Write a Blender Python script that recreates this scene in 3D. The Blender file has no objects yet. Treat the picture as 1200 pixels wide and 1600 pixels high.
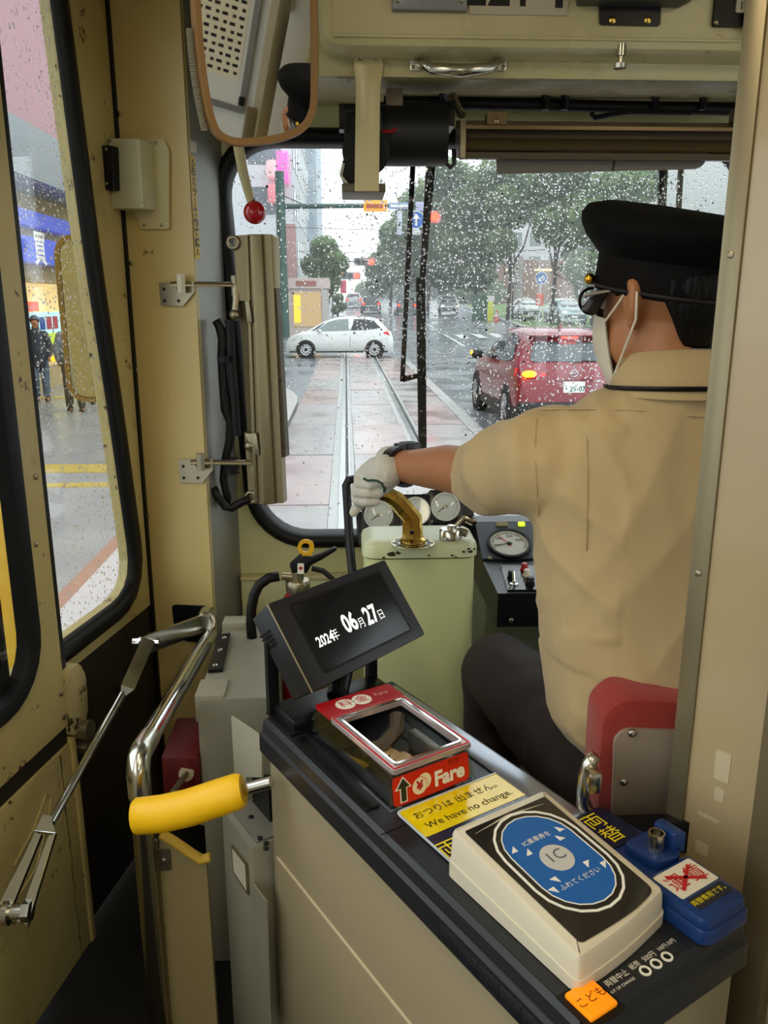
import bpy, bmesh, math, random
from mathutils import Vector, Matrix, noise
random.seed(11)
SC = bpy.context.scene
COL = SC.collection
V = Vector
# ---------------------------------------------------------------- camera
F, CZ, PITCH, YAW = 1280.0, 1.45, math.radians(14.4), math.radians(2.6)
CAM_R = V((math.cos(YAW), -math.sin(YAW), 0))
_fh = V((math.sin(YAW), math.cos(YAW), 0))
CAM_F = _fh * math.cos(PITCH) + V((0, 0, -math.sin(PITCH)))
CAM_U = _fh * math.sin(PITCH) + V((0, 0, math.cos(PITCH)))
CAM_C = V((0, 0, CZ))
cd = bpy.data.cameras.new('camera'); co = bpy.data.objects.new('camera', cd); COL.objects.link(co)
cd.sensor_fit = 'VERTICAL'; cd.sensor_height = 36; cd.lens = F / 1600 * 36
cd.clip_start = 0.02; cd.clip_end = 600
co.matrix_world = Matrix.Translation(CAM_C) @ Matrix((CAM_R, CAM_U, -CAM_F)).transposed().to_4x4()
SC.camera = co
# ---------------------------------------------------------------- world, exposure
w = bpy.data.worlds.new('overcast_sky'); SC.world = w; w.use_nodes = True
bg = w.node_tree.nodes['Background']; bg.inputs[0].default_value = (0.90, 0.96, 1.0, 1); bg.inputs[1].default_value = 2.6
SC.view_settings.view_transform = 'Standard'; SC.view_settings.look = 'None'
SC.view_settings.exposure = -0.1; SC.view_settings.gamma = 1.0; SC.view_settings.use_curve_mapping = False
SC.cycles.max_bounces = 10; SC.cycles.transparent_max_bounces = 24; SC.cycles.transmission_bounces = 8
SC.cycles.caustics_refractive = False; SC.cycles.caustics_reflective = False
SC.cycles.sample_clamp_indirect = 6.0
# ---------------------------------------------------------------- pixel-to-place helpers (used to measure the photograph)
def ray(x, y): return CAM_F + CAM_R * ((x - 600) / F) - CAM_U * ((y - 800) / F)
def at(x, y, Y): d = ray(x, y); return CAM_C + d * (Y / d.y)
def atx(x, y, X): d = ray(x, y); return CAM_C + d * (X / d.x)
def atz(x, y, Z): d = ray(x, y); return CAM_C + d * ((Z - CZ) / d.z)
ROAD = -0.6
def gz(Y): return ROAD + 0.03 * max(0, min(Y, 130) - 40)
def gp(x, y):
    d = ray(x, y); p = CAM_C + d * ((ROAD - CZ) / d.z)
    if p.y > 40 or d.z >= 0:
        t = (ROAD - 0.03 * 40 - CZ) / (d.z - 0.03 * d.y); p = CAM_C + d * t
    return p
class Plane:
    """a real flat face in the place: origin, two in-plane axes, outward normal"""
    def __init__(s, o, ex, ey):
        s.o = V(o); s.ex = V(ex).normalized(); s.n = s.ex.cross(V(ey)).normalized(); s.ey = s.n.cross(s.ex)
        s.M = Matrix.Translation(s.o) @ Matrix((s.ex, s.ey, s.n)).transposed().to_4x4()
    def hit(s, x, y):
        d = ray(x, y); p = CAM_C + d * ((s.o - CAM_C).dot(s.n) / d.dot(s.n)) - s.o
        return (p.dot(s.ex), p.dot(s.ey))
    def hits(s, pts): return [s.hit(*p) for p in pts]
    def pt(s, a, b, c=0): return s.o + s.ex * a + s.ey * b + s.n * c
# ---------------------------------------------------------------- mesh builder
I4 = Matrix.Identity(4)
def rrect(x0, y0, x1, y1, r, n=5):
    out = []
    if not isinstance(r, (list, tuple)): r = [r] * 4
    for (cx, cy, a0, q) in ((x1 - r[0], y1 - r[0], 0, 0), (x0 + r[1], y1 - r[1], 90, 1), (x0 + r[2], y0 + r[2], 180, 2), (x1 - r[3], y0 + r[3], 270, 3)):
        for i in range(n + 1):
            a = math.radians(a0 + 90 * i / n); out.append((cx + r[q] * math.cos(a), cy + r[q] * math.sin(a)))
    return out
def ell(cx, cy, rx, ry=None, n=28):
    ry = rx if ry is None else ry
    return [(cx + rx * math.cos(2 * math.pi * i / n), cy + ry * math.sin(2 * math.pi * i / n)) for i in range(n)]
def rpoly(pts, r, n=4):
    """round the corners of a polygon; r one radius or one per corner"""
    out = []; N = len(pts)
    for i in range(N):
        p = V((*pts[i], 0)); a = V((*pts[i - 1], 0)); b = V((*pts[(i + 1) % N], 0))
        rr = r[i] if isinstance(r, (list, tuple)) else r
        if rr <= 0: out.append((p.x, p.y)); continue
        da = (a - p); db = (b - p); k = min(rr, da.length * .48, db.length * .48)
        A = p + da.normalized() * k; B = p + db.normalized() * k
        for j in range(n + 1):
            t = j / n; q = A * (1 - t) ** 2 + p * 2 * t * (1 - t) + B * t * t; out.append((q.x, q.y))
    return out
def inset(pts, d):
    N = len(pts); out = []
    ar = sum(pts[i][0] * pts[(i + 1) % N][1] - pts[(i + 1) % N][0] * pts[i][1] for i in range(N))
    s = 1 if ar > 0 else -1
    for i in range(N):
        a, p, b = V(pts[i - 1]), V(pts[i]), V(pts[(i + 1) % N])
        e1 = (p - a); e2 = (b - p)
        if e1.length < 1e-9: e1 = e2
        if e2.length < 1e-9: e2 = e1
        n1 = V((-e1.y, e1.x)).normalized(); n2 = V((-e2.y, e2.x)).normalized()
        m = n1 + n2
        if m.length < 1e-6: m = n1
        m.normalize(); k = max(.35, m.dot(n1))
        q = p + m * (s * d / k); out.append((q.x, q.y))
    return out
class MB:
    def __init__(s): s.v = []; s.f = []; s.m = []
    def add(s, vs, fs, M=None, mi=0):
        o = len(s.v); s.v += [tuple(M @ V(p)) if M is not None else tuple(p) for p in vs]
        s.f += [tuple(i + o for i in f) for f in fs]; s.m += [mi] * len(fs); return s
    def box(s, c, d, M=None, mi=0, bev=0, seg=2):
        x, y, z = d[0] / 2, d[1] / 2, d[2] / 2
        if bev:
            bm = bmesh.new(); bmesh.ops.create_cube(bm, size=1)
            for q in bm.verts: q.co = V((q.co.x * d[0], q.co.y * d[1], q.co.z * d[2]))
            bmesh.ops.bevel(bm, geom=bm.edges[:], offset=bev, segments=seg, profile=.5, affect='EDGES')
            bm.verts.index_update()
            s.add([q.co + V(c) for q in bm.verts], [[q.index for q in f.verts] for f in bm.faces], M, mi); bm.free(); return s
        vs = [(c[0] + a * x, c[1] + b * y, c[2] + e * z) for a in (-1, 1) for b in (-1, 1) for e in (-1, 1)]
        return s.add(vs, [(0, 1, 3, 2), (4, 6, 7, 5), (0, 4, 5, 1), (2, 3, 7, 6), (0, 2, 6, 4), (1, 5, 7, 3)], M, mi)
    def box2(s, a, b, M=None, mi=0, bev=0, seg=2):
        return s.box([(a[i] + b[i]) / 2 for i in range(3)], [abs(b[i] - a[i]) for i in range(3)], M, mi, bev, seg)
    def prism(s, poly, z0, z1, M=None, mi=0, bev=0):
        N = len(poly)
        if bev:
            ins = inset(poly, bev)
            rings = [[(*p, z0) for p in poly], [(*p, z1 - bev) for p in poly], [(*p, z1 - bev * .3) for p in inset(poly, bev * .3)], [(*p, z1) for p in ins]]
            return s.loft(rings, M, mi)
        vs = [(*p, z0) for p in poly] + [(*p, z1) for p in poly]
        fs = [tuple(range(N - 1, -1, -1)), tuple(range(N, 2 * N))] + [(i, (i + 1) % N, N + (i + 1) % N, N + i) for i in range(N)]
        return s.add(vs, fs, M, mi)
    def ring(s, outer, inner, z0, z1, M=None, mi=0):
        N = len(outer)
        vs = [(*p, z0) for p in outer] + [(*p, z0) for p in inner] + [(*p, z1) for p in outer] + [(*p, z1) for p in inner]
        fs = []
        for i in range(N):
            j = (i + 1) % N
            fs += [(i, N + i, N + j, j), (2 * N + i, 2 * N + j, 3 * N + j, 3 * N + i), (i, j, 2 * N + j, 2 * N + i), (N + i, 3 * N + i, 3 * N + j, N + j)]
        return s.add(vs, fs, M, mi)
    def loft(s, rings, M=None, mi=0, cap=True, close=False):
        N = len(rings[0]); vs = [p for r in rings for p in r]; fs = []
        R = len(rings)
        for k in range(R if close else R - 1):
            a, b = k * N, ((k + 1) % R) * N
            fs += [(a + i, a + (i + 1) % N, b + (i + 1) % N, b + i) for i in range(N)]
        if cap and not close: fs += [tuple(range(N - 1, -1, -1)), tuple((R - 1) * N + i for i in range(N))]
        return s.add(vs, fs, M, mi)
    def cyl(s, p0, p1, r0, r1=None, n=16, M=None, mi=0):
        p0, p1 = V(p0), V(p1); r1 = r0 if r1 is None else r1
        d = (p1 - p0).normalized(); a = d.orthogonal().normalized(); b = d.cross(a)
        def rg(p, r): return [p + a * (r * math.cos(2 * math.pi * i / n)) + b * (r * math.sin(2 * math.pi * i / n)) for i in range(n)]
        return s.loft([rg(p0, r0), rg(p1, r1)], M, mi)
    def tube(s, pts, r, n=10, M=None, mi=0, closed=False, flat=1.0, ref=None):
        pts = [V(p) for p in pts]; K = len(pts)
        rs = r if isinstance(r, (list, tuple)) else [r] * K
        rings = []; a = None
        for i, p in enumerate(pts):
            q0 = pts[i - 1] if (i > 0 or closed) else p; q1 = pts[(i + 1) % K] if (i < K - 1 or closed) else p
            d = (q1 - q0).normalized()
            if a is None: a = (V(ref) if ref is not None else d.orthogonal())
            a = (a - d * a.dot(d)).normalized(); b = d.cross(a)
            rings.append([p + a * (rs[i] * math.cos(2 * math.pi * j / n)) + b * (rs[i] * flat * math.sin(2 * math.pi * j / n)) for j in range(n)])
        return s.loft(rings, M, mi, close=closed)
    def lathe(s, prof, M=None, n=24, mi=0):
        return s.loft([[(r * math.cos(2 * math.pi * i / n), r * math.sin(2 * math.pi * i / n), h) for i in range(n)] for r, h in prof], M, mi)
    def ball(s, c, r, n=16, m=10, M=None, mi=0):
        r = (r, r, r) if not isinstance(r, (tuple, list)) else r
        rings = []
        for k in range(m + 1):
            t = math.pi * k / m; q = max(1e-4, math.sin(t))
            rings.append([(c[0] + r[0] * q * math.cos(2 * math.pi * i / n), c[1] + r[1] * q * math.sin(2 * math.pi * i / n), c[2] - r[2] * math.cos(t)) for i in range(n)])
        return s.loft(rings, M, mi)
    def mesh(s, name):
        me = bpy.data.meshes.new(name); me.from_pydata(s.v, [], s.f)
        me.polygons.foreach_set('material_index', s.m); me.update(); return me
    def build(s, name, mats, parent=None, smooth=40, **kw):
        return link_mesh(name, s.mesh(name), mats, parent, smooth, **kw)
WL = {}
def link_mesh(name, me, mats, parent=None, smooth=40, loc=None, fix=True, **kw):
    for m in (mats if isinstance(mats, (list, tuple)) else [mats]): me.materials.append(m)
    if fix:
        bm = bmesh.new(); bm.from_mesh(me); bmesh.ops.recalc_face_normals(bm, faces=bm.faces[:]); bm.to_mesh(me); bm.free()
    if smooth:
        me.polygons.foreach_set('use_smooth', [True] * len(me.polygons))
        if smooth < 180: me.set_sharp_from_angle(angle=math.radians(smooth))
    o = bpy.data.objects.new(name, me); COL.objects.link(o)
    if parent is not None:
        o.parent = parent; off = WL[parent]; me.transform(Matrix.Translation(-off)); WL[o] = off
    else:
        if loc is None:
            xs = [v.co for v in me.vertices]
            loc = V(((min(p.x for p in xs) + max(p.x for p in xs)) / 2, (min(p.y for p in xs) + max(p.y for p in xs)) / 2, min(p.z for p in xs)))
        loc = V(loc); me.transform(Matrix.Translation(-loc)); o.location = loc; WL[o] = loc
    tag(o, **kw); return o
def tag(o, label=None, cat=None, group=None, kind=None):
    if label: o['label'] = label
    if cat: o['category'] = cat
    if group: o['group'] = group
    if kind: o['kind'] = kind
    return o
def thing(name, label, cat, loc, group=None, kind=None):
    o = bpy.data.objects.new(name, None); COL.objects.link(o); o.location = V(loc); o.empty_display_size = .05
    WL[o] = V(loc); return tag(o, label, cat, group, kind)
def dup(root, loc, label=None, rotz=None, scale=None, group=None):
    r = root.copy(); COL.objects.link(r); r.location = V(loc)
    if rotz is not None: r.rotation_euler.z = rotz
    if scale is not None: r.scale = (scale,) * 3 if not isinstance(scale, tuple) else scale
    if label: r['label'] = label
    if group: r['group'] = group
    for ch in list(root.children):
        c = ch.copy(); COL.objects.link(c); c.parent = r
        for g in ch.children:
            d = g.copy(); COL.objects.link(d); d.parent = c
    return r
def text_mesh(body, size, M, align='CENTER', extrude=0.0, bold=0.0, sx=1.0, shear=0.0, spacing=1.0):
    cu = bpy.data.curves.new('lettering', 'FONT'); cu.body = body; cu.size = size; cu.align_x = align; cu.align_y = 'CENTER'
    cu.extrude = extrude; cu.offset = bold; cu.shear = shear; cu.resolution_u = 3; cu.space_character = spacing; cu.fill_mode = 'FRONT' if extrude == 0 else 'BOTH'
    o = bpy.data.objects.new('lettering', cu); COL.objects.link(o)
    dg = bpy.context.evaluated_depsgraph_get(); dg.update()
    me = bpy.data.meshes.new_from_object(o.evaluated_get(dg)); bpy.data.objects.remove(o); bpy.data.curves.remove(cu)
    me.transform(M @ Matrix.Diagonal((sx, 1, 1, 1))); return me
def lettering(name, body, size, M, mat, parent, **kw):
    me = text_mesh(body, size, M, **kw); me.materials.clear()
    return link_mesh(name, me, mat, parent, smooth=0, fix=False)
def shift(M, x=0, y=0, z=0, rot=0): return M @ Matrix.Translation((x, y, z)) @ Matrix.Rotation(rot, 4, 'Z')
def frame(o, ex, ey):
    return Plane(o, ex, ey).M
# ---------------------------------------------------------------- materials
def lin(h):
    h = h.lstrip('#'); out = []
    for i in (0, 2, 4):
        c = int(h[i:i + 2], 16) / 255; out.append(c / 12.92 if c <= .04045 else ((c + .055) / 1.055) ** 2.4)
    return (*out, 1)
MATS = {}
def mat(name, col, rough=.5, metal=0.0, var=0.0, vs=6.0, bump=0.0, bs=60.0, wear=None, coat=0.0, emit=None, es=1.0, spec=.5, stretch=None, trans=0.0, ior=1.45, sheen=0.0, rvar=0.0):
    if name in MATS: return MATS[name]
    m = bpy.data.materials.new(name); m.use_nodes = True; nt = m.node_tree; N = nt.nodes; L = nt.links; b = N['Principled BSDF']
    c = lin(col) if isinstance(col, str) else (*col, 1)
    b.inputs['Base Color'].default_value = c; b.inputs['Roughness'].default_value = rough; b.inputs['Metallic'].default_value = metal
    b.inputs['Specular IOR Level'].default_value = spec; b.inputs['Coat Weight'].default_value = coat; b.inputs['Coat Roughness'].default_value = .08
    b.inputs['Transmission Weight'].default_value = trans; b.inputs['IOR'].default_value = ior
    if sheen: b.inputs['Sheen Weight'].default_value = sheen
    if emit: b.inputs['Emission Color'].default_value = lin(emit); b.inputs['Emission Strength'].default_value = es
    src = None
    if var or bump or wear or rvar:
        tc = N.new('ShaderNodeTexCoord'); co_ = tc.outputs['Object']
        if stretch:
            mp = N.new('ShaderNodeMapping'); mp.inputs['Scale'].default_value = stretch; L.new(co_, mp.inputs[0]); co_ = mp.outputs[0]
    if var or rvar:
        n = N.new('ShaderNodeTexNoise'); n.inputs['Scale'].default_value = vs; n.inputs['Detail'].default_value = 5; L.new(co_, n.inputs['Vector'])
    if var:
        mx = N.new('ShaderNodeMix'); mx.data_type = 'RGBA'
        mx.inputs[6].default_value = tuple(max(0, x * (1 - var)) for x in c[:3]) + (1,); mx.inputs[7].default_value = tuple(min(1, x * (1 + var)) for x in c[:3]) + (1,)
        L.new(n.outputs[0], mx.inputs[0]); src = mx.outputs[2]
    if rvar:
        mr = N.new('ShaderNodeMapRange'); mr.inputs[1].default_value = .35; mr.inputs[2].default_value = .65; mr.inputs[3].default_value = max(0.02, rough - rvar); mr.inputs[4].default_value = min(1, rough + rvar)
        L.new(n.outputs[0], mr.inputs[0]); L.new(mr.outputs[0], b.inputs['Roughness'])
    if wear:
        wc, thr, wsz = wear
        n2 = N.new('ShaderNodeTexNoise'); n2.inputs['Scale'].default_value = wsz; n2.inputs['Detail'].default_value = 8; n2.inputs['Roughness'].default_value = .7; L.new(co_, n2.inputs['Vector'])
        rp = N.new('ShaderNodeValToRGB'); rp.color_ramp.elements[0].position = thr; rp.color_ramp.elements[1].position = min(1, thr + .03); L.new(n2.outputs[0], rp.inputs[0])
        m2 = N.new('ShaderNodeMix'); m2.data_type = 'RGBA'; m2.inputs[6].default_value = c; m2.inputs[7].default_value = lin(wc)
        if src is not None: L.new(src, m2.inputs[6])
        L.new(rp.outputs[0], m2.inputs[0]); src = m2.outputs[2]
    if src is not None: L.new(src, b.inputs['Base Color'])
    if bump:
        nb = N.new('ShaderNodeTexNoise'); nb.inputs['Scale'].default_value = bs; nb.inputs['Detail'].default_value = 4; L.new(co_, nb.inputs['Vector'])
        bp = N.new('ShaderNodeBump'); bp.inputs['Strength'].default_value = bump; bp.inputs['Distance'].default_value = .01; L.new(nb.outputs[0], bp.inputs['Height']); L.new(bp.outputs[0], b.inputs['Normal'])
    MATS[name] = m; return m
def glass_mat(name, tint=(1, 1, 1), refl=1.0):
    m = bpy.data.materials.new(name); m.use_nodes = True; nt = m.node_tree; N = nt.nodes; L = nt.links; N.remove(N['Principled BSDF'])
    t = N.new('ShaderNodeBsdfTransparent'); t.inputs[0].default_value = (*tint, 1); g = N.new('ShaderNodeBsdfGlossy'); g.inputs['Roughness'].default_value = .02
    fr = N.new('ShaderNodeFresnel'); ge = N.new('ShaderNodeNewGeometry'); mi_ = N.new('ShaderNodeMapRange'); mi_.inputs[3].default_value = 1.45; mi_.inputs[4].default_value = 1 / 1.45; L.new(ge.outputs['Backfacing'], mi_.inputs[0]); L.new(mi_.outputs[0], fr.inputs[0]); ml = N.new('ShaderNodeMath'); ml.operation = 'MULTIPLY'; ml.inputs[1].default_value = refl; L.new(fr.outputs[0], ml.inputs[0])
    mx = N.new('ShaderNodeMixShader'); L.new(ml.outputs[0], mx.inputs[0]); L.new(t.outputs[0], mx.inputs[1]); L.new(g.outputs[0], mx.inputs[2]); L.new(mx.outputs[0], N['Material Output'].inputs[0])
    MATS[name] = m; return m
def emis(name, col, s):
    m = bpy.data.materials.new(name); m.use_nodes = True; nt = m.node_tree; b = nt.nodes['Principled BSDF']
    b.inputs['Base Color'].default_value = lin(col); b.inputs['Emission Color'].default_value = lin(col); b.inputs['Emission Strength'].default_value = s; b.inputs['Roughness'].default_value = .3
    MATS[name] = m; return m
CREAM = mat('cream_paint', '#cbbf8e', .34, var=.12, vs=5, bump=.04, bs=25, wear=('#5a4a30', .64, 14), rvar=.12)
CREAMY = mat('yellow_cream_paint', '#d3b565', .38, var=.08, vs=4, bump=.03, bs=25, rvar=.1)
CREAMCLEAN = mat('overhead_cream_paint', '#c9bf90', .3, var=.12, vs=4, bump=.03, bs=14, wear=('#8f7f52', .63, 7), rvar=.12)
CTRLGREEN = mat('pale_green_paint', '#cdd29a', .32, var=.05, vs=6, bump=.02, bs=20, wear=('#3b3420', .745, 22))
DOORCREAM = mat('worn_door_paint', '#bba96e', .38, var=.2, vs=5, bump=.06, bs=30, wear=('#4a3b22', .61, 16), rvar=.14)
BROWNDK = mat('dark_brown_paint', '#241c14', .6, var=.2, vs=6)
GREYPAINT = mat('grey_paint', '#8d8a78', .45, var=.08, vs=8, bump=.03, bs=60)
GREYSTEEL = mat('grey_steel', '#8f9090', .4, .55, var=.08, vs=4)
BEIGEPANEL = mat('beige_panel', '#9c8e70', .42, var=.05, vs=4, bump=.02, bs=90)
PARTITION = mat('partition_laminate', '#b3a079', .3, var=.05, vs=4, bump=.06, bs=5, coat=.6)
ALU = mat('brown_aluminium', '#8d7f60', .38, .75, var=.1, vs=5, stretch=(6, 6, .6))
ALUH = mat('bronzed_rail', '#6f5f42', .36, .7, var=.12, vs=5, stretch=(.5, 6, 6))
STEEL = mat('dull_steel', '#9a9078', .35, .9, var=.12, vs=20)
CHROME = mat('chrome', '#dcdcd8', .08, 1.0)
CHROMEW = mat('worn_chrome', '#c9c5b8', .2, 1.0, var=.1, vs=30)
BRASS = mat('brass', '#e3bd62', .22, 1.0, var=.12, vs=30, rvar=.1)
BLACK = mat('black_plastic', '#0d0d0d', .4, spec=.35)
BLACKM = mat('black_painted_metal', '#101113', .35, var=.2, vs=20, spec=.4)
RUBBER = mat('black_rubber', '#090909', .5, var=.2, vs=30, spec=.35)
CABLE = mat('black_cable', '#0e0c0a', .5, spec=.35)
NAVYTOP = mat('charcoal_enamel', '#1f2126', .32, var=.12, vs=12, bump=.05, bs=250, wear=('#8a8378', .77, 30))
WHITEPL = mat('white_plastic', '#d6cdb6', .35, var=.03, vs=8)
REDPAINT = mat('red_paint', '#a3151a', .35, var=.08, vs=8)
REDCLOTH = mat('red_upholstery', '#8f2418', .8, var=.15, vs=30, bump=.2, bs=300, sheen=.3)
YELLOWPAD = mat('yellow_vinyl', '#fcc312', .42, var=.06, vs=12, bump=.05, bs=40, wear=('#c98d0a', .66, 16))
SCREEN = mat('dark_screen', '#0b0c0d', .18)
INKW = mat('white_print', '#f2efe4', .5)
INKK = mat('black_print', '#111111', .5)
INKY = mat('yellow_print', '#f5e01a', .5)
INKR = mat('red_print', '#c1161d', .4)
GLASS = glass_mat('window_glass', (.97, .985, .98), 1.0)

# ---------------------------------------------------------------- the driver's head, needed by the mirror as well
HC = at(1037, 466, 1.135)                    # head centre, at eye height
TH = math.radians(33); FD = V((-math.sin(TH), math.cos(TH), -.06)).normalized(); LD = V((-math.cos(TH), -math.sin(TH), 0)); UD = LD.cross(FD) * -1
if UD.z < 0: UD = -UD
def hd(l, f, u): return HC + LD * l + FD * f + UD * u        # left, forward, up in head space
TI = math.radians(12); CF = (FD * math.cos(TI) + UD * math.sin(TI)).normalized(); CU = LD.cross(CF) * -1
if CU.z < 0: CU = -CU
Mc = Matrix((LD, CF, CU)).transposed().to_4x4(); Mc.translation = HC + UD * .002 - FD * .006
def leaf_mat(name, col):
    m = mat(name, col, .5, var=.35, vs=.9); nt = m.node_tree; N = nt.nodes; L = nt.links; b = N['Principled BSDF']
    tr = N.new('ShaderNodeBsdfTranslucent'); tr.inputs[0].default_value = tuple(min(1, c * 1.4) for c in lin(col)[:3]) + (1,)
    mx = N.new('ShaderNodeMixShader'); mx.inputs[0].default_value = .4; L.new(b.outputs[0], mx.inputs[1]); L.new(tr.outputs[0], mx.inputs[2]); L.new(mx.outputs[0], N['Material Output'].inputs[0]); return m
# ================================================================ TRAM SHELL
FLOORM = mat('dark_floor', '#0b0907', .85, var=.2, vs=10)
WALLIN = mat('saloon_wall', '#cfcfc4', .5, var=.04, vs=4)
CEIL = mat('saloon_ceiling', '#d8d6c8', .55, var=.03, vs=4)
STRUCT = dict(kind='structure')
MB().box2((-.85, -3.2, -.06), (1.75, 2.3, 0)).build('floor', FLOORM, label='dark rubber floor of the tram', **STRUCT)
MB().box2((-.85, -3.2, 2.28), (1.75, 2.25, 2.34)).build('ceiling', CEIL, label='pale ceiling of the tram saloon', **STRUCT)
MB().box2((-.85, -3.26, 0), (1.75, -3.2, 2.3)).build('wall_back', WALLIN, label='pale rear wall of the tram saloon', **STRUCT)
def side_wall(name, X0, X1, Y0, Y1, posts, lab):
    m = MB().box2((X0, Y0, 0), (X1, Y1, .82)).box2((X0, Y0, 1.82), (X1, Y1, 2.3))
    for y0, y1 in posts: m.box2((X0, y0, .82), (X1, y1, 1.82))
    m.build(name, WALLIN, label=lab, **STRUCT)
side_wall('wall_left', -.82, -.765, -3.2, .88, [(-3.2, -3.05), (-2.2, -2.08), (-1.2, -1.08), (-.2, -.08), (.74, .88)], 'saloon side wall with windows behind the door')
side_wall('wall_right', 1.62, 1.68, -3.2, 2.25, [(-3.2, -3.05), (-2.2, -2.08), (-1.2, -1.08), (-.2, -.08), (.74, .88), (1.75, 2.25)], 'side wall with windows on the driver side')
# ---- front wall with the windscreen opening
YW = 2.2
def lean(pts, k=.06):      # the windscreen is a little wider at the top
    return [(x + (k * (1.75 - z) if x < .36 else -k * (1.75 - z)), z) for x, z in pts]
PF = frame((0, YW, 0), (1, 0, 0), (0, 0, 1))       # local x = X, y = Z, z = towards the saloon
hole = lean(rrect(-.315, .80, 1.055, 1.85, .15, 8))
outer = rrect(-.34, 0.0, 1.64, 2.1, .001, 8)
MB().ring(outer, hole, -.05, 0, PF).build('wall_front', mat('dash_wall_paint', '#c9c692', .4, var=.08, vs=5, wear=('#5a5032', .69, 12)), smooth=0, label='cream cab front wall around the windscreen', **STRUCT)
win1 = thing('window_1', 'large rain-spotted windscreen in a black rubber gasket', None, (.36, YW, .8), kind='structure')
gin = inset(hole, .024); gout = inset(hole, -.016)
g = MB()
N_ = len(hole); rings = []
for d, z in ((-.016, .004), (-.008, .018), (.006, .022), (.018, .014), (.024, 0), (.024, -.05), (-.001, -.06), (-.016, -.05)):
    rings.append([(*p, z) for p in inset(hole, d)])
g.loft(rings, PF, close=True)
g.build('gasket', RUBBER, win1, smooth=50)
MB().prism(inset(hole, .015), -.036, -.030, PF).build('pane', GLASS, win1, smooth=0)
# lower front ledge below the windscreen with its seam
MB().box2((-.30, 2.17, .0), (.72, 2.2, .70), bev=.006).build('trim_1', mat('dash_lower_paint', '#c3c391', .38, var=.08, vs=6, wear=('#6a6040', .68, 10)), label='pale green cream panel below the windscreen', **STRUCT)
MB().box2((-.30, 2.165, .70), (.72, 2.2, .712), bev=.003).build('trim_2', CREAM, label='narrow ledge strip along the lower dash panel', **STRUCT)
# ---- door pillar: yellow lit face and grey return
def plan_wall(name, pts, z0, z1, m, lab):
    MB().prism(pts, z0, z1).build(name, m, smooth=0, label=lab, **STRUCT)
plan_wall('trim_3', [(-.534, 2.11), (-.357, 2.04), (-.352, 2.052), (-.40, 2.2), (-.53, 2.2)], .0, 2.28, mat('pillar_paint', '#cdb676', .33, var=.12, vs=3, bump=.03, bs=18, wear=('#7b6238', .665, 10), rvar=.12), 'yellow cream corner pillar beside the folding door')
plan_wall('trim_4', [(-.3555, 2.043), (-.302, 2.2), (-.302, 2.22), (-.39, 2.2), (-.354, 2.05)], .0, 2.28, mat('pillar_return_paint', '#8e8d84', .4, .2, var=.06, vs=4), 'grey painted return face of the corner pillar')
# ---- header beam over the windscreen
hb = MB(); hp = [(1.80, 1.893), (1.80, 2.28), (2.25, 2.28), (2.25, 1.915), (2.19, 1.915), (1.835, 1.897), (1.832, 1.889), (1.803, 1.886)]
MX = Matrix(((0, 0, 1, 0), (1, 0, 0, 0), (0, 1, 0, 0), (0, 0, 0, 1)))   # local (x,y,z) -> (Z->X, x->Y, y->Z)
hb.prism(hp, -.285, 1.64, MX); hb.build('trim_5', CREAMCLEAN, smooth=30, label='cream header beam above the windscreen', **STRUCT)
# ---- right partition next to the camera
PX = V((.426, .92, 0))
pp = Plane((.424, .935, 0), (.30, -.36, 0), (0, 0, 1))      # runs from the metal edge back to the right wall side
pm = MB().prism(rrect(0.0, 0.0, .30, 2.28, .004, 2), -.02, 0.0, pp.M)
part = pm.build('wall_partition', PARTITION, smooth=0, label='cream laminate partition panel beside the driver', **STRUCT)
MB().box2((-.006, .0, -.026), (.018, 2.28, .004), pp.M, bev=.002).build('edge_trim', mat('partition_edge', '#8d8266', .35, .6, var=.1, vs=6), part)
for b_ in (1.50, 1.13, .78):
    MB().lathe([(.004, 0), (.004, .0012), (.0025, .002)], pp.M @ Matrix.Translation((.006, b_, .004)), 10).build('screw', STEEL, part)
MB().box2((.112, .0, .0), (.150, 1.32, .03), pp.M, bev=.003).build('partition_post', mat('post_paint', '#6f6247', .4, .3, var=.12, vs=6), part)
tape = mat('clear_tape', '#c9bb98', .12, var=.05)
for (x0, y0, x1, y1) in ((1120, 1170, 1138, 1225), (1118, 1228, 1130, 1255), (1090, 1272, 1124, 1282), (1088, 1312, 1106, 1340)):
    a, b = pp.hit(x0, y0), pp.hit(x1, y1)
    MB().prism(rrect(min(a[0], b[0]), min(a[1], b[1]), max(a[0], b[0]), max(a[1], b[1]), .002, 2), 0, .0008, pp.M).build('tape_remnant', tape, part, smooth=0)
# ---- folding door, two leaves
L1 = Plane((-.62, 1.68, 0), (.21, 1, 0), (0, 0, 1)); L2 = Plane((-.588, 1.68, 0), (.21, 1, 0), (0, 0, 1))
d1 = thing('door_1', 'far leaf of the folding door with a rain-spotted window', None, L1.pt(.1, 0), kind='structure')
gl1 = rpoly([(-.2, .735), (.352, .735), (.30, 1.19), (.252, 1.52), (.205, 2.03), (.198, 2.09), (-.2, 2.09)], [0.02, .12, .3, .3, .1, .02, .02], 5)
fr1 = [(-.22, .662), (.424, .662), (.424, 1.19), (.424, 1.52), (.424, 2.03), (.424, 2.24), (-.22, 2.24)]
fr1 = rpoly(fr1, [.002] * 7, 5)
MB().ring(fr1, gl1, -.034, 0, L1.M).build('leaf_frame', DOORCREAM, d1, smooth=0)
gk = MB(); gk.loft([[(*p, z) for p in inset(gl1, d)] for d, z in ((-.047, .001), (-.042, .010), (-.025, .014), (-.008, .012), (.001, .004), (.001, -.010), (-.02, -.012), (-.047, -.006))], L1.M, close=True)
gk.build('gasket', RUBBER, d1, smooth=50)
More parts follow.
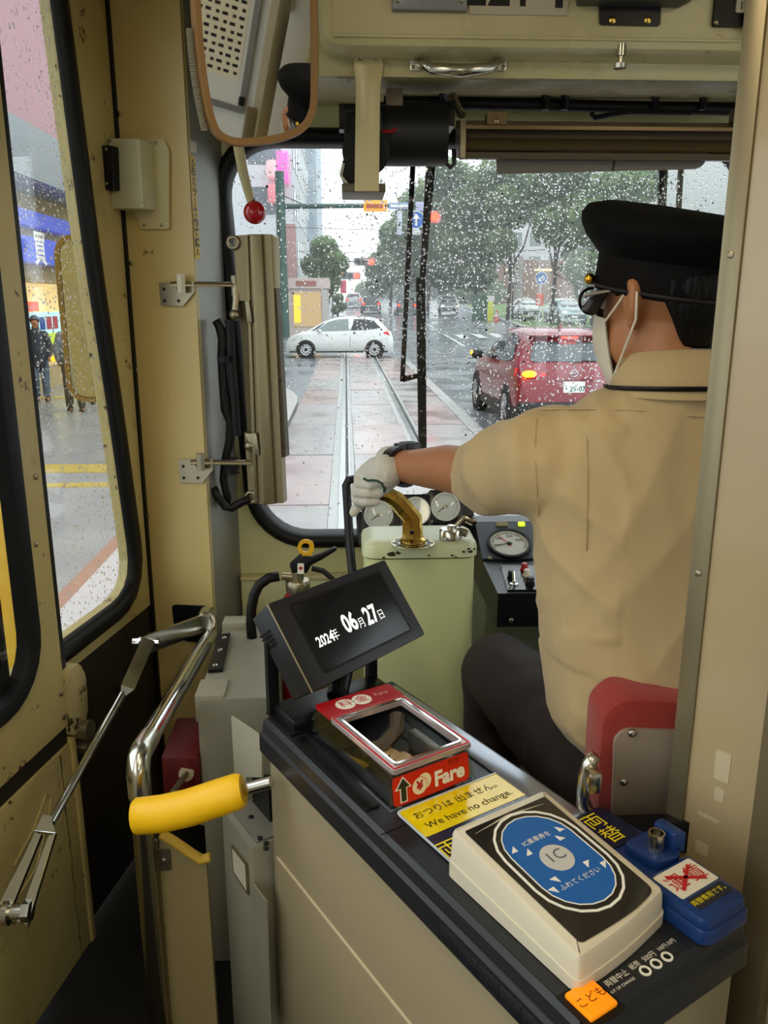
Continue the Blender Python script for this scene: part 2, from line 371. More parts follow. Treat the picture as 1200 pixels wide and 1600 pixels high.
MB().prism(inset(gl1, -.01), -.0155, -.0115, L1.M).build('pane', GLASS, d1, smooth=0)
MB().box2((-.22, .02, -.03), (.424, .66, -.004), L1.M).build('kick_panel', BROWNDK, d1)
MB().box2((.424, .02, -.03), (.436, 2.24, .006), L1.M).build('edge_seal', RUBBER, d1)
d2 = thing('door_2', 'near leaf of the folding door with chipped cream paint', None, L2.pt(-.4, 0), kind='structure')
gl2 = rrect(-.80, .715, -.165, 1.99, .11, 6)
ou2 = rrect(-.84, .575, -.070, 2.24, .002, 6)
MB().ring(ou2, gl2, -.026, 0, L2.M).build('leaf_frame', DOORCREAM, d2, smooth=0)
gk = MB(); gk.loft([[(*p, z) for p in inset(gl2, d)] for d, z in ((-.028, .001), (-.022, .009), (-.008, .009), (.006, .004), (.006, -.026), (-.028, -.024))], L2.M, close=True)
gk.build('gasket', RUBBER, d2, smooth=50)
MB().prism(inset(gl2, -.004), -.018, -.013, L2.M).build('pane', GLASS, d2, smooth=0)
MB().box2((-.84, .532, -.026), (-.070, .575, -.006), L2.M).build('dark_band', BROWNDK, d2)
MB().box2((-.84, .02, -.026), (-.070, .532, .0), L2.M, bev=.004).build('kick_panel', DOORCREAM, d2)
MB().box2((-.062, .60, -.05), (-.050, 2.24, -.004), L2.M).build('edge_seal', RUBBER, d2)
wv = random.Random(3)
MB().tube([L2.pt(-.112 + .003 * wv.uniform(-1, 1), z / 40, -.0006) for z in range(1, 22)], .0022, 6).build('cracked_paint_ridge', mat('cracked_paint', '#7d6a40', .5, var=.3, vs=40, wear=('#2e2214', .5, 60)), d2)
MB().box2((-.070, .02, -.05), (-.052, .54, .004), L2.M, bev=.003).build('edge_strip', DOORCREAM, d2)
MB().tube([L2.pt(a, b, .001) for a, b in ((-.30, .33), (-.235, .345), (-.175, .42), (-.16, .46), (-.175, .475), (-.23, .43), (-.30, .40))], .002, 6).build('embossed_ridge', DOORCREAM, d2)
MB().prism(rpoly([(-.07, .70), (-.02, .70), (.004, .655), (-.004, .56), (-.07, .54)], .02, 4), -.04, .012, L2.M, bev=.006).build('hinge_cover', mat('chipped_hinge_paint', '#b7a874', .45, var=.2, vs=14, wear=('#2e2416', .56, 26)), d2)
MB().cyl(L2.pt(-.035, .545, -.02), L2.pt(-.035, .545, .03), .022, n=14).cyl(L2.pt(-.03, .50, -.02), L2.pt(-.03, .50, .02), .016, n=6).build('hinge_bolt', STEEL, d2)
for a, b in ((-.092, 1.12), (-.115, .99), (-.085, .655), (-.083, .60)):
    MB().lathe([(.006, 0), (.006, .002), (.003, .004)], L2.M @ Matrix.Translation((a, b, 0)), 10).build('screw', STEEL, d2)
# ---- rain on the panes
def raindrops(name, parent, place, count, seedn, size, dens, mat_):
    rd = random.Random(seedn); vs, fs = [], []
    ok = 0
    while ok < count:
        a, b, keep = dens(rd)
        if rd.random() > keep: continue
        ok += 1
        r = size[0] + (size[1] - size[0]) * rd.random() ** 2.2; st = rd.uniform(.95, 1.5); n = 8; o = len(vs); h = r * rd.uniform(.45, .7)
        for k, (q, hh) in enumerate(((1, 0), (.86, .5), (.5, .86))):
            for i in range(n):
                t = 2 * math.pi * i / n; vs.append(place(a + r * q * math.cos(t), b + r * st * q * math.sin(t) * (1 if math.sin(t) < 0 else .85), h * hh))
        vs.append(place(a, b, h))
        for k in range(2):
            for i in range(n): fs.append((o + k * n + i, o + k * n + (i + 1) % n, o + (k + 1) * n + (i + 1) % n, o + (k + 1) * n + i))
        for i in range(n): fs.append((o + 2 * n + i, o + 2 * n + (i + 1) % n, o + 3 * n))
        fs.append(tuple(o + i for i in range(n - 1, -1, -1)))
    me = bpy.data.meshes.new(name); me.from_pydata(vs, [], fs)
    return link_mesh(name, me, mat_, parent, smooth=180, kind='stuff', label='scattered raindrops clinging to the pane')
WATER = mat('rain_water', '#ffffff', 0.0, trans=1.0, ior=1.33)
def dens_w(rd):
    x = rd.uniform(-.28, 1.02); z = rd.uniform(.86, 1.82)
    k = .16 + .95 * min(1, max(0, (z - 1.2) / .3)) * (.45 + .55 * min(1, max(0, (x + .05) / .35)))
    if x < .05: k *= .75
    if x > .3 and z > 1.0: k += .3
    k *= .55 + .9 * max(0, noise.noise(V((x * 5, z * 5, 3))) + .35)
    return x, z, k
raindrops('raindrops', win1, lambda a, b, h: V((a, YW + .0362 + h, b)), 12500, 5, (.0008, .0033), dens_w, WATER)
def dens_d(rd):
    a = rd.uniform(-.08, .34); b = rd.uniform(.745, 2.05)
    return a, b, 1 if a < .36 - (b - .74) * .12 else 0
raindrops('raindrops', d1, lambda a, b, h: L1.pt(a, b, -.0157 - h), 4600, 6, (.0009, .0028), dens_d, WATER)
# ================================================================ STREET
ASPH = mat('wet_asphalt', '#7b8286', .26, var=.25, vs=.6, bump=.12, bs=6, rvar=.14)
SLABM = [mat('wet_slab_%s' % k, c, .26, var=.16, vs=1.1, bump=.1, bs=9, rvar=.14) for k, c in (('pink', '#a58f8b'), ('rose', '#a89996'), ('grey', '#9b9795'), ('warm', '#9c8882'))]
CONC = mat('pale_concrete', '#a7a9a6', .35, var=.12, vs=3, rvar=.1)
WALKM = mat('sidewalk_paving', '#8d8b88', .35, var=.15, vs=1.2, rvar=.12)
WHITEL = mat('road_white_paint', '#d9dcd9', .4, var=.08, vs=2)
YELLOWL = mat('tactile_yellow', '#b39a40', .45, var=.1, vs=3)
STEELRAIL = mat('rail_steel', '#b9bcbc', .18, .9)
ys = [-12, 40, 60, 80, 100, 130, 320]
rm = MB(); rm.add([(x, y, gz(y) - .025) for y in ys for x in (-70, 70)], [(2 * i, 2 * i + 1, 2 * i + 3, 2 * i + 2) for i in range(len(ys) - 1)])
road = rm.build('road', ASPH, smooth=0, fix=False, label='wet grey asphalt road beside the tram track', kind='structure')
bed = thing('street_track_bed', 'rosy paved tram track bed of wet slabs', None, (.5, 14, ROAD - .02), kind='structure')
rs = random.Random(4)
y = 2.6
while y < 29.5:
    for x0, x1 in ((-.98, -.20), (.10, .93), (1.18, 2.02)):
        dz = rs.uniform(-.006, .006)
        MB().box2((x0, y + .02, ROAD - .03), (x1, y + 2.84, ROAD + dz)).build('slab', rs.choice(SLABM), bed)
    y += 2.86
for k, (xr, lab) in enumerate(((-.06, 'wet steel tram rail running towards the white hatchback front'), (1.03, 'wet steel tram rail nearer the red car'))):
    rl = thing('tram_rail', lab, 'rail', (xr, 3, ROAD), group='tram rails in the street')
    segs = [(2.4, 40), (40, 60), (60, 100)]
    def strip(dx0, dx1, dz, nm, m):
        b = MB()
        for y0, y1 in segs:
            b.add([(xr + dx0, y0, gz(y0) - .03), (xr + dx1, y0, gz(y0) - .03), (xr + dx1, y1, gz(y1) - .03), (xr + dx0, y1, gz(y1) - .03), (xr + dx0, y0, gz(y0) + dz), (xr + dx1, y0, gz(y0) + dz), (xr + dx1, y1, gz(y1) + dz), (xr + dx0, y1, gz(y1) + dz)],
                  [(0, 1, 5, 4), (1, 2, 6, 5), (2, 3, 7, 6), (3, 0, 4, 7), (4, 5, 6, 7)])
        b.build(nm, m, rl, smooth=0)
    strip(-.035, .035, .010, 'rail_head', STEELRAIL)
    strip(.075, .10, .006, 'guard_lip', STEELRAIL)
    strip(-.135, -.036, .0, 'concrete_border', CONC)
    strip(.101, .145, .0, 'concrete_border', CONC)
    strip(.036, .074, -.02, 'flange_groove', mat('groove_dark', '#2a2a2a', .5))
MB().box2((2.03, 2, ROAD - .03), (2.26, 29.3, ROAD + .004)).build('kerb', CONC, label='pale concrete strip between track bed and traffic lane', kind='structure')
MB().box2((2.62, 2, ROAD - .03), (2.74, 12.5, ROAD - .015)).build('road_marking', WHITEL, label='white lane line left of the red car', kind='structure')
# pavement along the shops, rounded at the crossing
sw = [(-1.0, -8), (-1.0, 16.6)] + [(-1.0 - 14 * (1 - math.cos(t)), 16.6 + 12 * math.sin(t)) for t in [i * math.pi / 36 for i in range(1, 9)]] + [(-7.2, 26), (-7.2, -8)]
walk = MB().prism(sw, ROAD - .03, ROAD + .07).build('sidewalk', WALKM, smooth=0, label='grey pavement along the shop fronts', kind='structure')
ke = [(-1.0, 8)] + sw[1:10]
kb = MB(); inn = [(x - .42 if i < 2 else x + (-.42 * math.cos((i - 1) * math.pi / 36)), yy - (0 if i < 2 else .42 * math.sin((i - 1) * math.pi / 36))) for i, (x, yy) in enumerate(ke)]
kb.prism(ke + inn[::-1], ROAD + .05, ROAD + .085); kb.build('kerb_edging', mat('wet_granite', '#bdbcb6', .3, var=.1, vs=4), walk, smooth=0)
MB().box2((-1.90, 3.2, ROAD + .05), (-1.66, 8.2, ROAD + .085)).build('white_edge_line', mat('platform_white', '#b5aeab', .5, var=.05, vs=9), walk)
MB().box2((-2.02, 3.2, ROAD + .05), (-1.90, 8.2, ROAD + .08)).build('pink_edge_line', mat('platform_pink', '#9c7461', .5), walk)
for (x0, y0, x1, y1) in ((-4.4, 9.75, -2.3, 10.25), (-4.4, 8.95, -2.3, 9.15), (-7.0, 17.6, -3.9, 17.95)):
    MB().box2((x0, y0, ROAD + .06), (x1, y1, ROAD + .08)).build('tactile_strip', YELLOWL, walk)
# far pedestrian crossing
for i in range(9):
    x = 6.2 + i * 1.05; y0 = 45 + i * .35
    MB().add([(x, y0, gz(y0) - .02), (x + .5, y0, gz(y0) - .02), (x + .5, y0 + 3, gz(y0 + 3) - .02), (x, y0 + 3, gz(y0 + 3) - .02)], [(0, 1, 2, 3)]).build('crossing_stripe', WHITEL, road, smooth=0, fix=False)
for i in range(4):
    y0 = 40 + i * 14
    MB().add([(5.6, y0, gz(y0) - .02), (5.75, y0, gz(y0) - .02), (5.75, y0 + 8, gz(y0 + 8) - .02), (5.6, y0 + 8, gz(y0 + 8) - .02)], [(0, 1, 2, 3)]).build('lane_line', WHITEL, road, smooth=0, fix=False)
# grass verge on the far side
gv = [(11.5, 52), (26, 60), (30, 120), (13, 100)]
MB().add([(x, yy, gz(yy) + .02) for x, yy in gv], [(0, 1, 2, 3)]).build('lawn', mat('wet_grass', '#5f7f35', .7, var=.4, vs=1.5, bump=.4, bs=8), smooth=0, fix=False, label='strip of green grass verge across the road', kind='structure')
kv = MB().add([(11.2, 51.6, gz(52)), (11.6, 52, gz(52)), (13.1, 100, gz(100)), (12.7, 100, gz(100)), (11.2, 51.6, gz(52) + .14), (11.6, 52, gz(52) + .14), (13.1, 100, gz(100) + .14), (12.7, 100, gz(100) + .14)], [(0, 1, 5, 4), (1, 2, 6, 5), (2, 3, 7, 6), (3, 0, 4, 7), (4, 5, 6, 7)])
kv.build('kerb', CONC, smooth=0, label='low kerb along the grass verge', kind='structure')
# ---------------------------------------------------------------- cars
TYRE = mat('tyre_rubber', '#17181a', .7); CARGLASS = mat('car_glass', '#1c2426', .06, spec=.8); CHR2 = mat('silver_rim', '#b9bdbf', .25, .8); BLKTRIM = mat('black_trim', '#1b1c1e', .5)
TAILR = mat('tail_lens_red', '#b0121a', .2, emit='#ff1a10', es=.35); LAMPR = emis('lit_brake_lamp', '#ff2a1a', 6); LAMPA = emis('lit_amber_lamp', '#ff9a10', 9); LAMPH = emis('lit_headlamp', '#fff0d0', 4)
PLATEW = mat('number_plate_white', '#e9ebe8', .4)
def make_car(name, label, paint, loc, rotz, st, H=1.55, W=1.77, L=4.2, wb=2.57, ro=.80, wr=.33, rear='off', front='off', detail=True, group=None):
    """st: list of (x, ztop, zbelt, wtop) stations from tail to nose"""
    t = thing(name, label, 'car', (0, 0, 0), group)
    def ring(x, zt, zb, wt, wbf):
        hw = W / 2 * wbf; z0 = .20
        half = [(hw * .88, z0), (hw * .985, z0 + .16), (hw, .55), (hw * .985, zb - .08), (hw * .955, zb), ((hw * .955 + wt) / 2 + .015, (zb + zt) / 2), (wt, zt - .07), (wt * .86, zt - .012), (wt * .45, zt)]
        return [(x, yy, z) for yy, z in half] + [(x, -yy, z) for yy, z in reversed(half)]
    b = MB(); b.loft([ring(*s) for s in st]); b.build('body', paint, t, smooth=38)
    def interp(x, k):
        for a, c in zip(st, st[1:]):
            if a[0] <= x <= c[0]:
                u = (x - a[0]) / max(1e-6, c[0] - a[0]); return a[k] + (c[k] - a[k]) * u
        return st[-1][k] if x > st[-1][0] else st[0][k]
    def yw(x, z):
        hw = W / 2 * interp(x, 4); zb, zt, wt = interp(x, 2), interp(x, 1), interp(x, 3)
        pr = [(z0_, w_) for w_, z0_ in ((hw * .985, .36), (hw, .55), (hw * .985, zb - .08), (hw * .955, zb), ((hw * .955 + wt) / 2 + .015, (zb + zt) / 2), (wt, zt - .07))]
        if z <= pr[0][0]: return pr[0][1]
        for (za, wa), (zc, wc) in zip(pr, pr[1:]):
            if za <= z <= zc: return wa + (wc - wa) * (z - za) / max(1e-6, zc - za)
        return pr[-1][1]
    def xr(z):
        for a, c in zip(st, st[1:]):
            if a[1] <= z <= c[1]: return a[0] + (c[0] - a[0]) * (z - a[1]) / max(1e-6, c[1] - a[1])
        return st[0][0]
    def side(nm, poly, m, off=.014):
        x0, x1 = min(p[0] for p in poly), max(p[0] for p in poly); K = max(1, int((x1 - x0) / .12)) if x1 - x0 > .1 else 1
        cols = []
        for i in range(K + 1):
            x = min(x1 - 1e-5, max(x0 + 1e-5, x0 + (x1 - x0) * i / K)); zs = []
            for a, c in zip(poly, poly[1:] + poly[:1]):
                if (a[0] - x) * (c[0] - x) <= 0 and a[0] != c[0]: zs.append(a[1] + (c[1] - a[1]) * (x - a[0]) / (c[0] - a[0]))
            if zs: cols.append((x, min(zs), max(zs)))
        for s in (1, -1):
            vs = [(x, s * (yw(x, za + (zc - za) * j / 3) + off), za + (zc - za) * j / 3) for x, za, zc in cols for j in range(4)]
            fs = [(i * 4 + j, i * 4 + j + 1, i * 4 + j + 5, i * 4 + j + 4) for i in range(len(cols) - 1) for j in range(3)]
            MB().add(vs, fs).build(nm, m, t, smooth=0)
    def back(nm, poly, m, off=.01, par=None):
        return MB().add([(xr(z) - off, yy, z) for yy, z in poly], [tuple(range(len(poly)))]).build(nm, m, par or t, smooth=0)
    return t, side, back, yw, xr, interp
def wheels(t, W, ro, wb, wr, spokes=8):
    for x in (ro, ro + wb):
        for s in (1, -1):
            yo = s * (W / 2 + .012)
            M = Matrix.Translation((x, yo, wr)) @ Matrix.Rotation(-s * math.pi / 2, 4, 'X')
            MB().lathe([(wr * 1.17, -.12), (wr * 1.17, -.006), (wr * 1.02, -.006), (wr * 1.02, -.12)], M, 28).build('wheel_arch', BLKTRIM, t)
            tw = MB().lathe([(wr * .66, -.2), (wr, -.2), (wr, -.02), (wr * .95, 0), (wr * .68, .002), (wr * .66, -.03)], M, 28).build('tyre', TYRE, t)
            r = MB().lathe([(.03, .0), (.05, -.01), (.05, -.03), (wr * .6, -.045), (wr * .6, -.01), (wr * .68, .003), (wr * .68, -.08), (.02, -.08)], M, 28)
            for k in range(spokes):
                a = 2 * math.pi * k / spokes; r.box((wr * .33, 0, -.012), (wr * .62, .055, .03), M @ Matrix.Rotation(a, 4, 'Z'))
            r.build('rim', CHR2, t)
# --- red crossover ahead in the next lane
CARRED = mat('red_car_paint', '#7c0d20', .28, coat=.5)
H = 1.56
st = [(0, .62, .60, .72, .90), (.03, .80, .78, .80, .95), (.10, .98, .94, .80, .98), (.20, 1.06, .99, .76, .99), (.34, 1.26, 1.02, .68, .99), (.52, 1.47, 1.03, .60, 1.0), (.75, 1.53, 1.02, .60, 1.0), (1.4, 1.56, 1.0, .62, 1.0), (2.1, 1.54, .98, .62, 1.0), (2.7, 1.40, .97, .60, 1.0), (3.25, 1.04, .96, .66, .99), (3.6, .98, .90, .70, .98), (4.0, .88, .78, .66, .94), (4.2, .72, .62, .55, .82), (4.27, .50, .46, .45, .70)]
rc, side, back, yw, xr_, itp = make_car('car', 'wet red crossover car with its indicator flashing, ahead of the driver', CARRED, None, 0, st)
side('side_window', [(.62, 1.10), (1.02, 1.05), (2.75, 1.02), (3.02, 1.06), (2.60, 1.33), (2.1, 1.46), (1.3, 1.47), (.85, 1.40)], CARGLASS)
side('door_seam', [(1.62, .45), (1.635, .45), (1.635, 1.02), (1.62, 1.02)], BLKTRIM, .004)
side('door_pillar', [(1.58, 1.03), (1.68, 1.03), (1.66, 1.46), (1.58, 1.46)], BLKTRIM, .011)
side('sill_cladding', [(.0, .22), (4.15, .22), (4.15, .34), (.0, .42)], BLKTRIM, .012)
rw = back('rear_window', [(-.60, 1.09), (-.64, 1.13), (-.58, 1.30), (-.54, 1.37), (.54, 1.37), (.58, 1.30), (.64, 1.13), (.60, 1.09)], mat('rear_glass', '#3a474b', .05, spec=.9), .012)
sp = MB().box2((.36, -.62, 1.445), (.62, .62, 1.475), bev=.012); sp.build('roof_spoiler', CARRED, rc)
bl = MB().box2((.362, -.13, 1.415), (.40, .13, 1.447)).build('brake_lamp', LAMPR, rc)
for s in (1, -1):
    tl = MB().add([(xr_(z) - .02 if abs(yy) < .8 else .20, s * yy, z) for yy, z in ((.42, .93), (.80, .99), (.885, 1.0), (.885, .88), (.70, .86), (.46, .885))], [(0, 1, 2, 3, 4, 5)])
    tl.build('tail_lamp', TAILR, rc, smooth=0)
MB().ball((.02, .70, .925), (.04, .115, .05), 14, 8).build('indicator_lamp', LAMPA, rc)
MB().ball((.02, -.70, .925), (.04, .115, .05), 14, 8).build('indicator_lamp', LAMPA, rc)
MB().prism(rrect(-.30, .60, .30, .845, .05, 3), -.02, .012, Matrix(((0, 0, -1, .045), (1, 0, 0, 0), (0, 1, 0, 0), (0, 0, 0, 1)))).build('plate_recess', mat('red_car_recess', '#6d0e1c', .3), rc)
PBM = Matrix(((0, 0, -1, .02), (-1, 0, 0, 0), (0, 1, 0, 0), (0, 0, 0, 1)))
pl = MB().box2((-.165, .645, .0), (.165, .81, .015), PBM).build('number_plate', PLATEW, rc)
lettering('plate_number', '・29-07', .105, PBM @ Matrix.Translation((0, .70, .017)), mat('plate_green', '#1d5a3c', .5), rc, bold=.002)
em = MB(); em.tube([(.055 * math.cos(t), .047 * math.sin(t), 0) for t in [i * math.pi / 10 for i in range(20)]], .008, 6, closed=True)
em.tube([(-.048, .018, 0), (-.015, .012, 0), (0, -.012, 0), (.015, .012, 0), (.048, .018, 0)], .007, 6)
EM = Matrix(((0, 0, -1, .04), (-1, 0, 0, 0), (0, 1, 0, .93), (0, 0, 0, 1)))
e_ = MB(); e_.v = [tuple(EM @ V(p)) for p in em.v]; e_.f = em.f; e_.m = em.m; e_.build('badge', CHR2, rc)
MB().tube([(.19, .02, 1.075), (.215, -.2, 1.095), (.215, -.42, 1.09)], .012, 6).build('rear_wiper', BLKTRIM, rc)
MB().box2((-.03, -.86, .24), (.2, .86, .52), bev=.06, seg=3).build('rear_bumper_cladding', BLKTRIM, rc)
for s in (1, -1): MB().cyl((-.035, s * .55, .33), (.1, s * .55, .33), .04, n=12).build('exhaust_pipe', CHR2, rc)
MB().prism([(.86, 0), (1.10, 0), (.96, .10), (.90, .10)], -.012, .012, Matrix(((1, 0, 0, 0), (0, 0, -1, 0), (0, 1, 0, 1.53), (0, 0, 0, 1)))).build('shark_fin_antenna', CARRED, rc)
for s in (1, -1):
    mr = MB().ball((2.72, s * 1.0, 1.06), (.07, .12, .085), 12, 8).build('door_mirror', BLKTRIM, rc)
    if s == 1: MB().ball((2.735, 1.075, 1.075), (.06, .055, .05), 10, 6).build('mirror_indicator', emis('mirror_amber', '#ffb020', 2.5), mr)
wheels(rc, 1.77, .80, 2.57, .335, 5)
rc.location = (3.56, 12.75, ROAD - .02); rc.rotation_euler.z = math.radians(90 + 1.5); rc.scale = (1.03, 1.03, 1.06)
# --- white hatchback crossing
CARWHITE = mat('white_car_paint', '#dfe4e2', .25, coat=1.0)
st = [(0, .60, .58, .72, .90), (.03, .84, .80, .78, .95), (.10, .98, .95, .74, .97), (.26, 1.12, 1.0, .66, .98), (.55, 1.42, 1.0, .56, .99), (.80, 1.49, .99, .56, .99), (1.5, 1.53, .97, .60, 1.0), (2.1, 1.50, .95, .60, 1.0), (2.6, 1.36, .93, .58, 1.0), (3.25, 1.0, .92, .64, .99), (3.6, .92, .86, .66, .97), (3.95, .78, .72, .6, .92), (4.08, .60, .56, .5, .82), (4.1, .45, .42, .45, .75)]
wc, side, back, yw, xr_, itp = make_car('car', 'white hatchback car crossing the tram track ahead', CARWHITE, None, 0, st, W=1.70, L=4.1)
side('rear_side_window', [(.48, 1.11), (.95, 1.04), (1.62, 1.02), (1.60, 1.43), (1.1, 1.43), (.75, 1.38)], CARGLASS)
side('front_side_window', [(1.70, 1.02), (2.75, .99), (2.95, 1.01), (2.45, 1.33), (2.1, 1.42), (1.70, 1.44)], mat('front_door_glass', '#7d8c8a', .06, spec=.8))
side('quarter_light', [(3.0, 1.0), (3.12, .995), (2.62, 1.30), (2.55, 1.32)], CARGLASS, .004)
side('door_seam', [(1.64, .40), (1.655, .40), (1.655, 1.0), (1.64, 1.0)], BLKTRIM, .004)
side('door_handle', [(1.75, .86), (1.95, .86), (1.95, .89), (1.75, .89)], CHR2, .012)
side('tail_lamp', [(.06, .80), (.40, .92), (.26, 1.08), (.16, 1.10), (.10, .96)], TAILR, .010)
side('headlamp', [(3.55, .72), (3.92, .66), (3.9, .74), (3.5, .86)], mat('headlamp_lens', '#cfd6d6', .1), .010)
side('sill', [(.2, .20), (3.95, .20), (3.95, .25), (.2, .26)], BLKTRIM, .01)
back('rear_window', [(-.5, 1.12), (-.46, 1.36), (.46, 1.36), (.5, 1.12)], CARGLASS)
for s in (1, -1): MB().ball((2.78, s * .95, 1.0), (.08, .10, .07), 12, 8).build('door_mirror', CARWHITE, wc)
MB().box2((.33, -.5, 1.40), (.62, .5, 1.43), bev=.01).build('roof_spoiler', CARWHITE, wc)
wheels(wc, 1.70, .72, 2.6, .31, 10)
wc.location = (1.80, 32.5, ROAD - .02); wc.rotation_euler.z = math.radians(180)
# --- other traffic
def small_car(label, paint, px_, py_, rz, rear=None, front=None, s=1.0):
    st2 = [(0, .60, .58, .72, .90), (.05, .92, .88, .76, .96), (.2, 1.08, 1.0, .66, .98), (.5, 1.44, 1.0, .58, .99), (1.5, 1.54, .97, .60, 1.0), (2.2, 1.48, .95, .60, 1.0), (2.75, 1.3, .93, .58, 1.0), (3.2, 1.0, .92, .64, .99), (3.7, .92, .84, .66, .96), (4.05, .7, .62, .56, .85), (4.1, .45, .42, .45, .75)]
    t, side, back, yw, xr2, itp = make_car('car', label, paint, None, 0, st2, group='cars further along the street')
    side('side_window', [(.55, 1.08), (2.9, 1.0), (2.2, 1.4), (.75, 1.4)], CARGLASS)
    back('rear_window', [(-.58, 1.10), (-.5, 1.4), (.5, 1.4), (.58, 1.10)], CARGLASS)
    MB().add([(3.16, -.6, 1.05), (3.16, .6, 1.05), (2.45, .5, 1.42), (2.45, -.5, 1.42)], [(0, 1, 2, 3)]).build('windscreen', CARGLASS, t, smooth=0)
    for sd in (1, -1):
        MB().ball((.03, sd * .68, .86), (.05, .13, .10), 10, 6).build('tail_lamp', rear or TAILR, t)
        MB().ball((3.98, sd * .58, .68), (.08, .16, .09), 10, 6).build('headlamp', front or CHR2, t)
    MB().box2((4.0, -.2, .36), (4.13, .2, .48)).build('number_plate', PLATEW, t)
    MB().box2((-.03, -.2, .62), (.08, .2, .74)).build('number_plate', PLATEW, t)
    MB().box2((3.95, -.6, .3), (4.12, .6, .42)).build('grille', BLKTRIM, t)
    wheels(t, 1.77, .75, 2.55, .32, 6)
    p = gp(px_, py_); t.location = (p.x, p.y, gz(p.y) - .02); t.rotation_euler.z = math.radians(rz); t.scale = (s,) * 3
    return t
DKCAR = mat('dark_car_paint', '#22262b', .25, coat=1); BLUECAR = mat('pale_blue_car_paint', '#a9c4c6', .25, coat=1); SILV = mat('silver_car_paint', '#b9bfc2', .25, .3, coat=1)
small_car('dark car with lit tail lamps beyond the white hatchback', DKCAR, 580, 490, 90, LAMPR)
small_car('black car with lit brake lamps behind the wiper', DKCAR, 636, 493, 90, LAMPR)
small_car('silver car far down the street with red lamps', SILV, 553, 481, 90, LAMPR)
small_car('white car parked behind the blue arrow sign', CARWHITE, 813, 496, 270)
small_car('pale blue car with its headlamps lit beside the sign', BLUECAR, 868, 503, 272, None, LAMPH, 1.1)
small_car('silver car with lit headlamps under the trees', SILV, 700, 490, 265, None, LAMPH)
# ---------------------------------------------------------------- trees
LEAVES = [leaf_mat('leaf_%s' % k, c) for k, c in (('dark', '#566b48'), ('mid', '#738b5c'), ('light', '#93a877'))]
BARK = mat('wet_bark', '#2a241e', .7, var=.3, vs=6)
def tree(label, x, Y, crown, seedn, lm, leaf=.34, dens=1.0, trunk_r=.16):
    rd = random.Random(seedn); z0 = gz(Y); t = thing('street_tree', label, 'tree', (x, Y, z0), 'trees along the street')
    top = max(c[2] for c in crown)
    tm = MB(); tm.tube([(x, Y, z0 - .1), (x + .1, Y, z0 + (top - z0) * .35), (x - .05, Y, z0 + (top - z0) * .65), (x, Y, top)], [trunk_r, trunk_r * .8, trunk_r * .6, .05], 8)
    for c in crown: tm.tube([(x, Y, z0 + (top - z0) * .35), ((x + c[0]) / 2, Y + c[1] / 2 - 0, (z0 + c[2]) / 2 + .6), (c[0], Y + c[1], c[2])], [.08, .06, .03], 6)
    tm.build('trunk', BARK, t)
    vs, fs, mi = [], [], []
    for cx, dy, cz, r in crown:
        n = int(420 * r * r * dens)
        for i in range(n):
            while True:
                p = V((rd.uniform(-1, 1), rd.uniform(-1, 1), rd.uniform(-1, 1)))
                if .25 < p.length < 1: break
            c = V((cx, Y + dy, cz)) + V((p.x * r, p.y * r, p.z * r * .85)) * (.88 + .2 * noise.noise(p * 2.3 + V((seedn, 0, 0))))
            a = V((rd.gauss(0, 1), rd.gauss(0, 1), rd.gauss(0, 1))).normalized(); b = a.orthogonal().normalized(); b.rotate(Matrix.Rotation(rd.uniform(0, 6.28), 3, a)); d = a.cross(b)
            s = leaf * rd.uniform(.5, 1.1); o = len(vs)
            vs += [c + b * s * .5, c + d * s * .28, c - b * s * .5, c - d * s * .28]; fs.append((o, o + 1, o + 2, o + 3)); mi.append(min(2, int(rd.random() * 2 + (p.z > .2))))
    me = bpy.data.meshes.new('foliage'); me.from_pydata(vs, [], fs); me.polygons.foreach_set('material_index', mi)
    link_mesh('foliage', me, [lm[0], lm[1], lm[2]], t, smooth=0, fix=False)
    return t
def crown_px(Y, lst): return [(at(px_, py_, Y).x, dy, at(px_, py_, Y).z, r * Y / F) for px_, py_, r, dy in lst]
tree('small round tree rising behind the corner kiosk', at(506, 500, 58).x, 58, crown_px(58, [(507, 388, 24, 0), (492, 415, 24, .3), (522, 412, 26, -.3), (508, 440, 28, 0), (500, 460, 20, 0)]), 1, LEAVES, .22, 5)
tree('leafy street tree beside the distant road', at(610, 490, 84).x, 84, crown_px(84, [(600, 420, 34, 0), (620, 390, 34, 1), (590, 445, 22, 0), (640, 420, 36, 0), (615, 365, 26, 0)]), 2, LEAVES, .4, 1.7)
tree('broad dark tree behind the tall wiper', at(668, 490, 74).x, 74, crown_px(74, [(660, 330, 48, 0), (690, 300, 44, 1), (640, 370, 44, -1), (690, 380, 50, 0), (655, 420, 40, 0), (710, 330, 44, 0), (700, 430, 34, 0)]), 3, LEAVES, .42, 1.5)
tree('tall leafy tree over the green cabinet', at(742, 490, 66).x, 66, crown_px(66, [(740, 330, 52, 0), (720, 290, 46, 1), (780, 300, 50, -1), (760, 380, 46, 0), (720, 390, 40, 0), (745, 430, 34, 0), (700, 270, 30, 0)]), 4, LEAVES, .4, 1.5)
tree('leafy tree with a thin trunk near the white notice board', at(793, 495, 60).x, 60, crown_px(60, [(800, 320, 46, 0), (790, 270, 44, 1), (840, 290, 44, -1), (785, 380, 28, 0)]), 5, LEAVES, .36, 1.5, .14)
tree('tree with a black trunk beyond the blue arrow sign', at(862, 495, 58).x, 58, crown_px(58, [(870, 350, 44, 0), (860, 300, 46, 1), (910, 330, 50, 0), (890, 270, 42, 0), (905, 395, 30, 0)]), 6, LEAVES, .36, 1.6, .14)
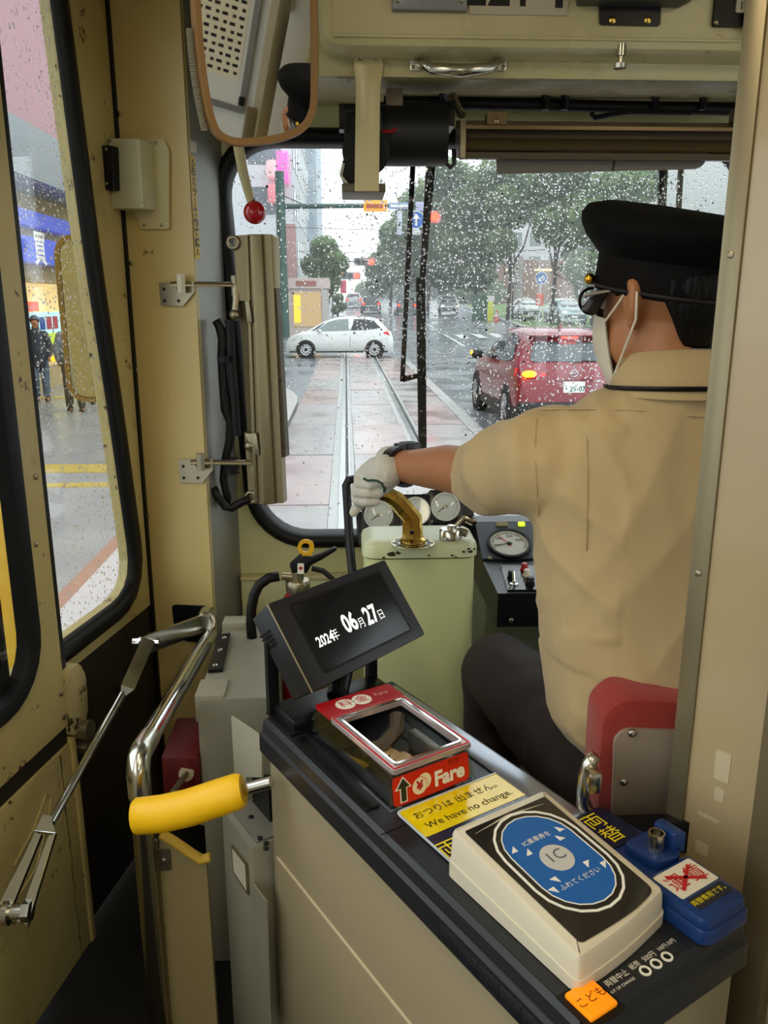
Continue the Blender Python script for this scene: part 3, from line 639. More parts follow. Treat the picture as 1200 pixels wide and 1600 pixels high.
tree('wide tree half hidden behind the peaked cap', at(925, 500, 56).x, 56, crown_px(56, [(935, 350, 56, 0), (920, 420, 44, 0), (970, 300, 56, 0), (1010, 280, 40, 1), (925, 455, 30, 0)]), 7, LEAVES, .36, 1.6)
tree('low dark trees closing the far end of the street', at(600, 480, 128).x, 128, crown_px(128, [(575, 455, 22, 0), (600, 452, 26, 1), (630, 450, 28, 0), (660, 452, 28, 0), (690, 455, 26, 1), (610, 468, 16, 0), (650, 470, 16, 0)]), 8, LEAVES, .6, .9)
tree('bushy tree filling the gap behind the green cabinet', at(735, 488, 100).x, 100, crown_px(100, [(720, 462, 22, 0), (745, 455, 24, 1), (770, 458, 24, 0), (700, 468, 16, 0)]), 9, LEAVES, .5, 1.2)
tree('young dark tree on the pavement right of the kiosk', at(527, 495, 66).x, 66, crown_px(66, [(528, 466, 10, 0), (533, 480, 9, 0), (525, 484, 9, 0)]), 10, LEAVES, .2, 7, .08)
# ---------------------------------------------------------------- buildings
def building(name, label, x0, x1, y0, y1, h, m, wm, rows, cols, band=None, z0=None, faces=('front',), winw=.6, winh=.55):
    zb = gz(y0) if z0 is None else z0
    t = thing(name, label, 'building', ((x0 + x1) / 2, (y0 + y1) / 2, zb))
    MB().box2((x0, y0, zb - .5), (x1, y1, zb + h)).build('walls', m, t, smooth=0)
    MB().box2((x0 - .15, y0 - .15, zb + h), (x1 + .15, y1 + .15, zb + h + .4)).build('parapet', m, t, smooth=0)
    for fc in faces:
        n = cols if fc == 'front' else max(2, int((y1 - y0) / 3))
        for r in range(rows):
            z = zb + 4 + (h - 5) * r / rows
            for c in range(n):
                if fc == 'front':
                    w_ = (x1 - x0) / n; xx = x0 + w_ * (c + .5)
                    wn = MB().box2((xx - w_ * winw / 2, y0 - .05, z), (xx + w_ * winw / 2, y0 + .1, z + (h - 5) / rows * winh))
                else:
                    X = x1 if fc == 'right' else x0; sg = 1 if fc == 'right' else -1; w_ = (y1 - y0) / n; yy = y0 + w_ * (c + .5)
                    wn = MB().box2((X - sg * .1, yy - w_ * winw / 2, z), (X + sg * .05, yy + w_ * winw / 2, z + (h - 5) / rows * winh))
                wn.build('window', wm, t, smooth=0)
    return t
GREYB = mat('grey_blue_facade', '#b3c1cb', .6, var=.05); WHITEB = mat('white_facade', '#cfd3d3', .6, var=.05); PALEB = mat('pale_facade', '#d2d8db', .6, var=.06)
BRICK = mat('brown_brick_facade', '#8a5a48', .7, var=.2, vs=3); WINB = mat('facade_glass', '#6c7b84', .12, spec=.8); LITW = emis('lit_shop_window', '#ffdf9a', 1.1)
building('office_tower', 'tall blue grey office tower beyond the green pole', -9.5, -2.7, 85, 105, 34, GREYB, mat('tower_glass', '#a3b2be', .15), 9, 4)
building('office_block', 'pale grey office block on the street corner', -24, -3.3, 56, 80, 20, PALEB, WINB, 5, 6, faces=('front', 'right'))
building('office_block', 'white office block with dark windows behind the trees', 16, 34, 112, 128, 14, WHITEB, WINB, 3, 7)
building('shop_building', 'low brown brick shop building beyond the parked cars', 18, 36, 100, 110, 4.6, BRICK, LITW, 1, 5)
building('office_block', 'white corner block glimpsed above the peaked cap', 25, 46, 54, 70, 24, WHITEB, mat('rose_panel', '#a86a63', .5), 4, 6)
# corner kiosk
kx0, kx1, ky = at(449, 500, 47).x, at(512, 500, 47).x, 47
kz = gz(ky); kio = thing('corner_kiosk', 'pink corner kiosk with a lit yellow shop window', 'kiosk', ((kx0 + kx1) / 2, ky + 2, kz))
MB().box2((kx0, ky, kz - .4), (kx1, ky + 4, kz + 2.95)).build('walls', mat('kiosk_pink', '#d3c2be', .6), kio, smooth=0)
MB().box2((kx0 - .1, ky - .15, kz + 2.55), (kx1 + .1, ky + 4.1, kz + 3.1)).build('fascia', mat('kiosk_fascia', '#d8c4c0', .6), kio, smooth=0)
MB().box2((kx0 + .55, ky - .2, kz + 2.68), (kx1 - .6, ky - .1, kz + 2.95)).build('name_board', mat('kiosk_sign', '#a86f66', .5), kio, smooth=0)
MB().box2((kx0 + .35, ky - .05, kz + .5), (kx1 - .35, ky + .05, kz + 2.35)).build('shop_window', emis('lit_kiosk_window', '#b09468', .8), kio, smooth=0)
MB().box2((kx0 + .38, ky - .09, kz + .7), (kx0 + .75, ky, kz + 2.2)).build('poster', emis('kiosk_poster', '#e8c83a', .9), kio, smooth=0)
MB().box2((kx1 - .3, ky - .1, kz - .1), (kx1, ky + .1, kz + 2.5)).build('pilaster', mat('kiosk_white', '#c4c0ba', .6), kio, smooth=0)
# shop row seen through the door window
sh = thing('shop_building', 'shop building with pink upper wall and blue sign boards', 'building', (-10, 22, ROAD))
PINKW = mat('pink_upper_wall', '#b88f95', .6, var=.06, vs=.7)
MB().box2((-14, 8, 4.75), (-6.6, 44, 14)).build('pink_wall', PINKW, sh, smooth=0)
MB().box2((-14, 8, 3.75), (-6.0, 44, 4.75)).build('canopy', mat('grey_canopy', '#8f9699', .4, .3), sh, smooth=0)
MB().box2((-14, 8, ROAD), (-7.0, 44, 3.75)).build('shop_wall', mat('shop_wall_tan', '#a89468', .5, var=.2, vs=.8), sh, smooth=0)
MB().box2((-6.7, 8, 8.2), (-6.5, 44, 8.5)).build('wall_band', mat('wall_band_white', '#c9c4c2', .5), sh, smooth=0)
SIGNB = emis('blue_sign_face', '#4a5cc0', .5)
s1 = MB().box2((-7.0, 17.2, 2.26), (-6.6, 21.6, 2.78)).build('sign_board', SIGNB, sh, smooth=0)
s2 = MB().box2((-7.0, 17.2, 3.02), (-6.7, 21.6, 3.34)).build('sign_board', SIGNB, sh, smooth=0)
SGM = frame((-6.59, 18.9, 2.52), (.0, 1, 0), (0, 0, 1))
lettering('sign_lettering', '買', .75, SGM, INKW, s1, bold=.015)
MB().box2((-7.02, 17, -.0), (-6.95, 22, 1.85)).build('shop_window', emis('lit_front_window', '#d9b877', .75), sh, smooth=0)
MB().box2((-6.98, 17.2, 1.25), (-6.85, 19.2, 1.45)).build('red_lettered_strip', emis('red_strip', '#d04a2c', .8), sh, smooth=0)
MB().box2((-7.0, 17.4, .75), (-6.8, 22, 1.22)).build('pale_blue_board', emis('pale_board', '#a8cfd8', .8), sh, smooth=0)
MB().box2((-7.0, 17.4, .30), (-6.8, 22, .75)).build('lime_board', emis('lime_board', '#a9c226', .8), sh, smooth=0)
for k in range(4): MB().box2((-6.81, 18.6 + k * .42, .84), (-6.785, 18.9 + k * .42, 1.12)).build('printed_block', mat('board_blue_ink', '#28488a', .5) if k < 2 else mat('board_red_ink', '#b03a4a', .5), sh, smooth=0)
# yellow panel outside the near door leaf
MB().box2((-1.7, 2.34, -.55), (-.945, 2.38, .93), bev=.01).build('platform_guard_panel', mat('guard_yellow', '#e0ac1c', .4, emit=None), label='bright yellow guard panel outside the near door leaf', cat='panel')
# ---------------------------------------------------------------- street furniture
DKGREEN = mat('dark_green_pole', '#3c5a52', .45, .2); POLEW = mat('grey_pole', '#8b9092', .4, .4)
pY = 46; pb = at(444, 520, pY); zt = at(443, 268, pY).z; za = at(520, 323, pY).z; xe = at(682, 330, pY).x
sp = thing('signal_pole', 'dark green signal pole with a long arm over the track', 'pole', (pb.x, pY, gz(pY)))
MB().tube([(pb.x, pY, gz(pY)), (pb.x, pY, zt)], [.30, .24], 12).build('pole', DKGREEN, sp)
MB().tube([(pb.x, pY, za), (xe + .3, pY, za + .1)], [.14, .09], 10).build('arm', DKGREEN, sp)
MB().tube([(pb.x, pY, za + .6), (pb.x + 1.4, pY, za + .02)], .03, 6).build('arm_stay', DKGREEN, sp)
def hangsign(name, label, x0, y0, x1, y1, Y, m, cat='sign', back=-.06):
    a, b = at(x0, y1, Y), at(x1, y0, Y)
    return MB().box2((a.x, Y - .12, a.z), (b.x, Y + back, b.z), bev=.02).build(name, m, label=label, cat=cat)
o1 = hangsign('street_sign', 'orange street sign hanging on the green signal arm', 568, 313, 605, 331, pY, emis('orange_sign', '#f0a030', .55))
MB().box2((at(572, 322, pY).x, pY - .13, at(586, 326, pY).z), (at(598, 322, pY).x, pY - .119, at(586, 319, pY).z)).build('printed_band', mat('sign_red_ink', '#b4562a', .5), o1, smooth=0)
o2 = hangsign('street_sign', 'long pale blue street sign on the signal arm', 607, 317, 640, 327, pY, mat('pale_blue_sign', '#8fa6cf', .5))
MB().box2((at(610, 322, pY).x, pY - .13, at(586, 324, pY).z), (at(637, 322, pY).x, pY - .119, at(586, 320, pY).z)).build('printed_band', INKW, o2, smooth=0)
o3 = hangsign('street_sign', 'narrow white vertical sign under the signal arm', 620, 330, 628, 367, pY, mat('white_sign', '#c9d0dc', .5))
o4 = hangsign('street_sign', 'small white plate above the round blue arrow sign', 649, 316, 664, 330, pY, mat('lilac_sign', '#b9bede', .5))
def roundsign(label, x, y, rpx, Y, arrow):
    p = at(x, y, Y); r = rpx * Y / F; M_ = frame((p.x, Y - .10, p.z), (1, 0, 0), (0, 0, 1))
    t = thing('road_sign', label, 'sign', (p.x, Y - .1, p.z - r))
    MB().prism(ell(0, 0, r, n=28), 0, .04, M_).build('disc', mat('blue_sign_disc', '#2c66b8', .4), t, smooth=0)
    MB().ring(ell(0, 0, r, n=28), ell(0, 0, r * .9, n=28), .04, .05, M_).build('white_rim', INKW, t, smooth=0)
    MB().prism([(V((q[0], q[1], 0)) * r).to_2d()[:] for q in arrow], .04, .055, M_).build('white_arrow', INKW, t, smooth=0)
    return t, M_, r
def rot2(p, a): return [(x * math.cos(a) - y * math.sin(a), x * math.sin(a) + y * math.cos(a)) for x, y in p]
ARW = [(-.11, -.62), (.11, -.62), (.11, .12), (.4, .12), (0, .68), (-.4, .12), (-.11, .12)]
roundsign('round blue sign with an upward white arrow by the red signal', 650, 344, 13, pY, ARW)
bt, bM, br = roundsign('round blue sign with a slanting white arrow on the grass verge', 845, 435, 9.5, 58, rot2(ARW, math.radians(135)))
bp = at(845, 435, 58)
MB().tube([(bp.x, 58, gz(58)), (bp.x, 58, bp.z - .3)], .05, 8).build('post', mat('white_post', '#c9cfd0', .4), bt)
MB().tube([(bp.x, 57.95, at(845, 478, 58).z), (bp.x, 57.95, at(845, 458, 58).z)], .28, 10).build('orange_lamp', mat('orange_lamp', '#d8552a', .4), bt)
hangsign('street_sign', 'small white plate under the round blue arrow sign', 644, 356, 657, 367, pY, mat('white_plate', '#d5dad8', .5))
def signal(label, x, y, rpx, Y, n=3, lit=2, col=None):
    p = at(x, y, Y); r = rpx * Y / F; t = thing('traffic_signal', label, 'traffic light', (p.x - r * 2.6, Y, p.z - r))
    MB().prism(rrect(-r * 6.2, -r * 1.3, r * 1.5, r * 1.3, r * .6, 4), -.2, 0, frame((p.x, Y, p.z), (1, 0, 0), (0, 0, 1))).build('housing', mat('signal_grey', '#8a8f8f', .5), t, smooth=0)
    for k in range(n):
        q = (p.x - r * 2.35 * (n - 1 - k), Y - .02, p.z)
        MB().cyl((q[0], Y + .02, q[2]), (q[0], Y - .10, q[2]), r * (1 if k == lit else .9), n=20).build('lens', (col or emis('signal_red_%d' % Y, '#ff2412', 16)) if k == lit else mat('dark_lens', '#30302c', .3), t)
    return t
signal('traffic signal showing red on the green arm behind the wiper', 679, 339, 6.5, pY)
for x, y, Y, lab in ((580, 409, 70, 'traffic signal showing red in front of the far trees'), (557, 431, 100, 'distant traffic signal showing red above the far cars')):
    t = signal(lab, x, y, 4.2 if Y == 70 else 4, Y); p = at(x, y, Y)
    MB().tube([(p.x - 1.2, Y + .1, p.z), (p.x - 3.2, Y + .1, p.z + .1)], .05, 6).build('arm', POLEW, t)
    MB().tube([(p.x - 3.2, Y + .1, gz(Y)), (p.x - 3.2, Y + .1, p.z + .4)], .09, 8).build('pole', POLEW, t)
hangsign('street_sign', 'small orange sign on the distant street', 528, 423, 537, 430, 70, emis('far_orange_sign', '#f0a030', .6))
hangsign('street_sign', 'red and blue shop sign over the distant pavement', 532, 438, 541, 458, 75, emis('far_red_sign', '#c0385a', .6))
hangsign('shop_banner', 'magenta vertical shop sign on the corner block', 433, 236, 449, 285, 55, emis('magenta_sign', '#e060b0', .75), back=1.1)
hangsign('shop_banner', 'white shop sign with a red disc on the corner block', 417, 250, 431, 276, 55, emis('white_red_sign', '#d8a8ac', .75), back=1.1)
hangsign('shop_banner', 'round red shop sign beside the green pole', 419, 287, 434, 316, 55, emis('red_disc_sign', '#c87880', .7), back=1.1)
hangsign('shop_banner', 'green fascia board low on the corner block', 424, 438, 442, 446, 55, mat('green_fascia', '#3f7f72', .5), back=1.1)
hangsign('shop_banner', 'reddish vertical board beyond the green pole', 449, 350, 461, 445, 56, mat('reddish_board', '#a8837f', .6), back=1.1)
# far verge: cabinet, yellow sign, cone, notice board
p = gp(752, 497); Yc = 62
def onground(name, label, x0, y0, x1, Y, m, cat, d=.5):
    a, b = at(x0, y0, Y), at(x1, y0, Y)
    return MB().box2((a.x, Y, gz(Y) - .02), (b.x, Y + d, a.z), bev=.03).build(name, m, label=label, cat=cat)
onground('utility_cabinet', 'dark green utility cabinet under the trees', 741, 461, 762, 63, mat('cabinet_green', '#2c5f43', .5), 'cabinet', 1)
ys_ = onground('warning_sign', 'bright lime and white warning panel on the verge', 763, 462, 772, 62, mat('lime_panel', '#dbe23a', .5), 'sign', .15)
MB().box2((at(763, 470, 62).x - .01, 61.95, at(763, 462 + 9, 62).z), (at(772, 470, 62).x + .01, 61.99, at(763, 462, 62).z)).build('white_panel', INKW, ys_, smooth=0)
cp = at(776, 498, 61.5); cn = thing('traffic_cone', 'orange traffic cone with a white band on the grass', 'cone', (cp.x, 61.5, gz(61.5)))
MB().lathe([(.22, 0), (.22, .05), (.17, .06), (.05, .78), (.04, .8)], Matrix.Translation((cp.x, 61.5, gz(61.5))), 14).build('cone_body', mat('cone_orange', '#e0562a', .5), cn)
MB().lathe([(.135, .26), (.10, .5)], Matrix.Translation((cp.x, 61.5, gz(61.5))), 14).build('white_band', INKW, cn)
onground('notice_board', 'white notice board between the tree trunks', 716, 478, 729, 64, mat('notice_white', '#c6ccd2', .5), 'board', .1)
nb = onground('notice_board', 'tall pale notice panel on a post behind the verge', 806, 400, 818, 70, mat('notice_pale', '#c3b9ba', .5), 'board', .1)
for x in (800, 863):
    q = at(x, 495, 66); MB().tube([(q.x, 66, gz(66)), (q.x, 66, at(x, 390, 66).z)], .06, 8).tube([(q.x, 66, at(x, 393, 66).z), (q.x + 2.4, 66, at(x, 390, 66).z)], .03, 6).build('lamp_post', mat('dark_post', '#31373a', .5), label='slim dark lamp post among the trees' if x == 800 else 'slim dark lamp post right of the blue arrow sign', cat='post')
# overhead wires
for k, (y, Y) in enumerate(((355, 50), (392, 62), (403, 78))):
    a, b = at(440, y, Y), at(720, y, Y)
    MB().tube([(a.x, Y, a.z), ((a.x + b.x) / 2, Y, (a.z + b.z) / 2 - .15), (b.x, Y, b.z)], .014 + .004 * k, 5).build('span_wire', CABLE, label=('nearest', 'middle', 'farthest')[k] + ' thin span wire across the street', cat='wire')
# outside mirror of the tram on its yellow stay, seen through the door window
om = thing('outside_mirror', 'tram outside mirror with amber rim seen through the door window', 'mirror', (-.72, 2.55, .5))
OM = frame((-.795, 2.62, 1.405), (.94, .34, 0), (0, 0, 1))
mo = rrect(-.075, -.26, .09, .24, .06, 5)
MB().prism(mo, -.03, .0, OM, bev=.01).build('mirror_back', mat('mirror_back_dark', '#3a3128', .4), om)
MB().ring(mo, inset(mo, .014), 0, .006, OM).build('rim', mat('amber_rim', '#8a6a2c', .35, .3), om, smooth=0)
MB().prism(inset(mo, .016), .0, .003, OM).build('mirror_glass', mat('mirror_glass_outside', '#b9b28c', .06, .9), om, smooth=0)
MB().tube([OM @ V((.0, .1, -.03)), OM @ V((.02, .1, -.12)), V((-.60, 2.5, 1.5))], .012, 8).build('stay', mat('stay_dark', '#2a2622', .45), om)
# ================================================================ CAB FITTINGS
def fr_at(p, right=(1, 0, 0), up=(0, 0, 1)): return frame(p, right, up)
def screw(parent, p, n, r=.006, m=None, nm='screw'):
    n = V(n).normalized(); M_ = Matrix.Translation(V(p)) @ n.to_track_quat('Z', 'Y').to_matrix().to_4x4()
    MB().lathe([(r, -.001), (r, r * .35), (r * .55, r * .7), (.0005, r * .7)], M_, 10).build(nm, m or STEEL, parent)
# ---- overhead cabinet and what is fixed to it
YC = 1.72
PC = Plane((0, YC, 0), (1, 0, 0), (0, 0, 1))
cl = PC.hit(497, 40)[0]; cb = PC.hit(640, 76)[1]
oc = thing('overhead_cabinet', 'cream rounded overhead cabinet above the windscreen', 'cabinet', (.7, 1.8, cb))
poly = rpoly([(cl, cb), (1.62, cb), (1.62, 2.275), (cl, 2.275)], [.05, 0, 0, .02], 6)
MB().prism(poly, -.10, 0, PC.M, bev=.022).build('cabinet_body', CREAMCLEAN, oc)
MB().box2((cl + .03, cb + .018, 0), (1.6, cb + .024, .003), PC.M, bev=.0015).build('pressed_lip', CREAMCLEAN, oc)
kn = PC.hit(973, 78)
MB().lathe([(.010, 0), (.010, .02), (.005, .021), (.005, .032), (.013, .034), (.012, .042), (.0005, .044)], Matrix.Translation(PC.pt(kn[0], kn[1] + .012, -.01)) @ Matrix.Rotation(math.pi, 4, 'X'), 16).build('latch_knob', CHROMEW, oc)
def plate_px(x0, y0, x1, y1, pl, z0, z1, r=.003):
    a, b = pl.hit(x0, y1), pl.hit(x1, y0); return rrect(a[0], a[1], b[0], b[1], r, 3)
gp_ = thing('metal_plate', 'small grey metal plate screwed to the overhead cabinet', 'plate', PC.pt(*PC.hit(671, 18)))
MB().prism(plate_px(612, -60, 730, 19, PC, 0, 0), 0, .014, PC.M, bev=.003).build('plate_body', GREYSTEEL, gp_)
for x in (620, 720): screw(gp_, PC.pt(*PC.hit(x, 4), .014), PC.n, .006)
npl = thing('number_plate', 'white vehicle number plate with black digits on the overhead cabinet', 'plate', PC.pt(*PC.hit(812, 22)))
MB().prism(plate_px(733, -80, 891, 23, PC, 0, 0, .001), 0, .004, PC.M).build('plate_body', mat('ivory_plate', '#c3b8a2', .4), npl, smooth=0)
q = PC.hit(780, -26)
lettering('digits', '221', .125, shift(PC.M, q[0], q[1], .0045), INKK, npl, sx=.72, bold=.0015)
q = PC.hit(874, -25); lettering('digits', '1', .125, shift(PC.M, q[0], q[1], .0045), INKK, npl, sx=.72, bold=.004)
db = thing('equipment_bracket', 'black screwed bracket under a grey device above the windscreen', 'bracket', PC.pt(*PC.hit(984, 42)))
MB().prism(rpoly([PC.hit(*p) for p in ((935, -20), (1032, -20), (1030, 42), (936, 40))], .006, 3), 0, .006, PC.M).build('bracket_plate', BLACKM, db, smooth=0)
MB().prism(rpoly([PC.hit(*p) for p in ((893, -30), (1078, -30), (1078, 4), (1058, 14), (1010, 12), (900, 11))], .004, 3), .004, .05, PC.M, bev=.004).build('device_body', mat('device_grey', '#4b4a42', .4, .3), db)
for x in (955, 1010): screw(db, PC.pt(*PC.hit(x, 33), .006), PC.n, .007, BRASS)
kp = thing('key_panel', 'black control panel with white number key at the partition', 'panel', PC.pt(*PC.hit(1140, 42)))
MB().prism(plate_px(1111, -80, 1172, 43, PC, 0, 0, .004), 0, .012, PC.M).build('panel_plate', BLACK, kp, smooth=0)
MB().prism(rpoly([PC.hit(*p) for p in ((1163, -80), (1172, -80), (1170, 56), (1160, 55))], .003, 3), .0, .05, PC.M).build('side_fin', BLACK, kp, smooth=0)
for yk in (14, -6):
    a = PC.hit(1152, yk); MB().prism(rrect(a[0] - .009, a[1] - .011, a[0] + .009, a[1] + .011, .003, 3), .012, .017, PC.M).build('key', WHITEPL, kp)
a = PC.hit(1152, 14); lettering('key_number', '1', .02, shift(PC.M, a[0], a[1], .0175), INKK, kp)
screw(kp, PC.pt(*PC.hit(1115, 38), .012), PC.n, .005)
# ---- chrome grab handle on the header
YH = 1.80; PH = Plane((0, YH, 0), (1, 0, 0), (0, 0, 1))
gh = thing('grab_handle', 'worn chrome grab handle on the header beam', 'handle', PH.pt(*PH.hit(715, 118)))
ends = []
for x in (651, 780):
    a, b = PH.hit(x - 12, 112), PH.hit(x + 12, 83)
    MB().prism(rrect(a[0], a[1], b[0], b[1], .006, 4), 0, .005, PH.M, bev=.002).build('mounting_plate', CHROMEW, gh)
    for dy in (90, 106): screw(gh, PH.pt(*PH.hit(x - 6 if x < 700 else x + 6, dy), .005), PH.n, .004)
    ends.append(PH.pt(*PH.hit(x + (4 if x < 700 else -4), 98), .004))
e0, e1 = ends; off = V((0, -.045, -.022))
pts = [e0, e0 + V((.006, -.03, -.01)), e0 + off + V((.02, 0, 0)), (e0 + e1) / 2 + off + V((0, -.004, -.006)), e1 + off + V((-.02, 0, 0)), e1 + V((-.006, -.03, -.01)), e1]
MB().tube(pts, [.009, .009, .010, .0125, .010, .009, .009], 12).build('grip', CHROMEW, gh, smooth=180)
# ---- wiper motor with its strap
YM = 1.87
wm_ = thing('wiper_motor', 'black wiper motor behind a long cream strap plate', 'motor', at(575, 300, 1.86))
PS = Plane((0, 1.79, 0), (1, 0, 0), (0, 0, 1))
st_ = rpoly([PS.hit(*p) for p in ((552, 80), (598, 80), (598, 106), (594, 135), (592, 299), (554, 299), (556, 135), (553, 106))], [.006, .006, .01, .01, 0, 0, .01, .01], 3)
MB().prism(st_, 0, .006, PS.M, bev=.001).build('strap_plate', CREAM, wm_)
for x in (562, 587): screw(wm_, PS.pt(*PS.hit(x, 91), .006), PS.n, .0055)
a, b = at(535, 300, 1.87), at(600, 180, 1.87)
MB().cyl(at(572, 236, 1.98), at(572, 236, 1.84), .050, n=24).cyl(at(560, 270, 1.98), at(560, 270, 1.85), .040, n=9).box2((at(538, 260, 1.9).x, 1.86, at(538, 262, 1.9).z), (at(598, 200, 1.9).x, 1.97, at(538, 178, 1.9).z), bev=.008).build('gearbox', BLACKM, wm_)
MB().box2((at(534, 290, 1.84).x, 1.82, at(534, 302, 1.84).z), (at(602, 290, 1.84).x, 1.96, at(534, 288, 1.84).z), bev=.003).build('base_bracket', mat('motor_bracket', '#6a624c', .45, .3), wm_)
MB().cyl(at(592, 212, 1.93), at(696, 212, 1.93), .062, n=28).build('motor_body', mat('motor_black', '#101214', .45), wm_)
MB().cyl(at(592, 172, 1.95), at(702, 172, 1.95), .016, n=12).box2(at(600, 196, 1.94), at(704, 170, 2.02)).build('motor_bracket', BLACKM, wm_)
MB().box2(at(604, 165, 1.90), at(628, 144, 1.94), bev=.003).build('connector', mat('connector_ivory', '#7d6f58', .5), wm_)
MB().tube([at(537, 255, 1.84), at(533, 275, 1.84), at(545, 290, 1.83), at(558, 292, 1.83)], .003, 6).build('white_lead', WHITEPL, wm_)
MB().tube([at(597, 205, 1.86), at(612, 206, 1.86), at(618, 202, 1.87)], .004, 6).build('red_lead', REDPAINT, wm_)
MB().tube([at(626, 158, 1.92), at(660, 160, 1.93), at(690, 165, 1.95), at(705, 170, 1.97)], .010, 8).build('loom', CABLE, wm_)
MB().box2((at(530, 200, 1.95).x, 1.93, at(530, 205, 1.95).z), (at(556, 200, 1.95).x, 1.97, at(530, 165, 1.95).z)).build('mounting_lug', BLACKM, wm_)
# ---- black pipework and cables along the header
cb_ = thing('cable_bundle', 'black pipe and cable bundle above the roller blind', 'cables', at(900, 175, 2.06))
MB().tube([at(600, 160, 2.07), at(800, 163, 2.07), at(1175, 172, 2.07)], .014, 10).build('cable_pipe', CABLE, cb_)
MB().tube([at(640, 150, 2.1), at(900, 153, 2.1), at(1175, 158, 2.1)], .011, 8).build('conduit', CABLE, cb_)
for x in (690, 850, 880, 1020, 1095):
    MB().tube([at(x - 10, 134, 2.0), at(x, 138, 2.02), at(x + 4, 156, 2.05), at(x + 2, 172, 2.05)], .009, 8).build('clip_arm', BLACKM, cb_)
MB().tube([at(925, 178, 2.02), at(930, 184, 2.0), at(960, 178, 2.0), at(985, 175, 2.0), at(1080, 176, 2.0)], .006, 8).build('loose_cable', CABLE, cb_)
MB().tube([at(706, 150, 1.97), at(712, 165, 1.96), at(712, 178, 1.95)], .012, 8).tube([at(714, 166, 1.95), at(722, 180, 1.93)], .009, 8).build('pull_joint', STEEL, cb_)
MB().tube([at(x, y, 1.93) for x, y in ((697, 232), (697, 256), (704, 262), (710, 256), (709, 233))], .005, 8).build('hook_loop', BLACKM, cb_)
# ---- roller sun blind across the windscreen
sb = thing('roller_blind', 'bronze roller blind rail with a grey slat across the windscreen', 'blind', at(930, 272, 1.94))
def railx(nm, prof, xL, xR, m):
    """profile given as photo rows (depth Y, row) at the rail's own place"""
    pr = [(Y, at(800, r, Y).z) for Y, r in prof]
    MB().prism(pr, at(xL, 220, 1.95).x, at(xR, 220, 1.95).x, MX).build(nm, m, sb, smooth=30)
railx('rail_cap', [(1.92, 190), (1.90, 196), (1.90, 202), (1.97, 200), (1.97, 190)], 718, 1180, ALUH)
railx('rail_groove', [(1.925, 202), (1.925, 218), (1.97, 218), (1.97, 202)], 719, 1180, mat('bronze_dark', '#3c3222', .45, .5))
railx('rail_body', [(1.915, 216), (1.905, 222), (1.90, 232), (1.905, 236), (1.97, 236), (1.97, 216)], 719, 1180, ALUH)
railx('rail_lip', [(1.905, 238), (1.90, 248), (1.92, 250), (1.97, 246), (1.97, 238)], 724, 1180, mat('rail_grey', '#6b6453', .4, .5))
railx('rail_back', [(1.955, 189), (1.955, 250), (1.975, 250), (1.975, 189)], 720, 1180, MATS['bronze_dark'])
railx('rail_end_cap', [(1.895, 189), (1.888, 220), (1.89, 248), (1.975, 248), (1.975, 189)], 714, 722, STEEL)
PB = Plane((0, 1.93, 0), (1, 0, 0), (0, 0, 1))
MB().prism(rpoly([PB.hit(*p) for p in ((776, 240), (1108, 232), (1100, 256), (1090, 264), (776, 272))], [.0, .0, .02, .02, .008], 4), -.004, .004, PB.M).build('slat', mat('blind_slat', '#6a655a', .5, var=.08), sb, smooth=0)
MB().prism([PB.hit(*p) for p in ((960, 236), (963, 236), (958, 268), (955, 268))], .004, .005, PB.M).build('slat_seam', BLACK, sb, smooth=0)
MB().prism(plate_px(757, 180, 788, 199, PB, 0, 0), .0, .032, PB.M).build('mounting_clamp', ALUH, sb, smooth=0)
screw(sb, PB.pt(*PB.hit(772, 194), .032), PB.n, .005)
MB().prism(plate_px(1138, 174, 1168, 194, PB, 0, 0), .0, .03, PB.M).build('end_clamp', STEEL, sb, smooth=0)
# ---- wipers outside the glass
PWo = Plane((0, 2.275, 0), (1, 0, 0), (0, 0, 1))
def bar(poly, z0=-.006, z1=.006): return MB().prism([PWo.hit(*p) for p in poly], z0, z1, PWo.M)
wp = thing('windscreen_wiper', 'black windscreen wiper standing upright in front of the tram', 'wiper', PWo.pt(*PWo.hit(660, 700)))
bar([(667, 236), (682, 236), (664, 442), (655, 442)]).build('wiper_arm', BLACKM, wp, smooth=0)
bar([(650, 434), (664, 434), (666, 700), (654, 700)], -.012, .012).build('wiper_blade', RUBBER, wp, smooth=0)
bar([(642, 238), (650, 238), (632, 596), (625, 596)]).build('parallel_arm', BLACKM, wp, smooth=0)
bar([(626, 588), (660, 582), (661, 588), (630, 597)]).build('cross_link', BLACKM, wp, smooth=0)
wp2 = thing('windscreen_wiper', 'second wiper seen above the peaked cap', 'wiper', PWo.pt(*PWo.hit(1040, 420)))
bar([(1030, 250), (1043, 250), (1035, 420), (1026, 420)]).build('wiper_arm', BLACKM, wp2, smooth=0)
bar([(1061, 250), (1068, 250), (1058, 420), (1052, 420)]).build('parallel_arm', BLACKM, wp2, smooth=0)
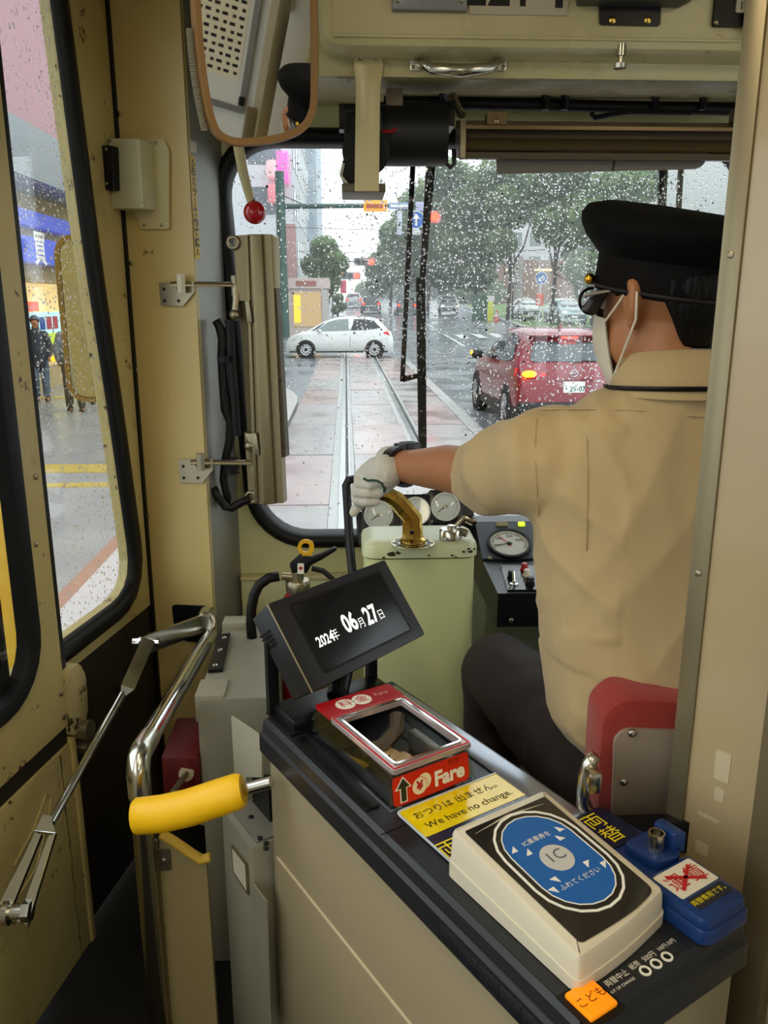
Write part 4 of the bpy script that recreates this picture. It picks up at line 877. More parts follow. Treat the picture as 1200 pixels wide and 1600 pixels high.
# ---- switch box on the pillar
PP = Plane((-.445, 2.072, 0), (.177, -.07, 0), (0, 0, 1))       # rear face of the pillar
sx_ = thing('switch_box', 'chipped cream switch box with a black switch on the corner pillar', 'switch', PP.pt(*PP.hit(230, 358)))
MB().prism(rpoly([PP.hit(*p) for p in ((206, 218), (258, 218), (266, 235), (266, 358), (222, 358), (220, 345), (206, 330))], .006, 3), .001, .006, PP.M).build('back_plate', CREAM, sx_, smooth=0)
chp = mat('chipped_ivory', '#c8c3a0', .4, var=.06, wear=('#3a3020', .63, 30))
MB().prism(rpoly([PP.hit(*p) for p in ((192, 222), (240, 222), (246, 330), (196, 330))], .008, 4), .006, .055, PP.M, bev=.006).build('box_body', chp, sx_)
MB().prism(rpoly([PP.hit(*p) for p in ((184, 236), (208, 236), (210, 303), (188, 303))], .004, 3), .05, .078, PP.M, bev=.004).build('switch_block', BLACK, sx_)
for y in (242, 294): screw(sx_, PP.pt(*PP.hit(199, y), .078), PP.n, .004)
for x, y in ((246, 224), (228, 352), (255, 352)): screw(sx_, PP.pt(*PP.hit(x, y), .006), PP.n, .004)
pil = bpy.data.objects['trim_3']
for x, y in ((187, 178), (212, 578), (231, 805), (205, 411)): screw(pil, PP.pt(*PP.hit(x, y), .0005), PP.n, .005)
# warning labels on the grey return
PR = Plane((-.3555, 2.043, 0), (.0535, .157, 0), (0, 0, 1))
def rect_on(pl, x0, y0, x1, y1, x2, y2, x3, y3): return [pl.hit(x0, y0), pl.hit(x1, y1), pl.hit(x2, y2), pl.hit(x3, y3)]
yl = thing('warning_label', 'narrow yellow warning label with black characters on the pillar edge', 'label', PR.pt(*PR.hit(300, 405)))
a0, a1 = PR.hit(292, 240), PR.hit(301, 404)
MB().box2((.001, a1[1], 0.0005), (.026, a0[1], .0015), PR.M).build('label_strip', mat('label_yellow', '#d9b428', .45), yl, smooth=0)
for i, ch in enumerate('右ミラー格納確認'):
    zz = a0[1] - .02 - (a0[1] - a1[1] - .04) * (i + .7) / 8.4
    lettering('label_character', '丨' if ch == 'ー' else ch, .022, shift(PR.M, .0135, zz, .002), INKK, yl, bold=.0006)
for zz in (a0[1] - .016, a1[1] + .016): MB().ring([(.006, zz - .007), (.021, zz - .007), (.0135, zz + .008)], [(.0085, zz - .0055), (.0185, zz - .0055), (.0135, zz + .0045)], .0015, .002, PR.M).build('warning_triangle', INKK, yl, smooth=0)
wl = PR.hit(308, 232)
MB().box2((.008, wl[1] - .012, .0005), (.036, wl[1] + .012, .0015), PR.M).build('white_label', WHITEPL, label='small white label above the yellow warning strip', cat='label')
# ---- rear-view mirror hung at the top of the cab
MC = at(400, 110, 1.48)
cap_t = Mc @ V((.072, .078, .012))
din = (at(500, 212, 1.48) - CAM_C).normalized(); dout = (cap_t - at(500, 212, 1.48)).normalized()
mn = (dout - din).normalized(); mr_ = V((0, 0, 1)).cross(mn).normalized(); 
PMi = Plane(MC, mr_, mn.cross(mr_))
mo = [(296, -60), (304, 70), (313, 140), (323, 188), (335, 215), (362, 229), (400, 228), (440, 222), (470, 210), (488, 192), (496, 165), (497, 90), (495, -60)]
mo = rpoly([PMi.hit(*p) for p in mo], .03, 3)
rm_ = thing('rear_view_mirror', 'large interior mirror in a tan padded frame under the ceiling', 'mirror', PMi.pt(*PMi.hit(400, 228)))
MB().loft([[(*p, z) for p in inset(mo, d)] for d, z in ((.0, -.012), (-.001, .0), (.003, .007), (.012, .007), (.0135, .002), (.0135, -.012))], PMi.M, close=True).build('padded_frame', mat('tan_edging', '#9a7445', .5, var=.08), rm_, smooth=60)
MB().prism(inset(mo, .010), -.004, .002, PMi.M).build('mirror_glass', mat('mirror_silver', '#e8ecec', .015, 1.0), rm_, smooth=0)
MB().prism(inset(mo, .004), -.016, -.005, PMi.M).build('mirror_back', BLACKM, rm_, smooth=0)
cp_ = []
for i in range(52 * 8):
    y = 45 + i * .385; x = 298 + (y / 190) ** 2 * 21; a = i * math.pi / 4
    c = PMi.hit(x - 1, y); cp_.append(PMi.pt(c[0] + .0055 * math.cos(a), c[1], -.004 + .0055 * math.sin(a)))
MB().tube(cp_, .0014, 5).build('spiral_wrap', mat('spiral_wrap', '#8f8873', .5), rm_, smooth=180)
MB().box2((PMi.hit(390, 0)[0] - .02, PMi.hit(390, -10)[1], -.06), (PMi.hit(390, 0)[0] + .02, PMi.hit(390, -10)[1] + .25, -.016), PMi.M).build('hanger', BLACKM, rm_)
# ---- red ball pull lever
rb = thing('pull_lever', 'red ball knob on a worn cream lever below the mirror', 'lever', at(398, 348, 1.9))
MB().tube([at(372, 225, 1.86), at(380, 270, 1.88), at(392, 314, 1.9)], [.011, .011, .009], 10).build('lever_rod', CREAM, rb)
MB().cyl(at(392, 312, 1.9), at(395, 322, 1.9), .009, n=12).build('ferrule', BLACK, rb)
bc = at(398, 332, 1.9); MB().ball(bc, .0245, 24, 16).build('ball_knob', mat('red_ball', '#b3101c', .12, coat=.5), rb, smooth=180)
# ---- upright bronze blind channel hinged to the pillar
ch_ = thing('side_blind', 'upright bronze blind channel hinged beside the windscreen', 'blind', at(405, 792, 2.06))
PCh = Plane((at(400, 500, 2.06).x, 2.06, 0), (1, -.25, 0), (0, 0, 1))
def chan(nm, poly, z0, z1, m, bev=0): MB().prism([PCh.hit(*p) for p in poly], z0, z1, PCh.M, bev=bev).build(nm, m, ch_, smooth=30)
chan('main_channel', [(388, 366), (424, 366), (443, 786), (404, 788)], -.03, .0, ALU)
chan('cover_rib', [(392, 366), (411, 366), (432, 786), (413, 788)], .0, .012, ALU, .004)
chan('mounting_flange', [(364, 368), (390, 366), (392, 472), (388, 472), (385, 470), (370, 470)], -.02, -.004, ALU)
chan('stiffening_rib', [(384, 368), (389, 368), (404, 786), (398, 786)], -.01, .006, ALU, .002)
chan('web_flange', [(370, 470), (386, 470), (399, 676), (383, 676)], -.026, -.016, mat('bronze_deep', '#5b5138', .45, .6))  # web in a darker bronze than the main channel
chan('end_flange', [(381, 676), (400, 676), (406, 787), (388, 780)], -.02, -.004, ALU)
chan('edge_strip', [(424, 366), (430, 370), (432, 450), (428, 450)], -.03, -.002, ALU)
chan('blind_strip', [(420, 450), (431, 450), (446, 714), (438, 716)], -.034, -.004, mat('bronze_dark_strip', '#4c412c', .45, .6))
for y, x in ((468, 427), (595, 437), (700, 443)): screw(ch_, PCh.pt(*PCh.hit(x, y), -.004), PCh.n, .003, BLACK)
for x, y in ((364, 379), (392, 777)):
    c = PCh.pt(*PCh.hit(x, y), -.002); M_ = Matrix.Translation(c) @ PCh.n.to_track_quat('Z', 'Y').to_matrix().to_4x4()
    g = MB(); g.tube([(.013 * math.cos(t), .013 * math.sin(t), 0) for t in [i * math.pi / 9 for i in range(18)]], .0055, 8, M=M_, closed=True); g.build('eyelet', STEEL, ch_, smooth=180)
for y0 in (470, 676): chan('clamp_block', [(385, y0), (392 + (y0 - 470) * .055, y0), (397 + (y0 - 470) * .055, y0 + 34), (389 + (y0 - 470) * .05, y0 + 34)], -.004, .012, STEEL, .002)
for k, (x, y) in enumerate(((250, 442), (280, 718))):
    hb_ = thing('hinge_bracket', ('upper' if k == 0 else 'lower') + ' steel hinge bracket holding the blind channel to the pillar', 'bracket', PP.pt(*PP.hit(x + 20, y + 36)))
    MB().prism([PP.hit(*p) for p in ((x, y), (x + 54, y - 2), (x + 54, y + 16), (x + 38, y + 36), (x + 3, y + 35))], .0005, .005, PP.M).build('bracket_plate', STEEL, hb_, smooth=0)
    for dx, dy in ((8, 10), (30, 9), (9, 28), (31, 28)): screw(hb_, PP.pt(*PP.hit(x + dx, y + dy), .005), PP.n, .004, BLACKM)
    pa = PP.pt(*PP.hit(x + 40, y + 2), .02); pe = PCh.pt(*PCh.hit(x + 118, y + (6 if k else 2)), -.012)
    MB().tube([pa + V((-.025, 0, 0)), pa, pe], .008, 8, flat=.5).build('hinge_arm', STEEL, hb_)
    MB().cyl(pa + V((0, 0, -.02)), pa + V((0, 0, .022)), .011, n=6).build('hinge_nut', STEEL, hb_)
    MB().cyl(pe + V((-.006, 0, -.028)), pe + V((-.006, 0, .02)), .010, n=6).build('hinge_nut', STEEL, hb_)
    c2 = PCh.pt(*PCh.hit(x + 113 + (5 if k == 0 else -2), y + (50 if k == 0 else -22)), .004)
    MB().tube([pe + V((-.004, 0, -.0)), (pe + c2) / 2, c2], .009, 8).ball(c2, .014, 12, 8).build('hinge_fork', STEEL, hb_)
bc_ = thing('cable_harness', 'black taped cable harness hanging behind the blind channel', 'cables', at(360, 800, 2.1))
MB().tube([at(x, y, 2.09) for x, y in ((338, 500), (344, 510), (350, 530), (347, 560), (350, 600), (354, 640), (362, 660), (360, 690), (352, 720), (350, 750), (356, 775), (352, 792))], [.012, .013, .015, .012, .013, .015, .014, .013, .011, .012, .012, .012], 9).build('taped_cable', CABLE, bc_, smooth=180)
MB().tube([at(x, y, 2.08) for x, y in ((359, 500), (361, 560), (366, 620), (370, 680))], .011, 8).build('cable', CABLE, bc_)
MB().tube([at(x, y, 2.07) for x, y in ((333, 762), (340, 775), (352, 792), (362, 794), (375, 786), (390, 779))], .011, 9).build('cable_loop', CABLE, bc_, smooth=180)
MB().tube([at(360, 716, 2.07), at(362, 740, 2.07)], .02, 8).build('tape_wrap', RUBBER, bc_)
MB().tube([at(351, 556, 2.07), at(352, 566, 2.07)], .018, 8).build('tape_wrap', RUBBER, bc_)
# ---- chrome door linkage
lk = thing('door_linkage', 'chrome folding door linkage arm and pull rod', 'linkage', (-.5, 1.6, .4))
A_, B_, C_ = at(322, 968, 2.0), at(222, 1005, 1.80), V((-.566, 1.364, .50))
dA = (B_ - A_).normalized()
MB().prism(rrect(-.02, -.030, (B_ - A_).length + .012, .016, .01, 4), -.004, .004, frame(A_, dA, (0, 0, 1))).build('drive_arm', CHROMEW, lk, smooth=30)
MB().prism(rpoly([PP.hit(*p) for p in ((270, 944), (325, 946), (323, 1004), (290, 1000), (275, 985))], .01, 3), .001, .006, PP.M).build('mounting_plate', BLACKM, lk, smooth=0)
MB().cyl(A_ + V((0, -.02, 0)), A_ + V((0, .03, 0)), .018, n=6).cyl(A_ + V((0, -.012, 0)), A_ + V((0, .03, 0)), .026, n=20).build('pivot_bolt', CHROMEW, lk)
R0, R1, R2, R3 = at(228, 1003, 1.78), at(195, 1078, 1.66), V((-.560, 1.364, .50)), V((-.592, 1.235, .408))
MB().tube([R0, R1], .024, 4, flat=.75, ref=(1, 0, .3)).tube([R1, R1 + (R1 - R0) * .12], [.024, .009], 4, flat=.75, ref=(1, 0, .3)).build('clevis', CHROME, lk, smooth=20)
rp0, rp1 = R1, at(80, 1285, 1.36)
MB().tube([rp0, rp1], .0085, 12).build('pull_rod', CHROME, lk)
e3 = at(18, 1425, 1.24)
FK = Plane(rp1, (1, .25, 0), rp1 - e3)
def fk(nm, poly, z0=-.010, z1=.006): MB().prism([FK.hit(*p) for p in poly], z0, z1, FK.M, bev=.0015).build(nm, CHROME, lk, smooth=20)
fk('fork_arm', ((55, 1300), (66, 1304), (12, 1436), (-6, 1424))); fk('fork_arm', ((76, 1306), (88, 1302), (44, 1446), (26, 1440)))
fk('fork_neck', ((68, 1272), (80, 1275), (89, 1304), (53, 1300)), -.010, .007)
MB().cyl(e3 + V((-.04, 0, 0)), e3 + V((.03, 0, 0)), .014, n=14).cyl(e3 + V((.02, 0, 0)), e3 + V((.034, 0, 0)), .02, n=6).cyl(e3 + V((-.012, 0, -.0)), e3 + V((-.002, 0, 0)), .022, n=16).build('end_bolt', CHROMEW, lk)
MB().cyl(R0 + V((-.03, 0, 0)), R0 + V((.03, 0, 0)), .009, n=8).build('clevis_pin', CHROME, lk)
# ---- chrome handrail at the steps
hr = thing('handrail', 'chrome handrail with an elbow beside the entrance steps', 'handrail', at(265, 1590, 1.3))
H0, H1 = at(329, 992, 1.99), at(214, 1185, 1.30); Hb = V((H1.x, H1.y, .02))
MB().tube([H0, H1 + (H0 - H1) * .12], .0185, 18).build('rail_tube', CHROME, hr)
d_ = (H0 - H1).normalized(); MB().tube([H1 + d_ * .085, H1 + d_ * .03, H1 + d_ * .012 + V((0, 0, -.006)), H1 + V((0, 0, -.03)), H1 + V((0, 0, -.075))], .0205, 18).build('elbow', CHROMEW, hr, smooth=50)
MB().tube([H1 + V((0, 0, -.06)), Hb], .0185, 18).build('post_tube', mat('brushed_post', '#9c937e', .25, 1.0), hr)
# panel under the handrail with a yellow lip
pnl = thing('step_panel', 'beige step panel with a yellow lip beside the handrail post', 'panel', (-.3, 1.3, 0))
PNp = Plane((-.335, 1.315, 0), (1, -.05, 0), (0, 0, 1))
tl_, tr_, br_, bl_ = PNp.hit(248, 1302), PNp.hit(322, 1345), PNp.hit(342, 1640), PNp.hit(264, 1640)
MB().prism([(bl_[0], .0), (br_[0], .0), tr_, tl_], -.012, 0, PNp.M).build('panel_sheet', mat('step_panel_beige', '#9a8a60', .5, var=.1, vs=6), pnl, smooth=0)
MB().tube([PNp.pt(*PNp.hit(x, y), .004) for x, y in ((252, 1300), (272, 1312), (298, 1330), (314, 1341), (329, 1337))], .009, 8, flat=.6).build('yellow_lip', mat('worn_yellow_lip', '#c9a232', .5, wear=('#3a2e14', .62, 40)), pnl)
cq_ = PNp.hit(257, 1342)
MB().prism(rrect(cq_[0] - .012, cq_[1] - .022, cq_[0] + .012, cq_[1] + .022, .004, 3), 0, .004, PNp.M).build('catch_plate', STEEL, pnl, smooth=0)
screw(pnl, PNp.pt(*cq_, .004), PNp.n, .005)
MB().box2((tl_[0] - .012, .0, .001), (tl_[0] - .002, tl_[1] - .01, .008), PNp.M).build('edge_rail', mat('edge_rail_tan', '#7b6c48', .4, .4), pnl, smooth=0)
# red box in the corner
rbx = thing('red_box', 'small dark red box with a bolt under the handrail', 'box', at(285, 1240, 1.55))
MB().box2((at(252, 1200, 1.55).x, 1.55, at(285, 1246, 1.55).z), (at(312, 1200, 1.55).x, 1.72, at(285, 1182, 1.55).z), bev=.006).build('box_body', mat('dull_red', '#5e1416', .5, var=.1), rbx)
MB().cyl(at(292, 1208, 1.55), at(270, 1238, 1.46), .006, n=10).cyl(at(292, 1208, 1.56), at(291, 1209, 1.545), .016, n=12).build('bolt', STEEL, rbx)
# ---- yellow padded lever
yp = thing('padded_lever', 'bright yellow padded sleeve on a lever beside the fare machine', 'lever', at(290, 1305, 1.2))
pads = [at(208, 1276, 1.20), at(215, 1275, 1.20), at(255, 1271, 1.19), at(295, 1262, 1.18), at(340, 1247, 1.17), at(372, 1236, 1.16), at(380, 1234, 1.16)]
MB().tube(pads, [.024, .030, .0305, .030, .0295, .0285, .024], 16, flat=.92).build('foam_sleeve', YELLOWPAD, yp, smooth=60)
MB().cyl(at(370, 1236, 1.165), at(425, 1222, 1.15), .010, n=12).build('lever_bar', CHROMEW, yp)
# ---- grey equipment cabinets left of the fare machine
gc = thing('equipment_cabinet', 'grey equipment cabinet behind the display with a black screwed plate', 'cabinet', (-.24, 1.75, 0))
MB().box2((-.318, 1.56, 0), (-.165, 1.98, .655), bev=.006).build('cabinet_body', GREYPAINT, gc)
MB().box2((-.322, 1.56, .60), (-.26, 1.64, .662), bev=.004).build('corner_cap', mat('grey_cap', '#9a9682', .5), gc)
MB().box2((-.318, 1.93, .65), (-.255, 1.98, .672), bev=.003).build('ridge_cap', mat('grey_cap_rear', '#a5a18c', .5), gc)
bpz = [atz(340, 992, .662), atz(360, 990, .662), atz(348, 1046, .662), atz(325, 1048, .662)]
MB().prism([(p.x, p.y) for p in bpz][::-1], .656, .664).build('black_plate', BLACKM, gc, smooth=0)
for x, y in ((350, 997), (344, 1016), (336, 1040)): screw(gc, atz(x, y, .664), (0, 0, 1), .006, CHROMEW)
lc = thing('coin_cabinet', 'grey metal coin cabinet with a label holder beside the fare machine', 'cabinet', (-.2, 1.3, 0))
LC = Plane((-.237, 1.319, 0), (.506, -.862, 0), (0, 0, 1))
LH = .56
MB().box2((.0, .0, -.16), (.136, LH, .0), LC.M, bev=.006).build('cabinet_body', GREYPAINT, lc)
def lcq(x, y): return LC.hit(x, y)
q0 = [lcq(*p) for p in ((364, 1318), (388, 1348), (391, 1398), (367, 1362))]
MB().prism(q0, 0, .004, LC.M).build('label_holder', STEEL, lc, smooth=0)
MB().prism(inset(q0, .006), .003, .0048, LC.M).build('label_card', WHITEPL, lc, smooth=0)
MB().prism([lcq(*p) for p in ((396, 1378), (418, 1408), (424, 1600), (402, 1600))], 0, .003, LC.M).build('cabinet_door', GREYPAINT, lc, smooth=0)
MB().box2((.012, LH, -.13), (.130, LH + .005, -.012), LC.M, bev=.002).build('top_plate', mat('grey_top_plate', '#7e7e74', .4, .3), lc)
for x, y in ((392, 1277), (406, 1310), (416, 1318), (416, 1326)): screw(lc, atz(x, y, LH + .005), (0, 0, 1), .005, BLACKM)
LC2 = Plane((-.236, 1.40, 0), (.506, -.862, 0), (0, 0, 1))
MB().prism([LC2.hit(*p) for p in ((361, 1119), (409, 1152), (409, 1215), (384, 1214), (384, 1255), (368, 1242))], -.004, .0, LC2.M).build('folded_cover', mat('cover_grey', '#a8a48e', .45), lc, smooth=0)
MB().prism([LC2.hit(*p) for p in ((384, 1214), (409, 1215), (412, 1290), (386, 1282))], -.02, -.012, LC2.M).build('angle_bracket', BLACKM, lc, smooth=0)
# ---- fire extinguisher
fe = thing('fire_extinguisher', 'red fire extinguisher with yellow pin ring behind the display', 'extinguisher', at(466, 1100, 1.9))
fx = at(466, 930, 1.9); fz = fx.z
MB().lathe([(.052, fz - .38), (.055, fz - .36), (.055, fz - .06), (.045, fz - .02), (.025, fz + .012), (.02, fz + .02)], Matrix.Translation((fx.x, fx.y, 0)), 24).build('cylinder', REDPAINT, fe)
MB().lathe([(.028, fz + .01), (.030, fz + .014), (.030, fz + .036), (.027, fz + .04), (.015, fz + .042), (.015, fz + .07)], Matrix.Translation((fx.x, fx.y, 0)), 24).build('collar', STEEL, fe)
MB().cyl(at(440, 900, 1.9), at(462, 902, 1.9), .009, n=12).build('hose_outlet', STEEL, fe)
MB().tube([at(x, y, 1.9 - k * .004) for k, (x, y) in enumerate(((436, 900), (420, 903), (405, 914), (397, 930), (393, 950), (392, 975), (394, 1000)))], .0125, 12).build('hose', RUBBER, fe, smooth=180)
MB().tube([at(487, 888, 1.9), at(505, 892, 1.9), at(520, 905, 1.89), at(528, 930, 1.88)], .007, 8).build('hose_tail', RUBBER, fe)
PE = Plane((fx.x, 1.885, 0), (1, 0, 0), (0, 0, 1))
MB().prism(rpoly([PE.hit(*p) for p in ((452, 882), (470, 866), (486, 870), (500, 866), (524, 855), (527, 860), (505, 874), (486, 884), (480, 896), (456, 896))], .004, 3), -.012, .0, PE.M, bev=.003).build('lever', BLACK, fe)
c = PE.hit(478, 855); rg = PE.hit(491, 855)[0] - c[0]
MB().ring(ell(c[0], c[1], rg, n=24), ell(c[0], c[1], rg * .56, n=24), -.002, .004, PE.M).build('pin_ring', mat('pin_yellow', '#e8b020', .4), fe, smooth=0)
MB().prism([PE.hit(*p) for p in ((472, 868), (487, 868), (489, 846), (484, 846), (482, 862))], -.002, .003, PE.M).build('pin_tab', MATS['pin_yellow'], fe, smooth=0)
MB().prism(rpoly([PE.hit(*p) for p in ((465, 880), (475, 880), (475, 896), (465, 896))], .002, 2), .0, .004, PE.M).build('seal_tag', INKW, fe, smooth=0)
a = PE.hit(470, 886); MB().prism(rrect(a[0] - .004, a[1] - .005, a[0] + .004, a[1] + .002, .001, 2), .004, .0045, PE.M).build('padlock_mark', INKR, fe, smooth=0)
# ---- master controller
ct = thing('master_controller', 'pale green controller pedestal with chipped paint', 'controller', (.15, 1.7, 0))
X0, X1, ZT = at(566, 870, 1.6).x, at(748, 868, 1.6).x, at(650, 872, 1.6).z
Y0, Y1 = 1.6, 1.6 + .145
base = rrect(X0 + .004, Y0 + .004, X1 - .004, Y1, .03, 5)
MB().prism(base, 0, ZT - .004).build('pedestal', CTRLGREEN, ct, smooth=30)
lid = rrect(X0, Y0, X1, Y1 + .005, .030, 6)
MB().loft([[(*p, ZT)for p in lid], [(*p, ZT + .018) for p in lid], [(*p, ZT + .026) for p in inset(lid, .003)], [(*p, ZT + .031) for p in inset(lid, .012)], [(*p, ZT + .033) for p in inset(lid, .024)]]).build('lid', mat('lid_paint', '#d3d8ab', .3, var=.04, wear=('#2e2a1c', .70, 20)), ct)
ZL = ZT + .033
hp = atz(645, 850, ZL); HPX, HPY = hp.x, hp.y
MB().lathe([(.044, ZL), (.044, ZL + .0025), (.001, ZL + .003)], Matrix.Translation((HPX, HPY, 0)), 32).build('index_plate', mat('index_plate', '#b8b48c', .25, .5), ct)
MB().ring(ell(HPX, HPY, .036), ell(HPX, HPY, .030), ZL + .003, ZL + .004).build('index_ring', BLACKM, ct, smooth=0)
for a in range(10):
    t = a * .62; MB().lathe([(.003, 0), (.003, .0015), (.0005, .002)], Matrix.Translation((HPX + .039 * math.cos(t), HPY + .039 * math.sin(t), ZL + .0025)), 8).build('index_pin', STEEL, ct)
# chipped spots along the lid
ch = mat('bare_chip', '#2c281c', .6); rc_ = random.Random(9)
for x, y, r in ((612, 866, .010), (622, 864, .006), (600, 873, .004), (706, 868, .004), (712, 872, .003), (732, 853, .004), (735, 862, .006), (725, 862, .004), (741, 858, .004), (670, 868, .004)):
    p = at(x, y, Y0 - .0006); pz = min(max(p.z, ZT + .002), ZT + .018)
    MB().prism(rpoly([(p.x + r * rc_.uniform(.5, 1.2) * math.cos(t), pz + .6 * r * rc_.uniform(.5, 1.2) * math.sin(t)) for t in [i * .9 for i in range(7)]], .001, 2), 0, .0012, frame((0, Y0, 0), (1, 0, 0), (0, 0, 1))).build('paint_chip', ch, ct, smooth=0)
# brass handle
bh = thing('controller_handle', 'curved brass controller handle under the gloved hand', 'handle', (HPX, HPY, ZL))
MB().lathe([(.026, ZL + .002), (.026, ZL + .010), (.022, ZL + .014), (.017, ZL + .016)], Matrix.Translation((HPX, HPY, 0)), 24).build('hub', BRASS, bh)
HB = [V((HPX, HPY, ZL + .01)), V((HPX - .002, HPY, ZL + .055)), at(630, 793, HPY - .004), at(618, 780, HPY - .006), at(604, 772, HPY - .010), at(590, 770, HPY - .014), at(572, 772, HPY - .018)]
MB().tube(HB, [.0215, .020, .019, .0175, .016, .015, .014], 8, ref=(1, 0, 0), flat=.9).build('lever_arm', BRASS, bh, smooth=30)
MB().cyl((HPX - .004, HPY - .022, ZL + .03), (HPX - .004, HPY - .016, ZL + .03), .0045, n=10).build('set_screw_hole', BLACKM, bh)
# reverser key handle
rvp = atz(704, 840, ZL); rv = thing('reverser_handle', 'chrome reverser handle on the controller lid', 'handle', rvp)
MB().lathe([(.024, ZL), (.024, ZL + .016), (.021, ZL + .020), (.008, ZL + .021), (.008, ZL + .027), (.0005, ZL + .029)], Matrix.Translation((rvp.x, rvp.y, 0)), 24).build('drum', CHROMEW, rv)
MB().tube([rvp + V((.0, .0, .012)), rvp + V((.02, -.012, .016)), rvp + V((.032, -.018, .013))], .009, 8, flat=.7).build('latch', CHROMEW, rv)
lv = [V((rvp.x + .012, rvp.y + .01, ZL + .02)), V((rvp.x + .03, rvp.y + .018, ZL + .036)), at(738, 816, rvp.y + .02), at(744, 814, rvp.y + .02)]
MB().tube(lv, [.008, .0085, .008, .007], 10, flat=.6, ref=(0, 0, 1)).build('handle_bar', CHROME, rv)
# ---- instrument panel with three dials
GP = Plane(at(640, 830, 1.98), (1, 0, 0), (0, .42, 1))
ip = thing('instrument_panel', 'black instrument panel carrying three round dials', 'panel', GP.pt(*GP.hit(650, 850)))
MB().prism(rpoly([GP.hit(*p) for p in ((556, 800), (735, 770), (748, 838), (600, 852), (560, 850))], .01, 4), -.05, -.001, GP.M, bev=.004).build('panel_body', BLACKM, ip)
FACE = mat('dial_face', '#d2d3cc', .3); DBEZ = mat('dial_bezel', '#101113', .25)
for k, (x, y) in enumerate(((591, 806), (649, 800), (695, 793))):
    c = GP.hit(x, y); M_ = shift(GP.M, c[0], c[1], 0); dl = thing('round_dial', ('round white dial behind the gloved hand', 'round white dial behind the brass handle', 'round white dial nearest the sleeve')[k], 'gauge', GP.pt(*c), 'dials on the instrument panel')
    MB().prism(rrect(-.042, -.044, .042, .044, .008, 4), .0, .012, M_, bev=.003).build('bezel', DBEZ, dl)
    MB().lathe([(.0365, .012), (.0365, .016), (.034, .016), (.034, .0125), (.0005, .0125)], M_, 32).build('face', FACE, dl)
    MB().lathe([(.0345, .0155), (.030, .0175), (.0005, .0185)], M_, 32).build('glass', GLASS, dl)
    for i in range(21):
        t = math.radians(225 - i * 13.5); MB().box((.030, 0, .0128), (.005 if i % 5 == 0 else .003, .0009, .0004), M_ @ Matrix.Rotation(t, 4, 'Z')).build('tick', INKK, dl, smooth=0)
    t = math.radians(215); MB().prism([(-.006, -.0015), (.024, -.0006), (.024, .0006), (-.006, .0015)], .013, .0136, M_ @ Matrix.Rotation(t, 4, 'Z')).build('needle', INKK, dl, smooth=0)
    MB().lathe([(.0045, .0128), (.0045, .0145), (.0005, .015)], M_, 12).build('hub', STEEL, dl)
    for sx in (-.035, .035):
        MB().lathe([(.0025, .012), (.0025, .0135), (.0004, .014)], shift(M_, sx, -.037, 0), 8).build('screw', STEEL, dl)
MB().prism([GP.hit(*p) for p in ((640, 776), (690, 766), (730, 768), (735, 772), (640, 782))], -.01, .004, GP.M).build('grey_ledge', GREYSTEEL, ip, smooth=0)
gb = MB(); gb.tube([at(x, y, Y) for x, y, Y in ((552, 905, 1.80), (547, 860, 1.83), (543, 790, 1.86), (541, 758, 1.87), (545, 750, 1.87), (556, 748, 1.88), (560, 752, 1.9))], .0105, 10)
gb.build('guard_bar', BLACKM, label='bent black guard bar left of the dials', cat='bar')
# ---- driver console with pressure gauge and switches
cs = thing('driver_console', 'black driver console with a pressure gauge and switches', 'console', at(850, 975, 1.62))
G1 = Plane(at(795, 855, 1.86), (1, 0, 0), (0, .62, 1)); G2 = Plane(at(800, 905, 1.70), (1, 0, 0), (0, .92, .22))
za_, zb_ = at(800, 815, 1.93), at(800, 876, 1.80); zc_ = at(800, 927, 1.60)
cx0 = at(748, 850, 1.86).x; cx1 = cx0 + .46
prof = [(zc_.y, zc_.z - .075), (zc_.y, zc_.z), (zb_.y, zb_.z), (za_.y, za_.z), (za_.y + .06, za_.z), (za_.y + .06, zc_.z - .075)]
MB().prism(prof, cx0, cx1, MX).build('console_body', BLACKM, cs, smooth=0)
PG1 = Plane((cx0, zb_.y, zb_.z), (1, 0, 0), (0, za_.y - zb_.y, za_.z - zb_.z)); PG2 = Plane((cx0, zc_.y, zc_.z), (1, 0, 0), (0, zb_.y - zc_.y, zb_.z - zc_.z))
c = PG1.hit(795, 853); M_ = shift(PG1.M, c[0], c[1], 0)
MB().prism([(.0, .004), (.40, .004), (.40, .135), (.0, .135)], 0, .004, PG1.M).build('gauge_plate', mat('slate_plate', '#3a3f47', .4), cs, smooth=0)
MB().lathe([(.050, .004), (.050, .010), (.046, .010), (.045, .006), (.0005, .006)], M_, 36, mi=0).build('gauge_face', mat('gauge_face', '#c3c5ba', .35), cs)
MB().ring(ell(0, 0, .052, n=36), ell(0, 0, .0455, n=36), .004, .012, M_).build('gauge_bezel', BLACK, cs, smooth=30)
for i in range(25):
    t = math.radians(200 - i * 9.2); MB().box((.039, 0, .0065), (.008 if i % 4 == 0 else .004, .001, .0006), M_ @ Matrix.Rotation(t, 4, 'Z')).build('gauge_tick', INKK, cs, smooth=0)
for n_, tx in ((200, '200'), (145, '400'), (90, '600'), (38, '800')):
    t = math.radians(n_ - 10); lettering('gauge_number', tx, .011, shift(M_, .028 * math.cos(t), .028 * math.sin(t), .0066), INKK, cs)
MB().prism([(-.008, -.0016), (.034, -.0006), (.034, .0006), (-.008, .0016)], .0072, .0078, M_ @ Matrix.Rotation(math.radians(128), 4, 'Z')).build('red_needle', INKR, cs, smooth=0)
MB().prism([(-.008, -.0016), (.036, -.0006), (.036, .0006), (-.008, .0016)], .0080, .0086, M_ @ Matrix.Rotation(math.radians(190), 4, 'Z')).build('black_needle', INKK, cs, smooth=0)
